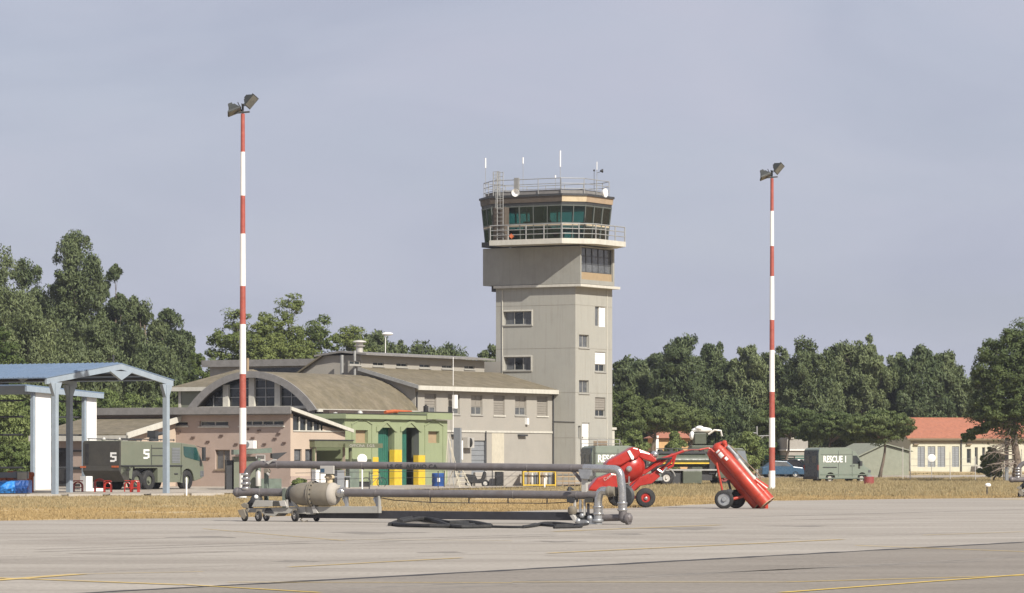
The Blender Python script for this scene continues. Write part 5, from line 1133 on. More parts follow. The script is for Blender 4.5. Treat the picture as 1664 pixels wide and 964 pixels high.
# ================================================================ striped floodlight masts
def mast(px, ybase, Y, stops, label, rb, rt):
    x = X(px, Y); zt = Z(stops[0], Y)
    t = thing('floodlight_mast', label, 'light mast', (x, Y, 0), 'red and white floodlight masts')
    zs = [Z(p, Y) for p in stops] + [-.2]; zr = lambda z: rb+(rt-rb)*max(0, z)/zt
    for i in range(len(zs)-1):
        mb = MB(); z0, z1 = zs[i+1], zs[i]; e = .004*(i % 2)
        mb.tube([(x, Y, z0), (x, Y, z1)], [zr(z0)+e, zr(z1)+e], 16); part('mast_band', mb, Mt['red' if i % 2 == 0 else 'mastwhite'], t, label='red band' if i % 2 == 0 else 'white band')
    mb = MB(); mb.lathe((x, Y, -.02), (0, 0, 1), [(0, rb+.18), (.08, rb+.18), (.1, rb+.02)], 16); part('base_flange', mb, Mt['galv'], t)
    s = .88
    # crossarm and two floodlight heads
    mb = MB(); mb.tube([(x-.55, Y-.05, zt+.02), (x+.35, Y+.0, zt+.10)], .05, 6); mb.tube([(x, Y, zt-.2), (x, Y, zt+.5)], .06, 6); part('crossarm', mb, Mt['dark'], t)
    def head(cx, cz, ex, label):
        e1 = Vector(ex[0]).normalized(); e2 = Vector(ex[1]); e2 = (e2-e1*e2.dot(e1)).normalized(); n = e1.cross(e2)
        c = Vector((x+cx, Y-.1, zt+cz)); mb = MB(); P = lambda a, b, d: c+e1*a+e2*b+n*d
        w, h = .36*s, .25*s
        mb.box8([P(-w, -h, 0), P(w, -h, 0), P(w, h, 0), P(-w, h, 0), P(-w*.5, -h*.6, .34), P(w*.5, -h*.6, .34), P(w*.5, h*.6, .34), P(-w*.5, h*.6, .34)])
        mb.box8([P(-w-.04, -h-.04, -.06), P(w+.04, -h-.04, -.06), P(w+.04, h+.04, -.06), P(-w-.04, h+.04, -.06), P(-w-.04, -h-.04, .02), P(w+.04, -h-.04, .02), P(w+.04, h+.04, .02), P(-w-.04, h+.04, .02)])
        mb.box8([P(-w*.25, -h*.4, .33), P(w*.5, -h*.4, .33), P(w*.5, h*.5, .33), P(-w*.25, h*.5, .33), P(-w*.25, -h*.3, .48), P(w*.4, -h*.3, .48), P(w*.4, h*.4, .48), P(-w*.25, h*.4, .48)])
        hd = part('floodlight', mb, Mt['headdark'], t)
        g = MB(); g.box8([P(-w, -h, -.075), P(w, -h, -.075), P(w, h, -.075), P(-w, h, -.075), P(-w, -h, -.062), P(w, -h, -.062), P(w, h, -.062), P(-w, h, -.062)]); part('lamp_glass', g, Mt['lampglass'], hd)
        b = MB(); b.tube([P(-w-.06, 0, .1), P(-w-.06, 0, .4), (x, Y, zt+.02)], .025, 5); part('bracket', b, Mt['dark'], hd)
    head(.42, .62, ((.55, 0, .66), (.396, .671, -.33)), '')
    head(-.42, .12, ((-.75, -.2, -.32), (-.15, -.9, .3)), '')
    return t
mast(394.5, 811, 185.5, [185, 247, 318, 380, 465, 527, 608, 663, 722, 769.5], 'left striped mast, the taller looking one behind the pipe trolley', .19, .10)
mast(1254.5, 798, 231, [290, 343, 400, 449, 520, 569, 637, 679, 727, 765], 'right striped mast standing in dry grass beside the leaning red cylinders', .20, .10)
# ================================================================ helpers for wheels
def wheel(t, c, ax, r, w, name='wheel', rim='hub', tyre='black', rr=.55, label=None):
    """c centre of outer face, ax = outward axle direction"""
    ax = Vector(ax).normalized(); mb = MB(); k = w
    mb.lathe(Vector(c)-ax*k, ax, [(0, r*.6), (0.02, r*.93), (k*.2, r), (k*.8, r), (k-.02, r*.93), (k, r*.86), (k, r*rr), (k*.6, r*rr*.96)], 24)
    wh = part(name, mb, Mt[tyre], t, label=label); m2 = MB()
    m2.lathe(Vector(c)-ax*k*.75, ax, [(0, r*rr), (k*.5, r*rr), (k*.55, r*rr*.8), (k*.45, r*rr*.4), (k*.8, r*rr*.32), (k*.82, r*rr*.12)], 18)
    part('rim', m2, Mt[rim], wh); return wh
# ================================================================ fire engine
K = Frame(X(195, 220), 220, 60, .1)
ks = Face(K, 'b', 0); kr = Face(K, 'a', 0)
def kp(px, py): s = ks.s_(px); return (s, ks.z_(px, py))
fe = thing('fire_engine', 'grey green six wheeled airfield fire engine numbered 5 under the shelter edge', 'fire engine', (*K.W(4, 1.4, 0)[:2], .1))
WD = 2.75; zt = kp(195, 716)[1]; aC = kp(296, 0)[0]; aF_ = kp(329.5, 0)[0]; zm = kp(240, 757)[1]
mb = MB(); mb.fprism(ks, [(.12, zm), (aC-.05, zm), (aC-.05, kp(290, 719.5)[1]), (.12, zt)], 0, WD); part('tank_body', mb, Mt['greygreen'], fe, bevel=.05)
# skirt with wheel arches
mb = MB(); aw0, aw1 = kp(216, 0)[0], kp(256.5, 0)[0]; zA = kp(236, 762)[1]; zb_ = kp(270, 784)[1]
mb.fprism(ks, [(.12, zm-.005), (.12, kp(195, 770)[1]), (aw0-.1, kp(212, 779)[1]), (aw0+.05, zA+.2), (aw0+.3, zA+.0), (aw0+.3, zm-.005)], .02, WD-.02)
mb.fprism(ks, [(aw0+.3, zm-.005), (aw0+.3, zA+.05), (aw1, zA+.05), (aw1, zm-.005)], .02, WD-.02)
mb.fprism(ks, [(aw1, zm-.005), (aw1, zb_), (aC-.15, zb_), (aC-.15, zm-.005)], .02, WD-.02); part('side_skirt', mb, Mt['greygreen'], fe)
# cab with a round wheel arch
ca = kp(305, 782)[0]; rA = .68; zc_ = .62
arch = [(ca+rA*1.0*math.cos(t), zc_+rA*math.sin(t)) for t in np.linspace(math.pi*.98, math.pi*.05, 10)]
cabp = [(aC, zb_), (ca-rA-.03, zb_)] + arch + [kp(316, 782), kp(329, 777), kp(331.5, 766), kp(331, 757), kp(328, 748), kp(321, 728), kp(317, 723.5), kp(296, 720)]
mb = MB(); mb.fprism(ks, cabp, .0, WD); cab_ = part('cab', mb, Mt['greygreen'], fe, bevel=.04)
mb = MB(); mb.fprism(ks, [kp(298, 725.5), kp(298.5, 739), kp(301, 743), kp(326, 750), kp(318.5, 727.5)][::-1], -.015, .01); part('side_window', mb, Mt['glass'], cab_)
mb = MB(); A, B = kp(320.5, 728), kp(328.3, 749); mb.box8([K.W(A[0]+.02, .12, A[1]), K.W(B[0]+.02, .12, B[1]), K.W(B[0]+.02, WD-.12, B[1]), K.W(A[0]+.02, WD-.12, A[1]), K.W(A[0]+.07, .12, A[1]), K.W(B[0]+.07, .12, B[1]), K.W(B[0]+.07, WD-.12, B[1]), K.W(A[0]+.07, WD-.12, A[1])]); part('windscreen', mb, Mt['glass'], cab_)
mb = MB(); s = kp(324, 738); mb.fbox(ks, s[0]-.1, s[0]+.14, s[1]-.42, s[1]+.42, -.38, -.25); mb.tube([K.W(s[0], -.3, s[1]+.35), K.W(s[0]-.3, 0, s[1]+.5)], .02, 5); part('mirror', mb, Mt['dark'], cab_)
mb = MB(); s = kp(329, 770); mb.fbox(ks, s[0]-.25, s[0]+.12, s[1]-.18, s[1]+.18, -.012, .3); part('headlight', mb, Mt['greyglass'], cab_)
mb = MB(); s0, s1 = kp(279, 0)[0], kp(292, 0)[0]; z0, z1 = kp(285, 752)[1], kp(285, 727)[1]
for i in range(10): z = z0+(z1-z0)*i/10; mb.fbox(ks, s0, s1, z, z+(z1-z0)/10-.03, -.03, -.003)
part('louvre_panel', mb, Mt['greyshutter'], fe)
mb = MB()
for py in (728.5, 740.5): mb.fbox(ks, kp(247, 0)[0], kp(275, 0)[0], kp(260, py)[1]-.02, kp(260, py)[1]+.02, -.02, -.003)
for px in (246, 275): mb.fbox(ks, kp(px, 0)[0]-.02, kp(px, 0)[0]+.02, zm+.05, zt-.25, -.02, -.003)
mb.fbox(ks, .1, aC, zm-.04, zm+.03, -.025, -.004); part('locker_seams', mb, Mt['dark'], fe)
mb = MB()
for px, py in ((207.5, 763), (267.5, 770), (285, 770)): s = kp(px, py); mb.fbox(ks, s[0]-.1, s[0]+.25, s[1]-.03, s[1]+.03, -.03, .02)
part('locker_handles', mb, Mt['dark'], fe)
# rear: dark panel, slanting lower part, left body return
zb1 = kr.z_(160, 757)
mb = MB(); mb.fbox(kr, .02, WD-.02, zb1, zt-.12, -.02, .12); mb.fbox(kr, .02, WD-.02, zt-.12, zt-.03, .04, .2); part('rear_panel', mb, Mt['darkpanel'], fe)
mb = MB(); mb.prism([K.W(-.02, .02, zb1-.003), K.W(-.05, .02, kr.z_(160, 765)), K.W(.5, .02, kr.z_(160, 783)), K.W(.95, .02, kr.z_(160, 783)), K.W(.95, .02, zb1-.003)], Vector(K.W(0, WD-.04, 0))-Vector(K.W(0, 0, 0))); part('rear_bumper', mb, Mt['darkpanel'], fe)
mb = MB(); s = kr.s_(142); mb.fbox(kr, s-.12, s+.12, zb1+.1, zt-.2, -.05, -.021); part('rear_ladder_recess', mb, Mt['black'], fe)
mb = MB(); s = kr.rect(131, 757.5, 140, 760.5); mb.fbox(kr, *s, -.06, -.021); s = kr.rect(182, 757, 193, 760); mb.fbox(kr, *s, -.06, -.021); part('tail_light', mb, Mt['orange'], fe)
for (fc, cx, cy, w, h, o) in ((kr, 184.5, 743, 10, 15.5, -.03), (ks, 237.8, 738, 9.5, 15.5, -.012)):
    r = fc.rect(cx-w/2, cy-h/2, cx+w/2, cy+h/2); a, b, c, d = r
    if fc is kr: a, b = b, a
    th = (d-c)*.2; u = (b-a); mb = MB()
    def seg(f0, f1, z0, z1): x0, x1 = sorted((a+u*f0, a+u*f1)); mb.fbox(fc, x0, x1, z0, z1, o, o+.009)
    seg(0, 1, d-th, d); seg(0, .28, c+(d-c)*.5, d-th+.001); seg(.28, 1, c+(d-c)*.42, c+(d-c)*.42+th); seg(.72, 1, c+th*.5, c+(d-c)*.42); seg(0, .72, c, c+th)
    part('number_five', mb, Mt['white'], fe)
ax_ = (-K.v[0], -K.v[1], 0)
for px in (223.5, 243.5, 305): s = kp(px, 0)[0]; wheel(fe, K.W(s, .02, .6), ax_, .62, .4, rr=.5, rim='greygreen', tyre='black')
for px in (223.5, 243.5, 305): s = kp(px, 0)[0]; wheel(fe, K.W(s, WD-.02, .6), (K.v[0], K.v[1], 0), .62, .4, rr=.5, rim='greygreen')
mb = MB(); mb.box(K, aw0, aC, .4, WD-.4, .55, zA+.3); part('chassis', mb, Mt['dark'], fe)
mb = MB()
for b in (.15, WD-.15):
    mb.tube([K.W(.3, b, zt+.12), K.W(aC-.6, b, zt+.05)], .035, 6)
    for a in np.linspace(.4, aC-.7, 5): mb.tube([K.W(a, b, zt-.02), K.W(a, b, zt+.12)], .025, 5)
part('roof_rail', mb, Mt['dark'], fe)
mb = MB(); c = K.W(kp(276, 0)[0], 1.2, zt-.02); mb.lathe(c, (0, 0, 1), [(0, .3), (.2, .28), (.3, .15)], 12); mb.tube([K.W(kp(276, 0)[0]-.2, 1.2, zt+.38), K.W(kp(276, 0)[0]+.9, .9, zt+.5)], [.14, .08], 8); mb.box(K, kp(272, 0)[0], kp(277, 0)[0], .9, 1.5, zt+.2, zt+.62); part('roof_monitor', mb, Mt['dark'], fe)
mb = MB(); mb.ball(K.W(.5, .4, zt+.08), .11); part('beacon', mb, Mt['hub'], fe); mb = MB(); mb.ball(K.W(1.1, 2.0, zt+.1), .12); part('beacon', mb, Mt['hub'], fe)
# ================================================================ red hoop racks, sticks
def hoop(px, py0, py1, wpx, Y, label, n=2, lean=0):
    x0 = X(px, Y); h = Z(py0, Y)-.12; w_ = wpx*Y/F/2; t = thing('hose_rack', label, 'rack', (x0, Y, .05), 'red tubular racks by the fire engine')
    for k in range(n):
        y = Y+k*.55; mb = MB(); pts = [(x0-w_, y, .05)]+[(x0+w_*math.cos(a)*1, y, h-w_+w_*math.sin(a)+lean*k) for a in np.linspace(math.pi, 0, 9)]+[(x0+w_, y, .05)]; mb.tube(pts, .035, 6)
        for z in (.35, .75): mb.tube([(x0-w_, y, z), (x0+w_, y, z)], .025, 5)
        part('hoop', mb, Mt['redpaint'], t)
    mb = MB()
    for s in (-1, 1):
        for z in (.2, .7): mb.tube([(x0+s*w_, Y, z), (x0+s*w_, Y+.55*(n-1), z)], .025, 5)
    part('side_bars', mb, Mt['redpaint'], t)
hoop(161, 775, 801, 15, 211, 'largest red hoop rack behind the fire engine tail', 2); hoop(174.5, 781, 801, 11, 210, 'narrower red hoop rack just right of the largest one', 2)
hoop(218, 778, 801, 11, 210, 'red hoop rack standing before the rear wheels', 3); hoop(207, 781, 801, 9, 212, 'small red rack half hidden left of the one by the rear wheels', 1); hoop(126, 780, 801, 14, 212, 'red rack between the dark shelter post and the white block', 2)
mb = MB(); f = Frame(X(140, 214), 214, 50); mb.box(f, 0, .5, 0, .5, 0, 1.0); mb.box(f, .5, 1.4, 0, .5, 0, .3); solo('white_block', mb, Mt['white'], 'white L shaped block under the fire engine tail', 'block')
def stake(px, y0, y1, Y, label, r=.045, m='white'):
    x = X(px, Y); mb = MB(); g = GH(x, Y); mb.tube([(x, Y, g-.15), (x, Y, Z(y0, Y)-.05), (x, Y, Z(y0, Y))], [r, r, r*.6], 8); solo('marker_post', mb, Mt[m], label, 'post', 'thin white marker posts', loc=(x, Y, g))
stake(303, 776, 806, 196, 'thin pale post in front of the fire engine front wheel'); stake(885, 777, 798, 232, 'short white post in the grass right of centre')
stake(588.5, 762, 796, 222, 'post with a round white disc in front of the garage left end')
# blue crates, tarpaulin and orange heap at far left
Yb = 203
def blob_tarp(px0, px1, py0, py1, Y, m, name, label, cat, depth=2.0, seed=1):
    r = random.Random(seed); nx_, ny_, nz = 12, 5, 5; x0, x1 = X(px0, Y), X(px1, Y); z0, z1 = Z(py1, Y)-.05, Z(py0, Y); mb = MB()
    top = {}
    for i in range(nx_+1):
        for j in range(ny_+1): top[i, j] = (x0+(x1-x0)*i/nx_+r.uniform(-.03, .03), Y+depth*j/ny_, z1-r.uniform(0, .16)*(z1-z0))
    for i in range(nx_):
        for j in range(ny_): mb.quad(top[i, j], top[i+1, j], top[i+1, j+1], top[i, j+1])
    fr0 = [[(top[i, 0][0]+r.uniform(-.04, .04), Y-(.08+r.uniform(0, .14))*math.sin(math.pi*k/nz)-.02, z0+(top[i, 0][2]-z0)*k/nz) if k < nz else top[i, 0] for k in range(nz+1)] for i in range(nx_+1)]
    for i in range(nx_):
        for k in range(nz): mb.quad(fr0[i][k], fr0[i+1][k], fr0[i+1][k+1], fr0[i][k+1])
    for i in (0, nx_):
        for j in range(ny_): mb.quad(top[i, j], top[i, j+1], (*top[i, j+1][:2], z0), (*top[i, j][:2], z0))
    return solo(name, mb, m, label, cat)
blob_tarp(-20, 24, 781, 800, Yb, Mt['bluetarp'], 'blue_tarpaulin', 'crumpled light blue tarpaulin bundle at the far left edge', 'tarpaulin')
blob_tarp(14, 45, 780, 800, Yb+.3, Mt['blueplastic'], 'blue_bundle', 'darker blue wrapped bundle beside the light blue tarpaulin', 'bundle', seed=2)
ro = random.Random(3); t = thing('orange_barrier_pile', 'pile of orange plastic barriers behind the blue bundles', 'barriers', (X(25, 218), 218, .1))
for i in range(11):
    x = X(5+i*4.2, 209); mb = MB(); h = ro.uniform(.8, 1.3); f = Frame(x, 208+ro.uniform(-.3, 1.2), ro.uniform(-20, 20), .1); mb.box(f, -.25, .25, -.1, .1, .0, h); mb.box(f, -.3, .3, -.03, .03, h-.25, h-.05); part('barrier', mb, Mt['orange'], t, bevel=.02)
mb = MB(); f = Frame(X(-8, 206), 206, 4, .0); mb.box(f, 0, 1.2, 0, 1.2, .95, 1.25); mb.box(f, 1.0, 1.8, .2, 1.2, .9, 1.3); solo('grey_crate', mb, Mt['greyshutter'], 'grey slab lying on the blue bundles at far left', 'crate')
mb = MB(); f = Frame(X(28, 206), 206, 4, .0); mb.box(f, 0, .5, 0, .6, .85, 1.25); solo('yellow_crate', mb, Mt['cream'], 'pale yellow box on the darker blue bundle', 'crate')
# ================================================================ rescue vans
def van(px_rear, Y, deg, label, text=True, group=None, zg=None, L_=5.1, H_=2.72, full=True):
    g = GH(X(px_rear, Y), Y) if zg is None else zg
    V = Frame(X(px_rear, Y), Y, deg, g-.02); fs_ = Face(V, 'b', 0); fr0 = Face(V, 'a', 0); W_ = 1.95
    t = thing('rescue_van', label, 'van', (*V.W(L_/2, 1, 0)[:2], g), group)
    wr, z0 = .36, .34; a1, a2 = 1.15, L_-.85
    def arch(c, r=.47): return [(c+r*math.cos(q), .36+r*math.sin(q)) for q in np.linspace(math.pi, 0, 9)]
    pts = [(0.04, z0)] + [(a1-.47, z0)] + arch(a1) + [(a1+.47, z0), (a2-.47, z0)] + arch(a2) + [(a2+.47, z0), (L_-.05, .4), (L_, .75), (L_-.05, 1.05), (L_-.55, 1.28), (L_-1.15, 1.98), (L_-1.5, 2.42), (L_-1.95, H_-.1), (L_-2.4, H_), (.25, H_-.02), (.08, H_-.12), (0, H_-.5)]
    mb = MB(); mb.fprism(fs_, pts, .05, W_-.05); body = part('body', mb, Mt['vangreen'], t, bevel=.06)
    mb = MB(); mb.fbox(fr0, .12, W_-.12, .45, H_-.2, -.03, .06); rd = part('rear_door', mb, Mt['dark'] if 0 else Mt['darkcar'], t)  # rear doors coloured dark to imitate the van's shaded end
    for b in (.35, 1.15): mb = MB(); mb.fbox(fr0, b, b+.45, 1.55, 2.1, -.045, -.031); part('pane', mb, Mt['greyglass'], rd)
    mb = MB(); mb.fbox(fr0, .1, W_-.1, .3, .5, -.12, .05); part('bumper', mb, Mt['dark'], t)
    mb = MB(); mb.fprism(fs_, [(L_-1.78, 1.5), (L_-.98, 1.5), (L_-1.2, 1.9), (L_-1.42, 2.12), (L_-1.78, 2.12)], .02, .06); sw = part('cab_window', mb, Mt['darkglass'], body)
    mb = MB(); q0, q1 = (L_-.56, 1.30), (L_-1.46, 2.36); n = .03
    mb.box8([V.W(q0[0]+n, .2, q0[1]+n), V.W(q0[0]+n, W_-.2, q0[1]+n), V.W(q1[0]+n, W_-.3, q1[1]+n), V.W(q1[0]+n, .3, q1[1]+n), V.W(q0[0]-.05, .2, q0[1]-.02), V.W(q0[0]-.05, W_-.2, q0[1]-.02), V.W(q1[0]-.05, W_-.3, q1[1]-.02), V.W(q1[0]-.05, .3, q1[1]-.02)]); part('windscreen', mb, Mt['greyglass'], body)
    mb = MB()
    for a in (1.9, 3.25): mb.fbox(fs_, a, a+.02, .5, 2.5, .035, .052)
    mb.fbox(fs_, .4, 1.75, 1.18, 1.25, .03, .055); mb.fbox(fs_, .2, L_-1.8, 2.2, 2.215, .035, .052); mb.fbox(fs_, 3.05, 3.2, 1.3, 1.36, .02, .055); mb.fbox(fs_, 3.35, 3.5, 1.3, 1.36, .02, .055); part('seams', mb, Mt['dark'], body)
    mb = MB(); mb.fbox(fs_, L_-1.25, L_-1.05, 1.32, 1.7, -.22, -.1); mb.fbox(fs_, L_-1.2, L_-1.12, 1.35, 1.42, -.1, .08); part('mirror', mb, Mt['dark'], body)
    mb = MB(); mb.fbox(fs_, L_-.28, L_-.02, .82, 1.0, .03, .3); part('headlight', mb, Mt['greyglass'], body)
    for b in (.06, W_-.2): mb = MB(); mb.fbox(fr0, b, b+.12, 1.0, 1.4, -.05, -.0); part('rear_lamp', mb, Mt['darkred'], t)
    mb = MB()
    for a in np.linspace(.5, L_-2.6, 7): mb.fbox(fs_, a, a+.05, H_-.03, H_+.015, .15, W_-.15)
    part('roof_ribs', mb, Mt['vangreen'], body)
    mb = MB(); mb.fbox(fs_, .15, L_-.3, .62, .70, .032, .056); mb.fbox(fs_, .1, L_-.2, .34, .42, .03, .056); part('rub_strip', mb, Mt['framegreen'], body)
    mb = MB(); mb.fbox(fs_, L_-.3, L_+.06, .38, .62, .02, W_-.02); part('front_bumper', mb, Mt['greyshutter'], body)
    for a in (a1, a2):
        wheel(t, V.W(a, .1, wr), (-V.v[0], -V.v[1], 0), wr, .24, rr=.62, rim='hub'); wheel(t, V.W(a, W_-.1, wr), (V.v[0], V.v[1], 0), wr, .24, rr=.62, rim='hub')
    mb = MB(); mb.fbox(fs_, .2, L_-.2, .3, .8, .35, W_-.35); part('underbody', mb, Mt['black'], t)
    if text:
        # white stencil capitals
        tm = text_mb('RESCUE 1', .68, fs_.P(.42, 1.62, .035), (*V.u, 0), (0, 0, 1), .006, offset=.02, squeeze=.80); part('lettering', tm, Mt['white'], body)
    return t
van(1331, 283, 33, 'grey green high roofed van marked RESCUE 1 parked in dry grass with dark rear doors', group='rescue vans', zg=.16)
van(962, 246, 22, 'second rescue van, mostly hidden between the tower foot and the red tank trolley', group='rescue vans', zg=.2, H_=2.7)
# ================================================================ tanker truck
Q = Frame(X(1062, 256), 256, 14, .2); fq = Face(Q, 'b', 0); z = lambda px, py: fq.z_(px, py); s_ = fq.s_
tk = thing('tanker_truck', 'dark olive fuel tanker truck with a yellow stripe behind the red trolleys', 'tanker', (*Q.W(3, 1, 0)[:2], .2))
mb = MB(); zc = (z(1110, 736)+z(1110, 759))/2; rz = (z(1110, 736)-z(1110, 759))/2; n = 20
pr_ = [(1.15+1.15*math.cos(2*math.pi*i/n), zc+rz*math.sin(2*math.pi*i/n)) for i in range(n)]
A_ = [Q.W(.1, p[0], p[1]) for p in pr_]; mb.prism(A_, Vector(Q.W(s_(1152), 0, 0))-Vector(Q.W(.1, 0, 0)), smooth=True); part('tank', mb, Mt['cabolive'], tk)
mb = MB(); mb.box(Q, .05, s_(1152)+.02, -.02, .12, z(1100, 753)-.04, z(1100, 753)+.05); part('yellow_stripe', mb, Mt['yellow'], tk)
mb = MB(); mb.box(Q, .2, s_(1150), .3, 2.0, zc+rz-.06, zc+rz+.1); mb.tube([Q.W(.3, .3, zc+rz+.3), Q.W(s_(1148), .3, zc+rz+.3)], .03, 6)
for i in range(5): mb.lathe(Q.W(.8+i*.75, 1.1, zc+rz), (0, 0, 1), [(0, .2), (.22, .2), (.25, .12)], 10)
part('walkway', mb, Mt['dark'], tk)
mb = MB(); mb.box(Q, 0, s_(1210), .1, 2.2, z(1100, 765), z(1100, 762.5)); part('chassis', mb, Mt['rail'], tk)
mb = MB(); mb.box(Q, s_(1110), s_(1141), 0, 2.0, z(1120, 786), z(1120, 765)-.01); part('hose_cabinet', mb, Mt['cabolive'], tk, bevel=.03)
mb = MB(); mb.box(Q, s_(1095), s_(1109), .3, 2.0, z(1120, 787), z(1120, 765)-.01); part('underframe_shade_box', mb, Mt['dark'], tk); mb = MB(); mb.box(Q, s_(1143), s_(1160), .4, 1.9, z(1120, 781), z(1120, 765)-.01); part('underframe_shade_box', mb, Mt['dark'], tk)  # dark boxes added to put shade under the tank
mb = MB(); c0, c1 = s_(1166), s_(1215)
mb.fprism(fq, [(c0, z(1166, 777)), (c1+.02, z(1215, 777)), (c1+.1, z(1215, 757)), (c1-.15, z(1215, 733)), (c1-.35, z(1215, 729)), (c0, z(1166, 727))], 0, 2.3); cb_ = part('cab', mb, Mt['cabolive'], tk, bevel=.04)
mb = MB(); mb.fprism(fq, [(s_(1198), z(1200, 752)), (c1-.02, z(1200, 752)), (c1-.2, z(1200, 733)), (s_(1198), z(1200, 732))], -.02, 0.02); part('side_window', mb, Mt['greycar'], cb_)
mb = MB(); mb.fbox(fq, s_(1155), c0-.02, z(1160, 770), z(1160, 735), .3, 2.0); part('cab_rear_locker', mb, Mt['dark'], tk)
for px, rim in ((1084, 'hub'), (1178, 'darkred')): wheel(tk, Q.W(s_(px), .05, .48), (-Q.v[0], -Q.v[1], 0), .5, .3, rr=.55, rim=rim); wheel(tk, Q.W(s_(px), 2.2, .48), (Q.v[0], Q.v[1], 0), .5, .3, rr=.55, rim=rim)
mb = MB()
for px in (1084, 1178):
    c = s_(px); pts = [(c+.62*math.cos(a), .5+.62*math.sin(a)) for a in np.linspace(math.pi*.95, .05*math.pi, 9)]; mb.tube([fq.P(p[0], p[1], .1) for p in pts], .05, 6)
part('mudguard', mb, Mt['rail'], tk)
# white folded boom lorry behind
Yw = 292
mb = MB(); f = Frame(X(1124, Yw), Yw, 6, .22)
bl = thing('boom_lorry', 'lorry with a white hooded aerial boom folded above the tanker', 'lorry', (*f.W(1.5, 1, 0)[:2], .22))
zz = lambda py: Z(py, Yw)-.22
mb.box(f, 0, 2.0, 0, 1.6, .5, zz(724)); part('body', mb, Mt['cabolive'], bl, bevel=.05)
mb = MB(); mb.box(f, .25, 1.2, .1, 1.2, zz(722), zz(704)); part('turret', mb, Mt['cabolive'], bl, bevel=.05)
mb = MB(); mb.ball(f.W(.9, .6, zz(699)), .55, 12, 8, sc=(1.5, .8, .45)); mb.ball(f.W(.1, .5, zz(708)), .3, 10, 6, sc=(.7, 1, 1.2)); mb.ball(f.W(.7, .4, zz(696)), .3, 10, 6, sc=(1.2, 1, .7)); part('hood', mb, Mt['white'], bl)
mb = MB(); mb.tube([f.W(1.4, .5, zz(706)), f.W(1.9, .5, zz(699)), f.W(2.4, .5, zz(700)), f.W(2.5, .5, zz(709))], .09, 8); part('boom', mb, Mt['hub'], bl)
# ================================================================ cars and bins behind
def car(px, Y, deg, L_, m, label, name='parked_car'):
    g = GH(X(px, Y), Y); c = Frame(X(px, Y), Y, deg, g); fc = Face(c, 'b', 0); W_ = 1.65
    t = thing(name, label, 'car', (*c.W(L_/2, .8, 0)[:2], g), 'cars parked beyond the grass')
    mb = MB(); mb.fprism(fc, [(0.02, .3), (L_-.02, .3), (L_, .7), (L_-.15, .88), (L_-.95, .98), (L_-1.5, 1.42), (L_-2.6, 1.47), (.45, 1.0), (.05, .92)], 0, W_); b = part('body', mb, m, t, bevel=.06)
    mb = MB(); mb.fprism(fc, [(L_-1.15, .98), (L_-1.58, 1.36), (L_-2.5, 1.4), (.8, 1.02)], -.012, .02); part('side_glass', mb, Mt['greyglass'], b)
    for a in (.75, L_-.8): wheel(t, c.W(a, .0, .3), (-c.v[0], -c.v[1], 0), .3, .2, rr=.6); wheel(t, c.W(a, W_, .3), (c.v[0], c.v[1], 0), .3, .2, rr=.6)
    return t
car(1238, 312, 8, 3.7, Mt['bluecar'], 'light blue car left of the right striped mast'); car(1263, 318, 5, 3.4, Mt['darkcar'], 'dark blue car just right of the right striped mast')
car(1281, 325, 10, 3.0, Mt['greycar'], 'grey car between the dark blue cars'); car(1295, 318, 6, 3.5, Mt['darkcar'], 'dark car partly behind the rear of the rescue van')
# green mesh fence behind the cars
GFr = Frame(X(1240, 328), 328, 4, .5); mf = thing('mesh_fence', 'green mesh fence panels behind the parked cars', 'fence', (X(1270, 328), 328, .5))
for i in range(5):
    mb = MB(); mb.box(GFr, i*1.4-.04, i*1.4+.04, -.04, .04, 0, 1.8); part('post', mb, Mt['framegreen'], mf)
    if i < 4:
        mb = MB()
        for k in range(9): mb.box(GFr, i*1.4+.05, i*1.4+1.35, -.01, .01, .1+k*.2, .1+k*.2+.11)
        part('mesh_panel', mb, Mt['doorgreen'], mf)
# small red drum in the grass
x, Y = X(1412, 262), 262; mb = MB(); mb.lathe((x, Y, .1), (0, 0, 1), [(0, .33), (.02, .36), (.25, .35), (.27, .37), (.5, .35), (.62, .36), (.64, .33)], 18); solo('red_drum', mb, Mt['darkred'], 'small faded red drum in the grass by the van nose', 'drum')
# utility pole
x, Y = X(1230, 305), 305; up = thing('utility_pole', 'thin pole with crossed arms between tanker cab and right mast', 'pole', (x, Y, .3))
mb = MB(); mb.tube([(x, Y, .1), (x, Y, Z(693, Y))], [.09, .06], 8); part('pole', mb, Mt['rail'], up)
mb = MB(); mb.tube([(x, Y, Z(704, Y)), (x-.8, Y, Z(703, Y))], .05, 6); mb.tube([(x, Y, Z(713, Y)), (x-.5, Y, Z(705, Y))], .05, 6); mb.tube([(x, Y, Z(709, Y)), (x+1.05, Y, Z(708, Y))], .05, 6); mb.tube([(x, Y, Z(718, Y)), (x+.55, Y, Z(709, Y))], .05, 6); part('arm', mb, Mt['rail'], up)
# round white discs on posts
def disc(px, py, Y, r, label):
    x = X(px, Y); g = GH(x, Y); t = thing('round_sign', label, 'sign', (x, Y, g), 'round white discs on posts'); zc = Z(py, Y)
    mb = MB(); mb.lathe((x, Y, zc), (0, -1, 0), [(0, r), (.03, r), (.035, r*.97)], 28); part('disc', mb, Mt['whitepanel'], t); mb = MB(); mb.tube([(x, Y+.04, g-.2), (x, Y+.04, zc)], .035, 6); part('post', mb, Mt['hub'], t)
disc(1514, 744.5, 300, .32, 'round white disc on a post before the shutters of the cream house'); disc(588.5, 746, 222.3, .30, 'round white disc rising behind the top pipe before the garage')
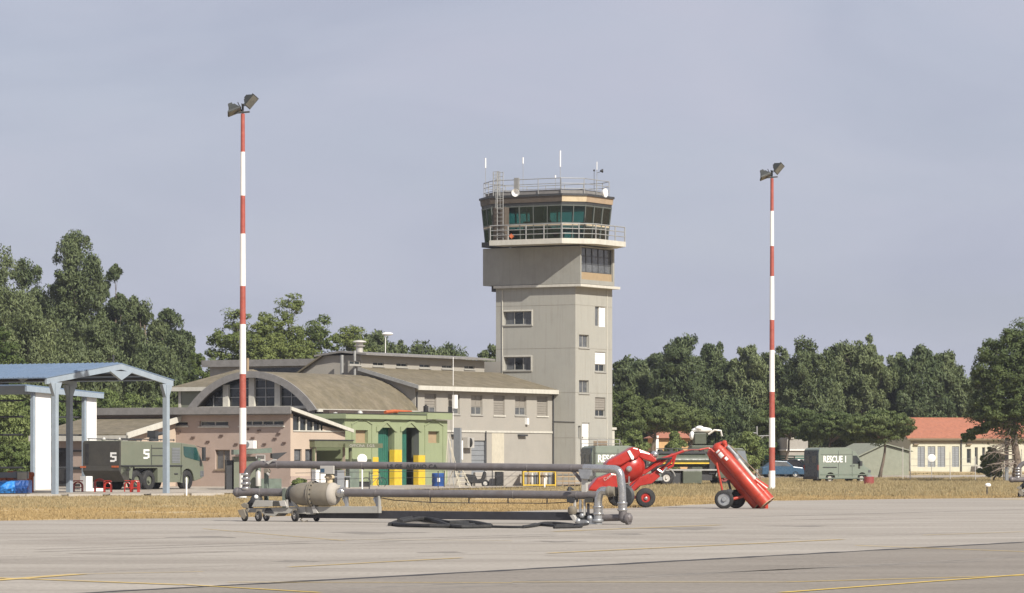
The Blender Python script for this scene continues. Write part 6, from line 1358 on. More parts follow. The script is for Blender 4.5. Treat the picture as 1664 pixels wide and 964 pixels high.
# ================================================================ wire fence before the yard
t = thing('wire_fence', 'low post and wire fence crossing the yard behind the pipes', 'fence', (X(640, 225), 225, .1))
for px, Y in ((520, 218), (600, 224), (712, 232), (722, 234), (800, 240), (868, 246)):
    mb = MB(); x = X(px, Y); mb.tube([(x, Y, 0), (x, Y, 1.25)], .035, 6); part('post', mb, Mt['dark'], t)
mb = MB()
for z in (1.1, .7):
    mb.tube([(X(px, Y), Y, z+GH(0, Y)) for px, Y in ((480, 215), (520, 218), (600, 224), (712, 232), (800, 240), (930, 250))], .014, 4)
part('wire', mb, Mt['dark'], t)
t = thing('chain_fence', 'thin wire fence with pale posts before the cream house', 'fence', (X(1560, 310), 310, .3))
for px, y0, Y in ((1479, 724, 300), (1467, 726, 306), (1544, 735, 300), (1631, 745, 292), (1645, 726, 290), (1610, 742, 296), (1585, 742, 298), (1660, 730, 288)):
    x = X(px, Y); mb = MB(); mb.tube([(x, Y, .1), (x, Y, Z(y0, Y))], .04, 6); part('post', mb, Mt['hub'], t)
mb = MB()
for py in (746, 757): mb.tube([(X(px, 300), 300, Z(py, 300)) for px in (1479, 1544, 1600, 1664, 1720)], .013, 4)
part('wire', mb, Mt['rail'], t)
mb = MB(); f = Frame(X(1634, 290), 290, 5, .2); mb.box(f, 0, .25, 0, .3, 0, Z(711, 290)-.2); solo('grey_pillar', mb, Mt['greyshutter'], 'grey rectangular pillar beside the big pine trunk', 'pillar')
# little box sign on a stick by the apron
x, Y = X(1604, 200), 200; mb = MB(); mb.tube([(x, Y, 0), (x, Y, .5)], .04, 6); t = solo('apron_marker', mb, Mt['dark'], 'tiny dark post with a white head at the apron edge on the right', 'marker', loc=(x, Y, 0)); mb = MB(); mb.ball((x+.05, Y, .58), .12, sc=(1.4, 1, 1)); part('head', mb, Mt['white'], t)
# ================================================================ things in front of garage and annex
def prop(px, Y, deg=0): return Frame(X(px, Y), Y, deg, GH(X(px, Y), Y)-.01)
f = prop(712, 240); mb = MB(); mb.lathe(f.W(0, 0, 0), (0, 0, 1), [(0, .38), (.03, .41), (.3, .40), (.33, .42), (.6, .40), (.63, .42), (.88, .41), (.92, .36)], 20)
dr_ = solo('blue_barrel', mb, Mt['blueplastic'], 'dark blue plastic barrel in front of the green garage right end', 'barrel'); mb = MB(); mb.box(f, -.05, .13, -.435, -.41, .35, .6); part('label_patch', mb, Mt['white'], dr_)
# step ladder
f = prop(748, 232, 10); t = thing('step_ladder', 'pale wooden step ladder standing open in front of the annex', 'ladder', f.W(0, 0, 0)); mb = MB()
for s in (-.28, .28): mb.tube([f.W(s*1.3+.35, 0, 0), f.W(s*.7-.1, .3, 1.35)], .035, 6)
for i in range(5): q = (i+.6)/5.3; mb.tube([f.W(-.36+.35*(1-q)-.1*q, .3*q, 1.35*q), f.W(.36+.35*(1-q)-.1*q, .3*q, 1.35*q)], .028, 5)
part('front_ladder', mb, Mt['cream'], t); mb = MB()
for s in (-.28, .28): mb.tube([f.W(s*1.2-.55, .9, 0), f.W(s*.7-.1, .3, 1.35)], .03, 6)
part('rear_prop', mb, Mt['cream'], t)
# long poles and grey panel leaning by the garage corner
f = prop(728, 246, 60); mb = MB(); mb.box(f, -.1, .1, -1.0, -.5, .6, 3.9); solo('grey_board', mb, Mt['greyshutter'], 'tall grey board standing upright at the right corner of the garage', 'board')
t = thing('leaning_poles', 'bundle of thin poles leaning in a tripod at the garage corner', 'poles', prop(735, 243).W(0, 0, 0))
for i, (a, b) in enumerate(((722, 728), (738, 728), (745, 729), (730, 734), (750, 731))): mb = MB(); mb.tube([(X(a, 243), 243, .1), (X(b, 243.5), 243.5, Z(705+i*3, 243))], .03, 6); part('pole', mb, Mt['rail' if i % 2 else 'cream'], t)
# scooter
f = prop(757, 240, 15); t = thing('scooter', 'black scooter parked before the annex roller shutter', 'scooter', f.W(.6, 0, 0))
mb = MB(); mb.fprism(Face(f, 'b', 0), [(.1, .35), (.45, .25), (1.0, .25), (1.25, .5), (1.35, 1.0), (1.2, 1.0), (1.05, .55), (.75, .5), (.6, .8), (.0, .85), (-.1, .6)], -.15, .15); part('body', mb, Mt['black'], t, bevel=.03)
wheel(t, f.W(.2, -.05, .24), (f.u[1], -f.u[0], 0), .25, .1); wheel(t, f.W(1.3, -.05, .24), (f.u[1], -f.u[0], 0), .25, .1)
mb = MB(); mb.tube([f.W(1.25, -.35, 1.12), f.W(1.28, 0, 1.05), f.W(1.25, .35, 1.12)], .025, 6); mb.ball(f.W(1.32, 0, .95), .1); part('handlebar', mb, Mt['hub'], t)
# bicycle leaning on the garage
f = prop(595, 238, 20); t = thing('bicycle', 'green bicycle leaning at the left jamb of the garage', 'bicycle', f.W(.5, 0, 0))
for a, nm in ((0, 'wheel'), (1.05, 'wheel')):
    mb = MB(); mb.tube([f.W(a+.32*math.cos(q), 0, .33+.32*math.sin(q)) for q in np.linspace(0, 2*math.pi, 21)], .022, 6, caps=False)
    for k in range(8): q = k*math.pi/8*2; mb.tube([f.W(a, 0, .33), f.W(a+.31*math.cos(q), 0, .33+.31*math.sin(q))], .005, 4)
    part(nm, mb, Mt['black'], t)
mb = MB()
for a, b in (((0, .33), (.35, .75)), ((.35, .75), (.42, .3)), ((0, .33), (.42, .3)), ((.35, .75), (.9, .8)), ((.42, .3), (.88, .72)), ((.86, .95), (1.05, .33)), ((.35, .75), (.33, .9))): mb.tube([f.W(a[0], 0, a[1]), f.W(b[0], 0, b[1])], .022, 6)
part('frame', mb, Mt['framegreen'], t); mb = MB(); mb.tube([f.W(.86, -.25, 1.0), f.W(.88, 0, .96), f.W(.86, .25, 1.0)], .018, 5); mb.box(f, .2, .46, -.07, .07, .9, .95); part('saddle_and_handlebar', mb, Mt['black'], t)
# bench, boxes, bins under the canopy
f = prop(533, 230, 30); t = thing('bench_table', 'low grey table with odds and ends under the olive canopy', 'table', f.W(.5, 0, 0)); mb = MB(); mb.box(f, -.3, 1.6, 0, .7, .72, .8); part('tabletop', mb, Mt['greyshutter'], t)
for a in (-.25, 1.5):
    for b in (.05, .6): mb = MB(); mb.box(f, a, a+.06, b, b+.06, 0, .715); part('leg', mb, Mt['dark'], t)
for i, (px, Y, w_, h_, m, lab) in enumerate([(513, 229, .7, 1.15, 'white', 'pale cabinet at the left end of the canopy'), (548, 232, .5, 1.1, 'greyshutter', 'grey appliance under the canopy right part'), (560, 234, .35, .45, 'white', 'small white can under the canopy'), (566, 236, .3, .4, 'tan', 'small tan can under the canopy'), (577, 236, 1.1, .35, 'black', 'low black box before the garage left end'), (568, 234, .7, 1.3, 'framegreen', 'dark green cabinet right of the canopy'), (531, 226, .9, .22, 'cream', 'flat cream sack on the ground before the canopy')]):
    f = prop(px, Y, 30); mb = MB(); mb.box(f, 0, w_, 0, w_*.8, 0, h_); mb.box(f, -.03, w_+.03, -.03, w_*.8+.03, h_+.002, h_+.05); solo(['cabinet', 'appliance', 'can', 'can', 'black_box', 'cabinet', 'sack'][i], mb, Mt[m], lab, ['cabinet', 'appliance', 'can', 'can', 'box', 'cabinet', 'sack'][i], bevel=.02)
# concrete blocks and strapped crates along the annex
r_ = random.Random(8)
for i, (px, w_, h_, m, lab) in enumerate([(772, 1.6, .95, 'concrete', 'pale concrete block just right of the scooter'), (790, 1.6, 1.0, 'greyhouse', 'grey block left of the black gap before the annex'), (818, 3.0, 1.0, 'concrete', 'longest pale concrete block before the annex')]):
    f = prop(px, 243, 8); mb = MB(); mb.box(f, 0, w_, 0, 1.0, 0, h_); solo('concrete_block', mb, Mt[m], lab, 'block', bevel=.04)
f = prop(806, 242, 8); mb = MB(); mb.box(f, 0, .45, 0, .6, 0, 1.0); solo('black_bin', mb, Mt['black'], 'narrow black bin between two pale blocks before the annex', 'bin', bevel=.03)
f = prop(851, 242, 6); t = thing('bottle_crate', 'yellow framed rack of wrapped grey bottles before the annex end', 'crate', f.W(1, .5, 0))
mb = MB()
for zc in (.12, 1.0):
    for b in (0, .9): mb.box(f, 0, 2.1, b-.03, b+.03, zc-.035, zc+.035)
for a in (0, 1.05, 2.1): mb.box(f, a-.03, a+.03, -.035, .935, .0, 1.04)
part('frame', mb, Mt['yellow'], t)
for i in range(9): mb = MB(); mb.lathe(f.W(.14+i*.228, .4, .16), (0, 0, 1), [(0, .1), (.6, .1), (.7, .05), (.78, .04)], 10); part('bottle', mb, Mt[['greyshutter', 'wood', 'hub', 'greycar'][i % 4]], t)
f = prop(905, 246, 6); t = thing('brown_crate', 'low brown wire crate left of the pipe elbow, before the tower foot', 'crate', f.W(.8, .5, 0))
mb = MB(); mb.box(f, 0, 1.6, 0, .9, .1, .16); part('floor', mb, Mt['wood'], t)
for i in range(5): mb = MB(); mb.box(f, i*.4-.03, i*.4+.03, -.03, .03, 0, .95); part('slat', mb, Mt['wood'], t)
for zc in (.35, .65, .9): mb = MB(); mb.box(f, 0, 1.6, -.045, -.031, zc-.04, zc+.04); part('rail', mb, Mt['tan'], t)
mb = MB(); f = prop(488, 226, 0)
sh_me = [(0, 0, .45, .42, .42, .4)]; me = leaf_mesh('foliage', sh_me, 900, .16, M_bush, 5, .5, 12); o = bpy.data.objects.new('potted_bush', me); COL.objects.link(o); o.location = (X(489, 226), 226, .15); o['label'] = 'little light green bush against the pale pink wall'; o['category'] = 'bush'
# ================================================================ long pipe trolley in the foreground
x0, y0 = X(390, 118.8), 118.8; x1, y1 = X(1020, 112.4), 112.4
C = Frame(x0, y0, math.degrees(math.atan2(y1-y0, x1-x0))); cf = Face(C, 'b', 0)
def c(px, py, off=0): return cf.P(cf.s_(px), cf.z_(px, py), off)
def ca_(px): return cf.s_(px)
def cz(px, py): return cf.z_(px, py)
pt = thing('pipe_trolley', 'long wheeled trolley of grey pipes with a round tank and shiny elbows across the foreground', 'pipe trolley', (*C.W(6, 0, 0)[:2], 0))
def bend(pts, k=6):      # smooth a polyline through control points (quadratic corners)
    out = [Vector(pts[0])]
    for i in range(1, len(pts)-1):
        a, b, d = Vector(pts[i-1]), Vector(pts[i]), Vector(pts[i+1]); p, q = a.lerp(b, .55 if i > 1 else .7), b.lerp(d, .45 if i < len(pts)-2 else .3)
        for j in range(k+1): t = j/k; out.append(p.lerp(b, t).lerp(b.lerp(q, t), t))
    out.append(Vector(pts[-1])); return out
def ring_(mb, p, d, r, w, n=20, m=0): d = Vector(d).normalized(); mb.lathe(Vector(p)-d*w/2, d, [(0, r*.97), (w*.15, r), (w*.85, r), (w, r*.97)], n, m)
U = (C.u[0], C.u[1], 0); Vv = (C.v[0], C.v[1], 0); Nf = (-C.v[0], -C.v[1], 0)
mb = MB(); mb.tube(bend([c(399, 797), c(401, 768), c(414, 754.5), c(445, 755)])+[c(700, 757.5), c(950, 761)], .118, 20)
for px in (452, 590, 742, 858, 930): ring_(mb, c(px, 755+(px-440)*.0125), U, .128, .03)
part('top_pipe', mb, Mt['pipe'], pt)
mb = MB(); mb.tube(bend([c(949, 761), c(984, 762), c(1007, 763), c(1010.5, 790), c(1011.5, 818)], 8), .125, 22); part('top_elbow', mb, Mt['shiny'], pt)
mb = MB(); ring_(mb, c(1011.5, 818), (0, 0, 1), .155, .07); ring_(mb, c(1011.5, 828.5), (0, 0, 1), .16, .06); mb.tube([c(1011.5, 818), c(1011.8, 831)], .14, 20); part('coupling_collar', mb, Mt['shiny'], pt)
mb = MB(); mb.tube(bend([c(1012, 830), c(1012, 843), c(1024, 844)], 8), [.125]*4+[.13]*(len(bend([c(1012, 830), c(1012, 843), c(1024, 844)], 8))-4), 20); ring_(mb, c(1021, 843.5), U, .185, .10); mb.ball(c(1019, 842, .02), .165, 16, 10); part('lower_elbow', mb, Mt['pipe'], pt)
mb = MB(); mb.tube([c(1014, 841, .1), c(972, 842, .1)], .105, 16); part('return_pipe', mb, Mt['pipe'], pt)
# left collars between top and middle pipes
mb = MB()
for py in (771, 778, 786, 794): ring_(mb, c(399.5, py), (0, 0, 1), .16 if py in (771, 786) else .145, .07)
part('swivel_joint', mb, Mt['shiny'], pt)
# middle pipe, left run
mb = MB(); mb.ball(c(386, 800), .158, 16, 10); mb.tube([c(386, 800), c(400, 800), c(466, 800.5)], [.14, .13, .125], 20)
for px in (424, 462): ring_(mb, c(px, 800.5), U, .15, .03)
part('left_pipe', mb, Mt['pipe'], pt)
# tank: lathe along the trolley
L0 = ca_(462); prof = [(462, .125), (466, .15), (468, .2), (471, .2), (472, .17), (477, .25), (484, .33), (492, .365), (505, .372), (505.3, .35), (506.3, .35), (506.5, .425), (508.8, .425), (509, .39), (509.6, .39), (509.8, .425), (512, .425), (512.2, .372), (528, .375), (538, .365), (543, .31), (546, .22), (548, .15)]
mb = MB(); mb.lathe(c(462, 803), U, [(ca_(p)-L0, r) for p, r in prof], 32); tk_ = part('tank', mb, Mt['tank'], pt)
mb = MB()
for i in range(16):
    a = 2*math.pi*i/16; p = Vector(c(509.5, 803))+Vector(Vv)*(.40*math.cos(a))+Vector((0, 0, 1))*(.40*math.sin(a)); mb.lathe(p-Vector(U)*.09, U, [(0, .022), (.18, .022)], 6)
for px in (473, 476): ring_(mb, c(px, 803), U, .27 if px == 473 else .27, .03)
part('flange_bolts', mb, Mt['dark'], tk_)
mb = MB(); mb.lathe(c(539.5, 803), U, [(0, .369), (.08, .362), (.16, .30), (.2, .2)], 28); part('end_cap', mb, Mt['concrete'], tk_)
mb = MB(); mb.lathe(c(535.5, 786, .0), (0, 0, 1), [(0, .1), (.16, .1), (.17, .16), (.22, .17), (.27, .12), (.28, .03)], 18); part('vent_cap', mb, Mt['beige'], tk_)
mb = MB(); mb.fbox(cf, ca_(525.5), ca_(547.5), cz(535, 770.5), cz(535, 757), -.22, -.14); b_ = part('instrument_box', mb, Mt['hub'], pt, bevel=.01)
mb = MB(); mb.fbox(cf, ca_(526.5), ca_(533), cz(530, 768), cz(530, 761.5), -.226, -.221); part('label_patch', mb, Mt['bluecar'], b_)
mb = MB(); mb.ball(c(553, 801), .17, 18, 12); mb.tube([c(545, 802), c(562, 801)], .13, 16); ring_(mb, c(559, 801), U, .19, .04); part('ball_joint', mb, Mt['shiny'], pt)
mb = MB(); mb.tube([c(560, 801), c(760, 802.8), c(973, 805)], .125, 20)
for px in (612, 700, 835, 938): ring_(mb, c(px, 801+(px-560)*.0097), U, .135, .03)
part('middle_pipe', mb, Mt['pipe'], pt)
mb = MB(); mb.tube(bend([c(996, 799.5), c(976, 797), c(971.5, 812), c(972, 830)], 8), .13, 22); ring_(mb, c(972, 824), (0, 0, 1), .165, .05); ring_(mb, c(972, 835), (0, 0, 1), .17, .05); mb.tube([c(972, 824), c(972, 838)], .145, 20); part('middle_elbow', mb, Mt['shiny'], pt)
mb = MB(); ring_(mb, c(990, 799), U, .17, .10); mb.tube([c(990, 799), c(1000, 799)], .15, 16); part('elbow_flange', mb, Mt['tank'], pt)
mb = MB(); mb.tube([c(972, 836), c(971, 853)], .14, 18); ring_(mb, c(971, 846), (0, 0, 1), .19, .08); mb.ball(c(969, 850, .05), .15, 12, 8); part('foot_coupling', mb, Mt['galv'], pt)
mb = MB(); mb.lathe(c(1006, 806, .35), Nf, [(-.1, .25), (0, .36), (.08, .30), (.1, .1)], 22); part('hand_wheel', mb, Mt['dark'], pt)
# black stencilled marking on the top pipe
s0, s1 = ca_(632), ca_(735)
tm = text_mb('LS GE  AFFAIO CA', .175, C.W(s0, -.122, cz(632, 761)), U, (0, 0, 1), .002, offset=.004, squeeze=1.28); part('lettering', tm, Mt['dark'], pt)
# chassis
def cbox(name, px0, px1, py0, py1, o0, o1, m, bev=.01, z0=None):
    mb = MB(); mid = (px0+px1)/2; mb.fbox(cf, ca_(px0), ca_(px1), cz(mid, py1), cz(mid, py0), o0, o1); return part(name, mb, Mt[m], pt, bevel=bev)
def cpoly(name, pts, o0, o1, m, bev=.01):
    mb = MB(); mb.fprism(cf, [(ca_(p), cz(p, q)) for p, q in pts], o0, o1); return part(name, mb, Mt[m], pt, bevel=bev)
cbox('long_beam', 474, 948, 831, 844, .12, .42, 'darkbeam', .02)
cpoly('side_channel', [(496, 823), (619, 823), (619, 834), (513, 834), (512, 836), (500, 836)], -.1, .05, 'framegrey')
cpoly('channel_gusset', [(508, 818), (514, 820), (521, 834), (513, 834)], -.16, -.105, 'hub')
cbox('end_post', 616.5, 619.5, 806, 834, -.11, .0, 'framegrey')
cpoly('chassis_plate', [(403, 826), (500, 823), (500, 835), (456, 834), (450, 839), (436, 838), (428, 833), (403, 833)], -.15, .5, 'framegrey')
cpoly('chassis_front_dark', [(436, 826), (444, 826), (450, 834), (434, 833)], -.17, -.151, 'dark')
cpoly('battery_box', [(415, 824), (421, 813), (449, 814), (449, 823)], -.25, .3, 'framegrey')
cpoly('battery_box_dark', [(449.5, 823), (450, 814), (459, 815), (462, 823)], -.25, .3, 'darkpanel')
cpoly('junction_box', [(462.3, 823), (459.3, 814), (469, 813), (472, 823)], -.25, .3, 'hub')
cbox('green_post', 464, 469.5, 794, 825, -.22, -.15, 'framegreen'); cbox('pipe_cradle', 470, 473.5, 812, 825, -.22, -.15, 'hub')
cbox('rear_green_post', 423.5, 429, 762, 824, .2, .3, 'framegreen')
cpoly('strut', [(474, 812), (478, 811), (489, 824), (484, 824)], -.16, -.1, 'framegrey')
mb = MB(); mb.lathe(c(418, 810, -.05), (0, 0, 1), [(-.15, .2), (0, .2), (.1, .12)], 14); mb.tube([c(406, 822), c(412, 815), c(418, 811)], .12, 10); part('motor', mb, Mt['dark'], pt)
mb = MB(); mb.ball(c(421.5, 807.5, -.2), .07, 10, 6); part('filler_cap', mb, Mt['white'], pt)
for px in (563.5, 613.5):
    mb = MB(); mb.fbox(cf, ca_(px-1.8), ca_(px+1.8), cz(px, 826), cz(px, 807), -.05, .05); mb.fbox(cf, ca_(px-7), ca_(px+5), cz(px, 826), cz(px, 822.5), -.06, .06)
    mb.fprism(cf, [(ca_(px-7), cz(px, 811)), (ca_(px-4.5), cz(px, 807)), (ca_(px-2), cz(px, 815)), (ca_(px-2), cz(px, 820))], -.03, .03); part('pipe_stand', mb, Mt['galv'], pt)
# bracket group over the right end
cpoly('clamp_block', [(944, 763), (965, 764), (964, 773), (960, 779), (948, 778), (945, 772)], -.18, .15, 'galv')
cpoly('clamp_strut', [(929, 765), (934, 765), (947, 779), (944, 784)], -.06, .02, 'pipe'); cbox('clamp_post', 946.5, 954.5, 778, 800, -.08, .06, 'hub')
mb = MB(); mb.tube([c(926, 796, -.15), c(931, 792, -.18), c(936, 796, -.18)], .03, 6); mb.lathe(c(930, 795, -.2), (0, 0, 1), [(-.05, .07), (.06, .05), (.08, .02)], 10); part('valve', mb, Mt['dark'], pt)
for i, (px, y0_, y1_, w_, m) in enumerate([(935, 812, 826, 3, 'hub'), (944, 812, 832, 3, 'galv'), (951, 812, 838, 2.5, 'hub'), (957, 818, 846, 3, 'darkbeam')]): cbox('hanger', px-w_/2, px+w_/2, y0_, y1_, -.08, 0, m)
cpoly('under_clamp', [(924, 808), (937, 809), (936, 816), (930, 818), (924, 815)], -.14, .14, 'dark'); cpoly('under_clamp', [(953, 810), (966, 810), (965, 817), (954, 817)], -.14, .14, 'darkpanel')
mb = MB(); mb.lathe(c(933, 829, -.12), (0, 0, 1), [(-.13, .1), (-.05, .15), (.08, .14), (.13, .06)], 14); part('pump_head', mb, Mt['tank'], pt)
cpoly('tow_gusset', [(930, 837), (936, 836), (943, 848), (937, 848)], -.2, -.05, 'hub'); cpoly('tail_frame', [(936, 836), (966, 834), (966, 852), (948, 853), (936, 848)], -.02, .4, 'dark')
for px, py, r_ in ((942, 847, .11), (957, 850, .09), (948, 838, .08), (961, 842, .09)): mb = MB(); mb.ball(c(px, py, -.1), r_, 12, 8); part('fitting', mb, Mt['galv'], pt)
# small fittings on the upper left
cpoly('lever', [(436, 752), (448, 746), (453, 746.5), (453, 748.5), (446, 750), (440, 755)], -.16, -.12, 'hub'); cpoly('lever_bracket', [(431, 761), (438, 762), (440, 767), (436, 770), (431, 768)], -.1, .02, 'tank')
mb = MB(); mb.tube([c(437, 769, -.1), c(441, 772, -.14)], .035, 6); mb.tube([c(419, 745, -.1), c(419, 740, -.1), c(433, 740, -.1), c(433, 750, -.1)], .02, 6); part('lever_rod', mb, Mt['hub'], pt)
# hanging cable with droppers
mb = MB()
for px in (699, 762, 825.5, 889): mb.tube([c(px, 808), c(px, 817.5)], .022, 6)
part('dropper', mb, Mt['dark'], pt, kind='stuff')
mb = MB(); mb.tube([c(618, 809), c(640, 813), c(700, 816.5), c(762, 817.5), c(826, 817.5), c(889, 818), c(928, 816)], .014, 5); part('cable', mb, Mt['dark'], pt)
# castors
def castor(px, py, r, off, m='hub'):
    s, z_ = ca_(px), r
    w_ = wheel(pt, C.W(s, off, r), (Nf[0]*.9-U[0]*.45, Nf[1]*.9-U[1]*.45, 0), r, .1, 'castor', rim=m, rr=.62)
    mb = MB(); mb.fprism(cf, [(s-r*.5, r*1.1), (s-r*.3, r*2.3), (s+r*.5, r*2.3), (s+r*.4, r*1.1)], off+.02, off+.16); part('castor_fork', mb, Mt['tank'], pt)
castor(405, 0, .165, -.35); castor(430, 0, .17, -.45, 'hub'); castor(484, 0, .185, -.25); castor(411, 0, .16, .75); castor(494, 0, .15, .7)
cpoly('castor_cover', [(399, 829), (409, 827), (413, 838), (409, 844), (402, 836)], -.5, -.44, 'tank'); cpoly('front_hitch', [(396, 820), (402, 817), (408, 820), (408, 826), (400, 825)], -.2, .1, 'tank')
mb = MB(); s = ca_(960); mb.fbox(cf, s-.3, s+.2, .0, .14, -.15, .3); part('foot_plate', mb, Mt['galv'], pt)
mb = MB(); mb.tube([c(500, 846), c(494, 848), c(488, 845), c(492, 841)], .02, 6); part('tow_ring', mb, Mt['tank'], pt)
# the second trolley of the same kind, its end just entering the picture on the right
p2 = (X(1643, 191)+5.9, 193.5, 0)
d0 = Vector(pt.location)-Vector(C.W(0, 0, 0)); ang = rad(20); dd = Matrix.Rotation(ang, 3, 'Z') @ d0
e0 = Vector((X(1647, 191), 191, 0))
p_ = copy_thing(pt, e0+dd, ang, 1, 'second pipe trolley of which only the left elbow end shows at the right picture edge', 'pipe trolleys'); pt['group'] = 'pipe trolleys'
# hoses lying on the concrete
def hose(pts, r, label, m='black', nm='hose'):
    mb = MB(); P = []
    for px, py, z in pts: g = gp(px, py); P.append(Vector((g[0], g[1], z)))
    Q_ = []
    for i in range(len(P)-1):
        p0, p1, p2_, p3 = P[max(i-1, 0)], P[i], P[i+1], P[min(i+2, len(P)-1)]
        for j in range(5):
            t = j/5; Q_.append(.5*((2*p1)+(-p0+p2_)*t+(2*p0-5*p1+4*p2_-p3)*t*t+(-p0+3*p1-3*p2_+p3)*t**3))
    Q_.append(P[-1]); mb.tube(Q_, r, 8); return mb
hm = MB()
for q in ([(633, 855, .05), (650, 850, .06), (680, 849, .08), (720, 852, .06), (765, 851, .05), (798, 857, .05)], [(636, 854, .05), (655, 857, .07), (700, 859, .08), (745, 858, .06), (770, 856, .05)],
          [(648, 853, .14), (675, 851, .18), (710, 855, .14), (740, 859, .06), (797, 858.5, .05)], [(652, 856, .15), (690, 853.5, .2), (730, 856, .12), (760, 853, .05)]):
    m_ = hose(q, .06, ''); k = len(hm.v); hm.v += m_.v; hm.f += [[i+k for i in f] for f in m_.f]; hm.m += m_.m; hm.sm += m_.sm
solo('coiled_hose', hm, Mt['black'], 'thick black hose heaped in loops on the concrete under the long dark beam', 'hose')
hm = MB()
for q in ([(798, 858, .03), (850, 858.5, .03), (868, 855, .05), (885, 855.5, .05), (905, 857, .05), (935, 856, .05), (955, 854, .05)], [(850, 859, .05), (868, 857, .06), (885, 854, .07), (910, 854, .06), (945, 858, .05), (900, 859.5, .05)]):
    m_ = hose(q, .045, ''); k = len(hm.v); hm.v += m_.v; hm.f += [[i+k for i in f] for f in m_.f]; hm.m += m_.m; hm.sm += m_.sm
solo('loose_hose', hm, Mt['black'], 'thinner black hose loops on the concrete near the right foot of the pipe trolley', 'hose')

# ================================================================ red tank trolley
R = Frame(X(1030, 152), 152, 8); rf = Face(R, 'b', 0)
def r_(px, py, off=0): return rf.P(rf.s_(px), rf.z_(px, py), off)
def rq(px, py): return (rf.s_(px), rf.z_(px, py))
RU = (R.u[0], R.u[1], 0); RN = (-R.v[0], -R.v[1], 0)
rt = thing('red_tank_trolley', 'bright red two wheeled trolley with a round tank, hoods and a long tow frame', 'trolley', (X(1030, 152), 152, 0))
ax = Vector(r_(1041, 752))-Vector(r_(1008, 771)); axn = ax.normalized()
mb = MB(); o0 = Vector(r_(1024, 759)); mb.lathe(o0-axn*.95, axn, [(0, .10), (.12, .27), (.3, .42), (.55, .53), (.9, .58), (1.2, .54), (1.4, .42), (1.52, .25), (1.56, .08)], 28); part('tank', mb, Mt['redpaint'], rt)
mb = MB(); mb.fprism(rf, [rq(*p) for p in ((980, 755), (985, 749), (1014, 733), (1024, 726.5), (1034, 729), (1038, 738), (1030, 746), (1022, 747), (1004, 757), (984, 758))], -.62, .25); part('upper_hood', mb, Mt['redpaint'], rt, bevel=.06)
mb = MB(); mb.fprism(rf, [rq(*p) for p in ((1015, 733.5), (1019, 731.5), (1026, 743), (1025, 747), (1022, 746.5))], -.66, -.625); part('white_stripe', mb, Mt['white'], rt)
mb = MB(); mb.fprism(rf, [rq(*p) for p in ((953, 797), (957, 790), (968, 777), (990, 768.5), (1004, 771), (1010, 782), (1008, 797), (996, 803), (990, 796), (978, 795), (970, 799))], -.45, .35); lh = part('lower_hood', mb, Mt['redpaint'], rt, bevel=.07)
e = Vector(r_(996, 769, 0))-Vector(r_(975, 783, 0)); up = Vector(RN).cross(e); up = -up if up.z < 0 else up
tm = text_mb('Coma', .18, r_(979, 782, -.5), e, up, .0, squeeze=1.15); part('script', tm, Mt['hub'], lh)
mb = MB(); mb.fprism(rf, [rq(*p) for p in ((1025, 800), (1022, 795), (1038, 776), (1052, 770), (1068, 768), (1072, 774), (1058, 786), (1038, 790), (1028, 799))], -.2, .2); part('belly_plate', mb, Mt['redpaint'], rt, bevel=.03)
mb = MB()
for q in ([(1022, 799), (1063, 768), (1088, 752), (1096, 738)], [(1022, 789), (1048, 765), (1070, 748)], [(1053, 775), (1092, 757), (1097, 738)], [(1062, 750), (1097, 738), (1110, 733)], [(1045, 770), (1088, 741)], [(1034, 737), (1058, 745), (1064, 751)], [(1036, 732), (1052, 737), (1064, 746)]): mb.tube([r_(p[0], p[1], -.15) for p in q], .055, 8)
mb.tube([r_(1097, 738, -.15), r_(1097, 738, .5), r_(1040, 770, .5)], .05, 8); mb.tube([r_(1097, 738, .5), r_(1080, 752, .5), r_(1035, 797, .5)], .045, 8); part('tow_frame', mb, Mt['redpaint'], rt)
mb = MB(); mb.tube([r_(1108, 734, -.15), r_(1122, 731, -.15), r_(1135, 731, -.15)], .03, 6); part('drawbar_eye', mb, Mt['darkred'], rt)
mb = MB(); mb.fprism(rf, [rq(*p) for p in ((1036, 733), (1054, 737), (1066, 748), (1060, 752), (1042, 746), (1034, 741))], -.35, .1); part('side_hood', mb, Mt['redpaint'], rt, bevel=.04)
mb = MB(); mb.tube(bend([r_(1052, 757, -.3), r_(1066, 746, -.3), r_(1090, 745, -.28)]), .045, 8); mb.tube(bend([r_(1056, 766, -.3), r_(1068, 758, -.33), r_(1080, 755, -.3), r_(1086, 746, -.3)]), .04, 8); part('black_hose', mb, Mt['black'], rt)
mb = MB(); mb.ball(r_(1063, 739, -.1), .16, 14, 8); mb.tube([r_(1066, 763, -.3), r_(1074, 768, -.3), r_(1082, 760, -.3)], .05, 8); mb.lathe(r_(1018, 762, -.66), RN, [(-.1, .12), (.0, .12), (.04, .07)], 14); mb.tube([r_(1018, 774, -.62), r_(1018, 793, -.62)], .035, 6); part('silver_fittings', mb, Mt['shiny'], rt)
wheel(rt, r_(1047, 808.8, -.42), RN, .40, .24, rim='redpaint', rr=.5); wheel(rt, r_(1003.5, 807, -.10), RN, .40, .24, rim='galv', rr=.5)
mb = MB()
for (px, py, o) in ((1047, 809.5, -.2), (1003.5, 807, .1)): mb.tube([r_(px, py, o-.1), r_(px, py, o+.3)], .05, 8)
mb.tube([r_(1047, 809.5, -.14), r_(1026, 808, -.14), r_(1003.5, 807, .15)], .06, 8); mb.tube([r_(1026, 797, -.14), r_(1026, 809, -.14)], .06, 8); part('axle', mb, Mt['redpaint'], rt)
mb = MB(); mb.lathe(r_(1047, 809.5, -.415), RN, [(-.04, .08), (.0, .08), (.03, .04)], 14); part('wheel_hub', mb, Mt['galv'], rt)
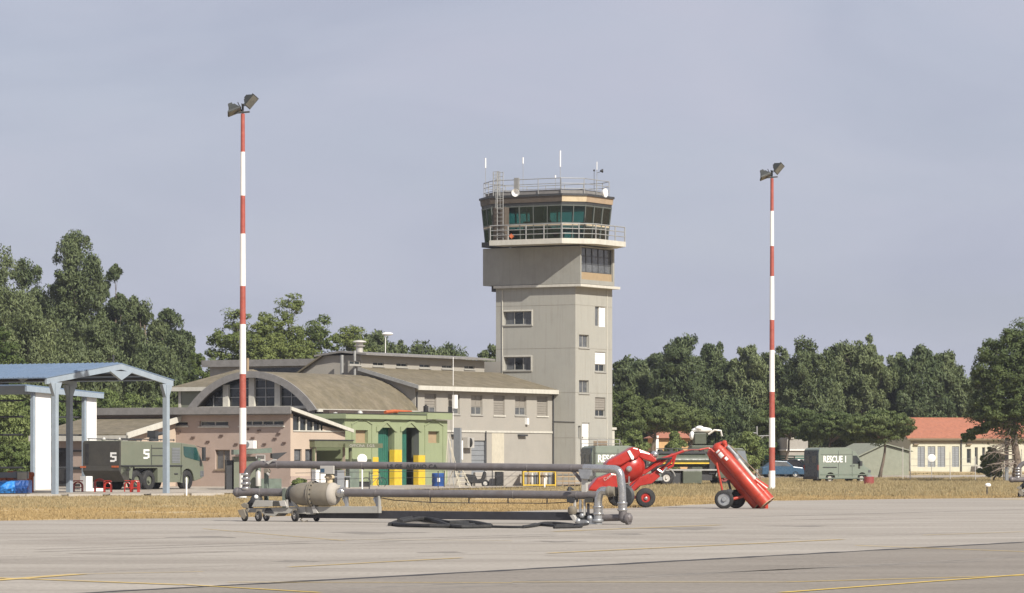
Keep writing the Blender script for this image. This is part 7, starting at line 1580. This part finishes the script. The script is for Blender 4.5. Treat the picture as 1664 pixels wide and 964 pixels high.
# ================================================================ leaning red cylinders on wheels
Gf = Frame(X(1180, 149), 149, 8); gf = Face(Gf, 'b', 0)
def g_p(px, py, off=0): return gf.P(gf.s_(px), gf.z_(px, py), off)
GN = (-Gf.v[0], -Gf.v[1], 0)
gt = thing('red_cylinder_trolley', 'leaning two wheeled trolley carrying three long orange red cylinders and a horn', 'trolley', (X(1190, 149), 149, 0))
def cyl(pa, pb, r, off, name='cylinder', m='redtube', neck=True):
    a, b = Vector(g_p(*pa, off+.40)), Vector(g_p(*pb, off-.45)); d = b-a; L_ = d.length; mb = MB()
    mb.lathe(a, d, [(-.02, r*.30), (.02, r*.62), (.10, r*.88), (.22, r), (L_-.03, r), (L_, r*.97), (L_, r*.80), (L_-.10, r*.74), (L_-.12, .02)], 28); o = part(name, mb, Mt[m], gt); mb = MB(); mb.lathe(a, d, [(L_-.02, r*.80), (L_+.012, r*.84), (L_+.012, r*1.0), (L_-.02, r*1.01)], 28); part('rim', mb, Mt['tan'], o); return o
cyl((1163, 723), (1239, 819), .27, -.25); cyl((1172, 721), (1249, 815), .25, .25); cyl((1158, 731), (1230, 822), .24, .22)
mb = MB()
for f_, k in ((.12, .285), (.5, .282), (.86, .285)):
    a, b = Vector(g_p(1163, 723, .15)), Vector(g_p(1239, 819, -.70)); d = (b-a).normalized(); ring_(mb, a.lerp(b, f_), d, k, .05, 28)
part('strap', mb, Mt['redtube'], gt)
mb = MB(); a = Vector(g_p(1155, 727, -.5)); mb2 = MB()
a0, b0 = Vector(g_p(1163, 723, .15)), Vector(g_p(1239, 819, -.70)); d = (b0-a0).normalized(); q = Vector(GN); q = (q-d*q.dot(d)).normalized(); sd_ = d.cross(q).normalized()
def patch(t0, t1, s0_, s1_, R_=.276):
    mb = MB(); n = 5
    for i in range(n):
        u0, u1 = s0_+(s1_-s0_)*i/n, s0_+(s1_-s0_)*(i+1)/n
        f = lambda t, u: a0+d*t+(q*math.cos(u)+sd_*math.sin(u))*R_
        mb.quad(f(t0, u0), f(t1, u0), f(t1, u1), f(t0, u1))
    return mb
sgn = 1 if sd_.x < 0 else -1
part('paper_label', patch(.28, .62, .15*sgn, .85*sgn), Mt['white'], gt); part('paper_label', patch(.70, .84, .0, .4*sgn), Mt['white'], gt)
mb = MB(); mb.fprism(gf, [(gf.s_(p), gf.z_(p, q_)) for p, q_ in ((1228, 823), (1246, 818), (1246, 827), (1226, 827.5))], -.3, .35); part('foot_plate', mb, Mt['redtube'], gt, bevel=.02)
mb = MB(); mb.fprism(gf, [(gf.s_(p), gf.z_(p, q_)) for p, q_ in ((1232, 797), (1244, 794), (1256, 808), (1252, 815), (1243, 812))], -.1, .3); part('foot_guard', mb, Mt['redtube'], gt, bevel=.04)
# horn and lance with cables
mb = MB(); mb.tube([g_p(1181, 725, -.1), g_p(1194, 739, -.1)], .08, 10); mb.tube([g_p(1194, 739, -.1), g_p(1198, 746, -.1)], .11, 10); hl = part('lance', mb, Mt['galv'], gt)
mb = MB(); mb.tube([g_p(1198, 746, -.1), g_p(1221, 774, -.1)], .085, 12); mb.tube([g_p(1221, 774, -.1), g_p(1225, 779, -.1)], .11, 12); part('white_grip', mb, Mt['hub'], hl)
mb = MB(); mb.tube([g_p(1225, 779, -.1), g_p(1232, 785, -.1), g_p(1243, 795, -.1)], [.09, .13, .20], 16); part('horn', mb, Mt['redtube'], hl)
mb = MB(); mb.tube([g_p(1225, 777, .1), g_p(1236, 795, .1)], [.1, .16], 14); part('horn', mb, Mt['redtube'], hl)
mb = MB(); mb.tube(bend([g_p(1182, 722, 0), g_p(1192, 729, 0), g_p(1206, 745, 0), g_p(1232, 770, 0), g_p(1238, 778, 0), g_p(1234, 784, 0)]), .025, 6); mb.tube(bend([g_p(1184, 724, .1), g_p(1204, 748, .1), g_p(1222, 766, .1), g_p(1229, 778, .1), g_p(1230, 786, 0)]), .022, 6); part('cable', mb, Mt['wood'], gt)
mb = MB(); mb.lathe(g_p(1176, 720, -.1), (-.6, 0, .8), [(-.1, .09), (.05, .11), (.1, .05)], 12); mb.ball(g_p(1177, 719, -.1), .09, 10, 6); part('valve', mb, Mt['redtube'], gt)
wheel(gt, g_p(1172, 811.5, -.55), (GN[0]-.25, GN[1], 0), .385, .24, rim='galv', rr=.68); wheel(gt, g_p(1197, 811, .15), (GN[0]-.25, GN[1], 0), .385, .24, rim='dark', rr=.55)
mb = MB(); mb.tube([g_p(1172, 811.5, -.4), g_p(1197, 811, .2)], .05, 8); mb.tube([g_p(1186, 812, -.1), g_p(1214, 805, -.1)], .06, 8); mb.tube([g_p(1186, 812, .2), g_p(1214, 805, .2)], .06, 8)
mb.tube([g_p(1162, 752, -.3), g_p(1171, 797, -.35), g_p(1173, 808, -.35)], .045, 8); part('axle_frame', mb, Mt['redtube'], gt)
mb = MB(); mb.tube([g_p(1184, 781, .1), g_p(1188, 794, .15), g_p(1190, 808, .2)], .05, 8); mb.fprism(gf, [(gf.s_(p), gf.z_(p, q_)) for p, q_ in ((1178, 798), (1184, 795), (1190, 797), (1186, 802), (1180, 803))], -.3, .1); part('mudguard', mb, Mt['dark'], gt)
mb = MB(); mb.tube(bend([g_p(1160, 735, -.1), g_p(1152, 728, -.1), g_p(1143, 729.5, -.1), g_p(1136, 731, -.1)]), .035, 8); part('tow_bar', mb, Mt['redtube'], gt)
# ================================================================ the air
hz = MB(); hz.box(Frame(0, 0, 0), -400, 400, -130, 640, -1.2, 32.5)
m = bpy.data.materials.new('air'); m.use_nodes = True; t = m.node_tree; t.nodes.clear()
v = t.nodes.new('ShaderNodeVolumePrincipled'); v.inputs['Color'].default_value = (.86, .90, 1, 1); v.inputs['Density'].default_value = .00013; v.inputs['Anisotropy'].default_value = .2
o_ = t.nodes.new('ShaderNodeOutputMaterial'); t.links.new(v.outputs[0], o_.inputs['Volume'])
h_ = mkobj('haze', hz, m); h_['kind'] = 'stuff'
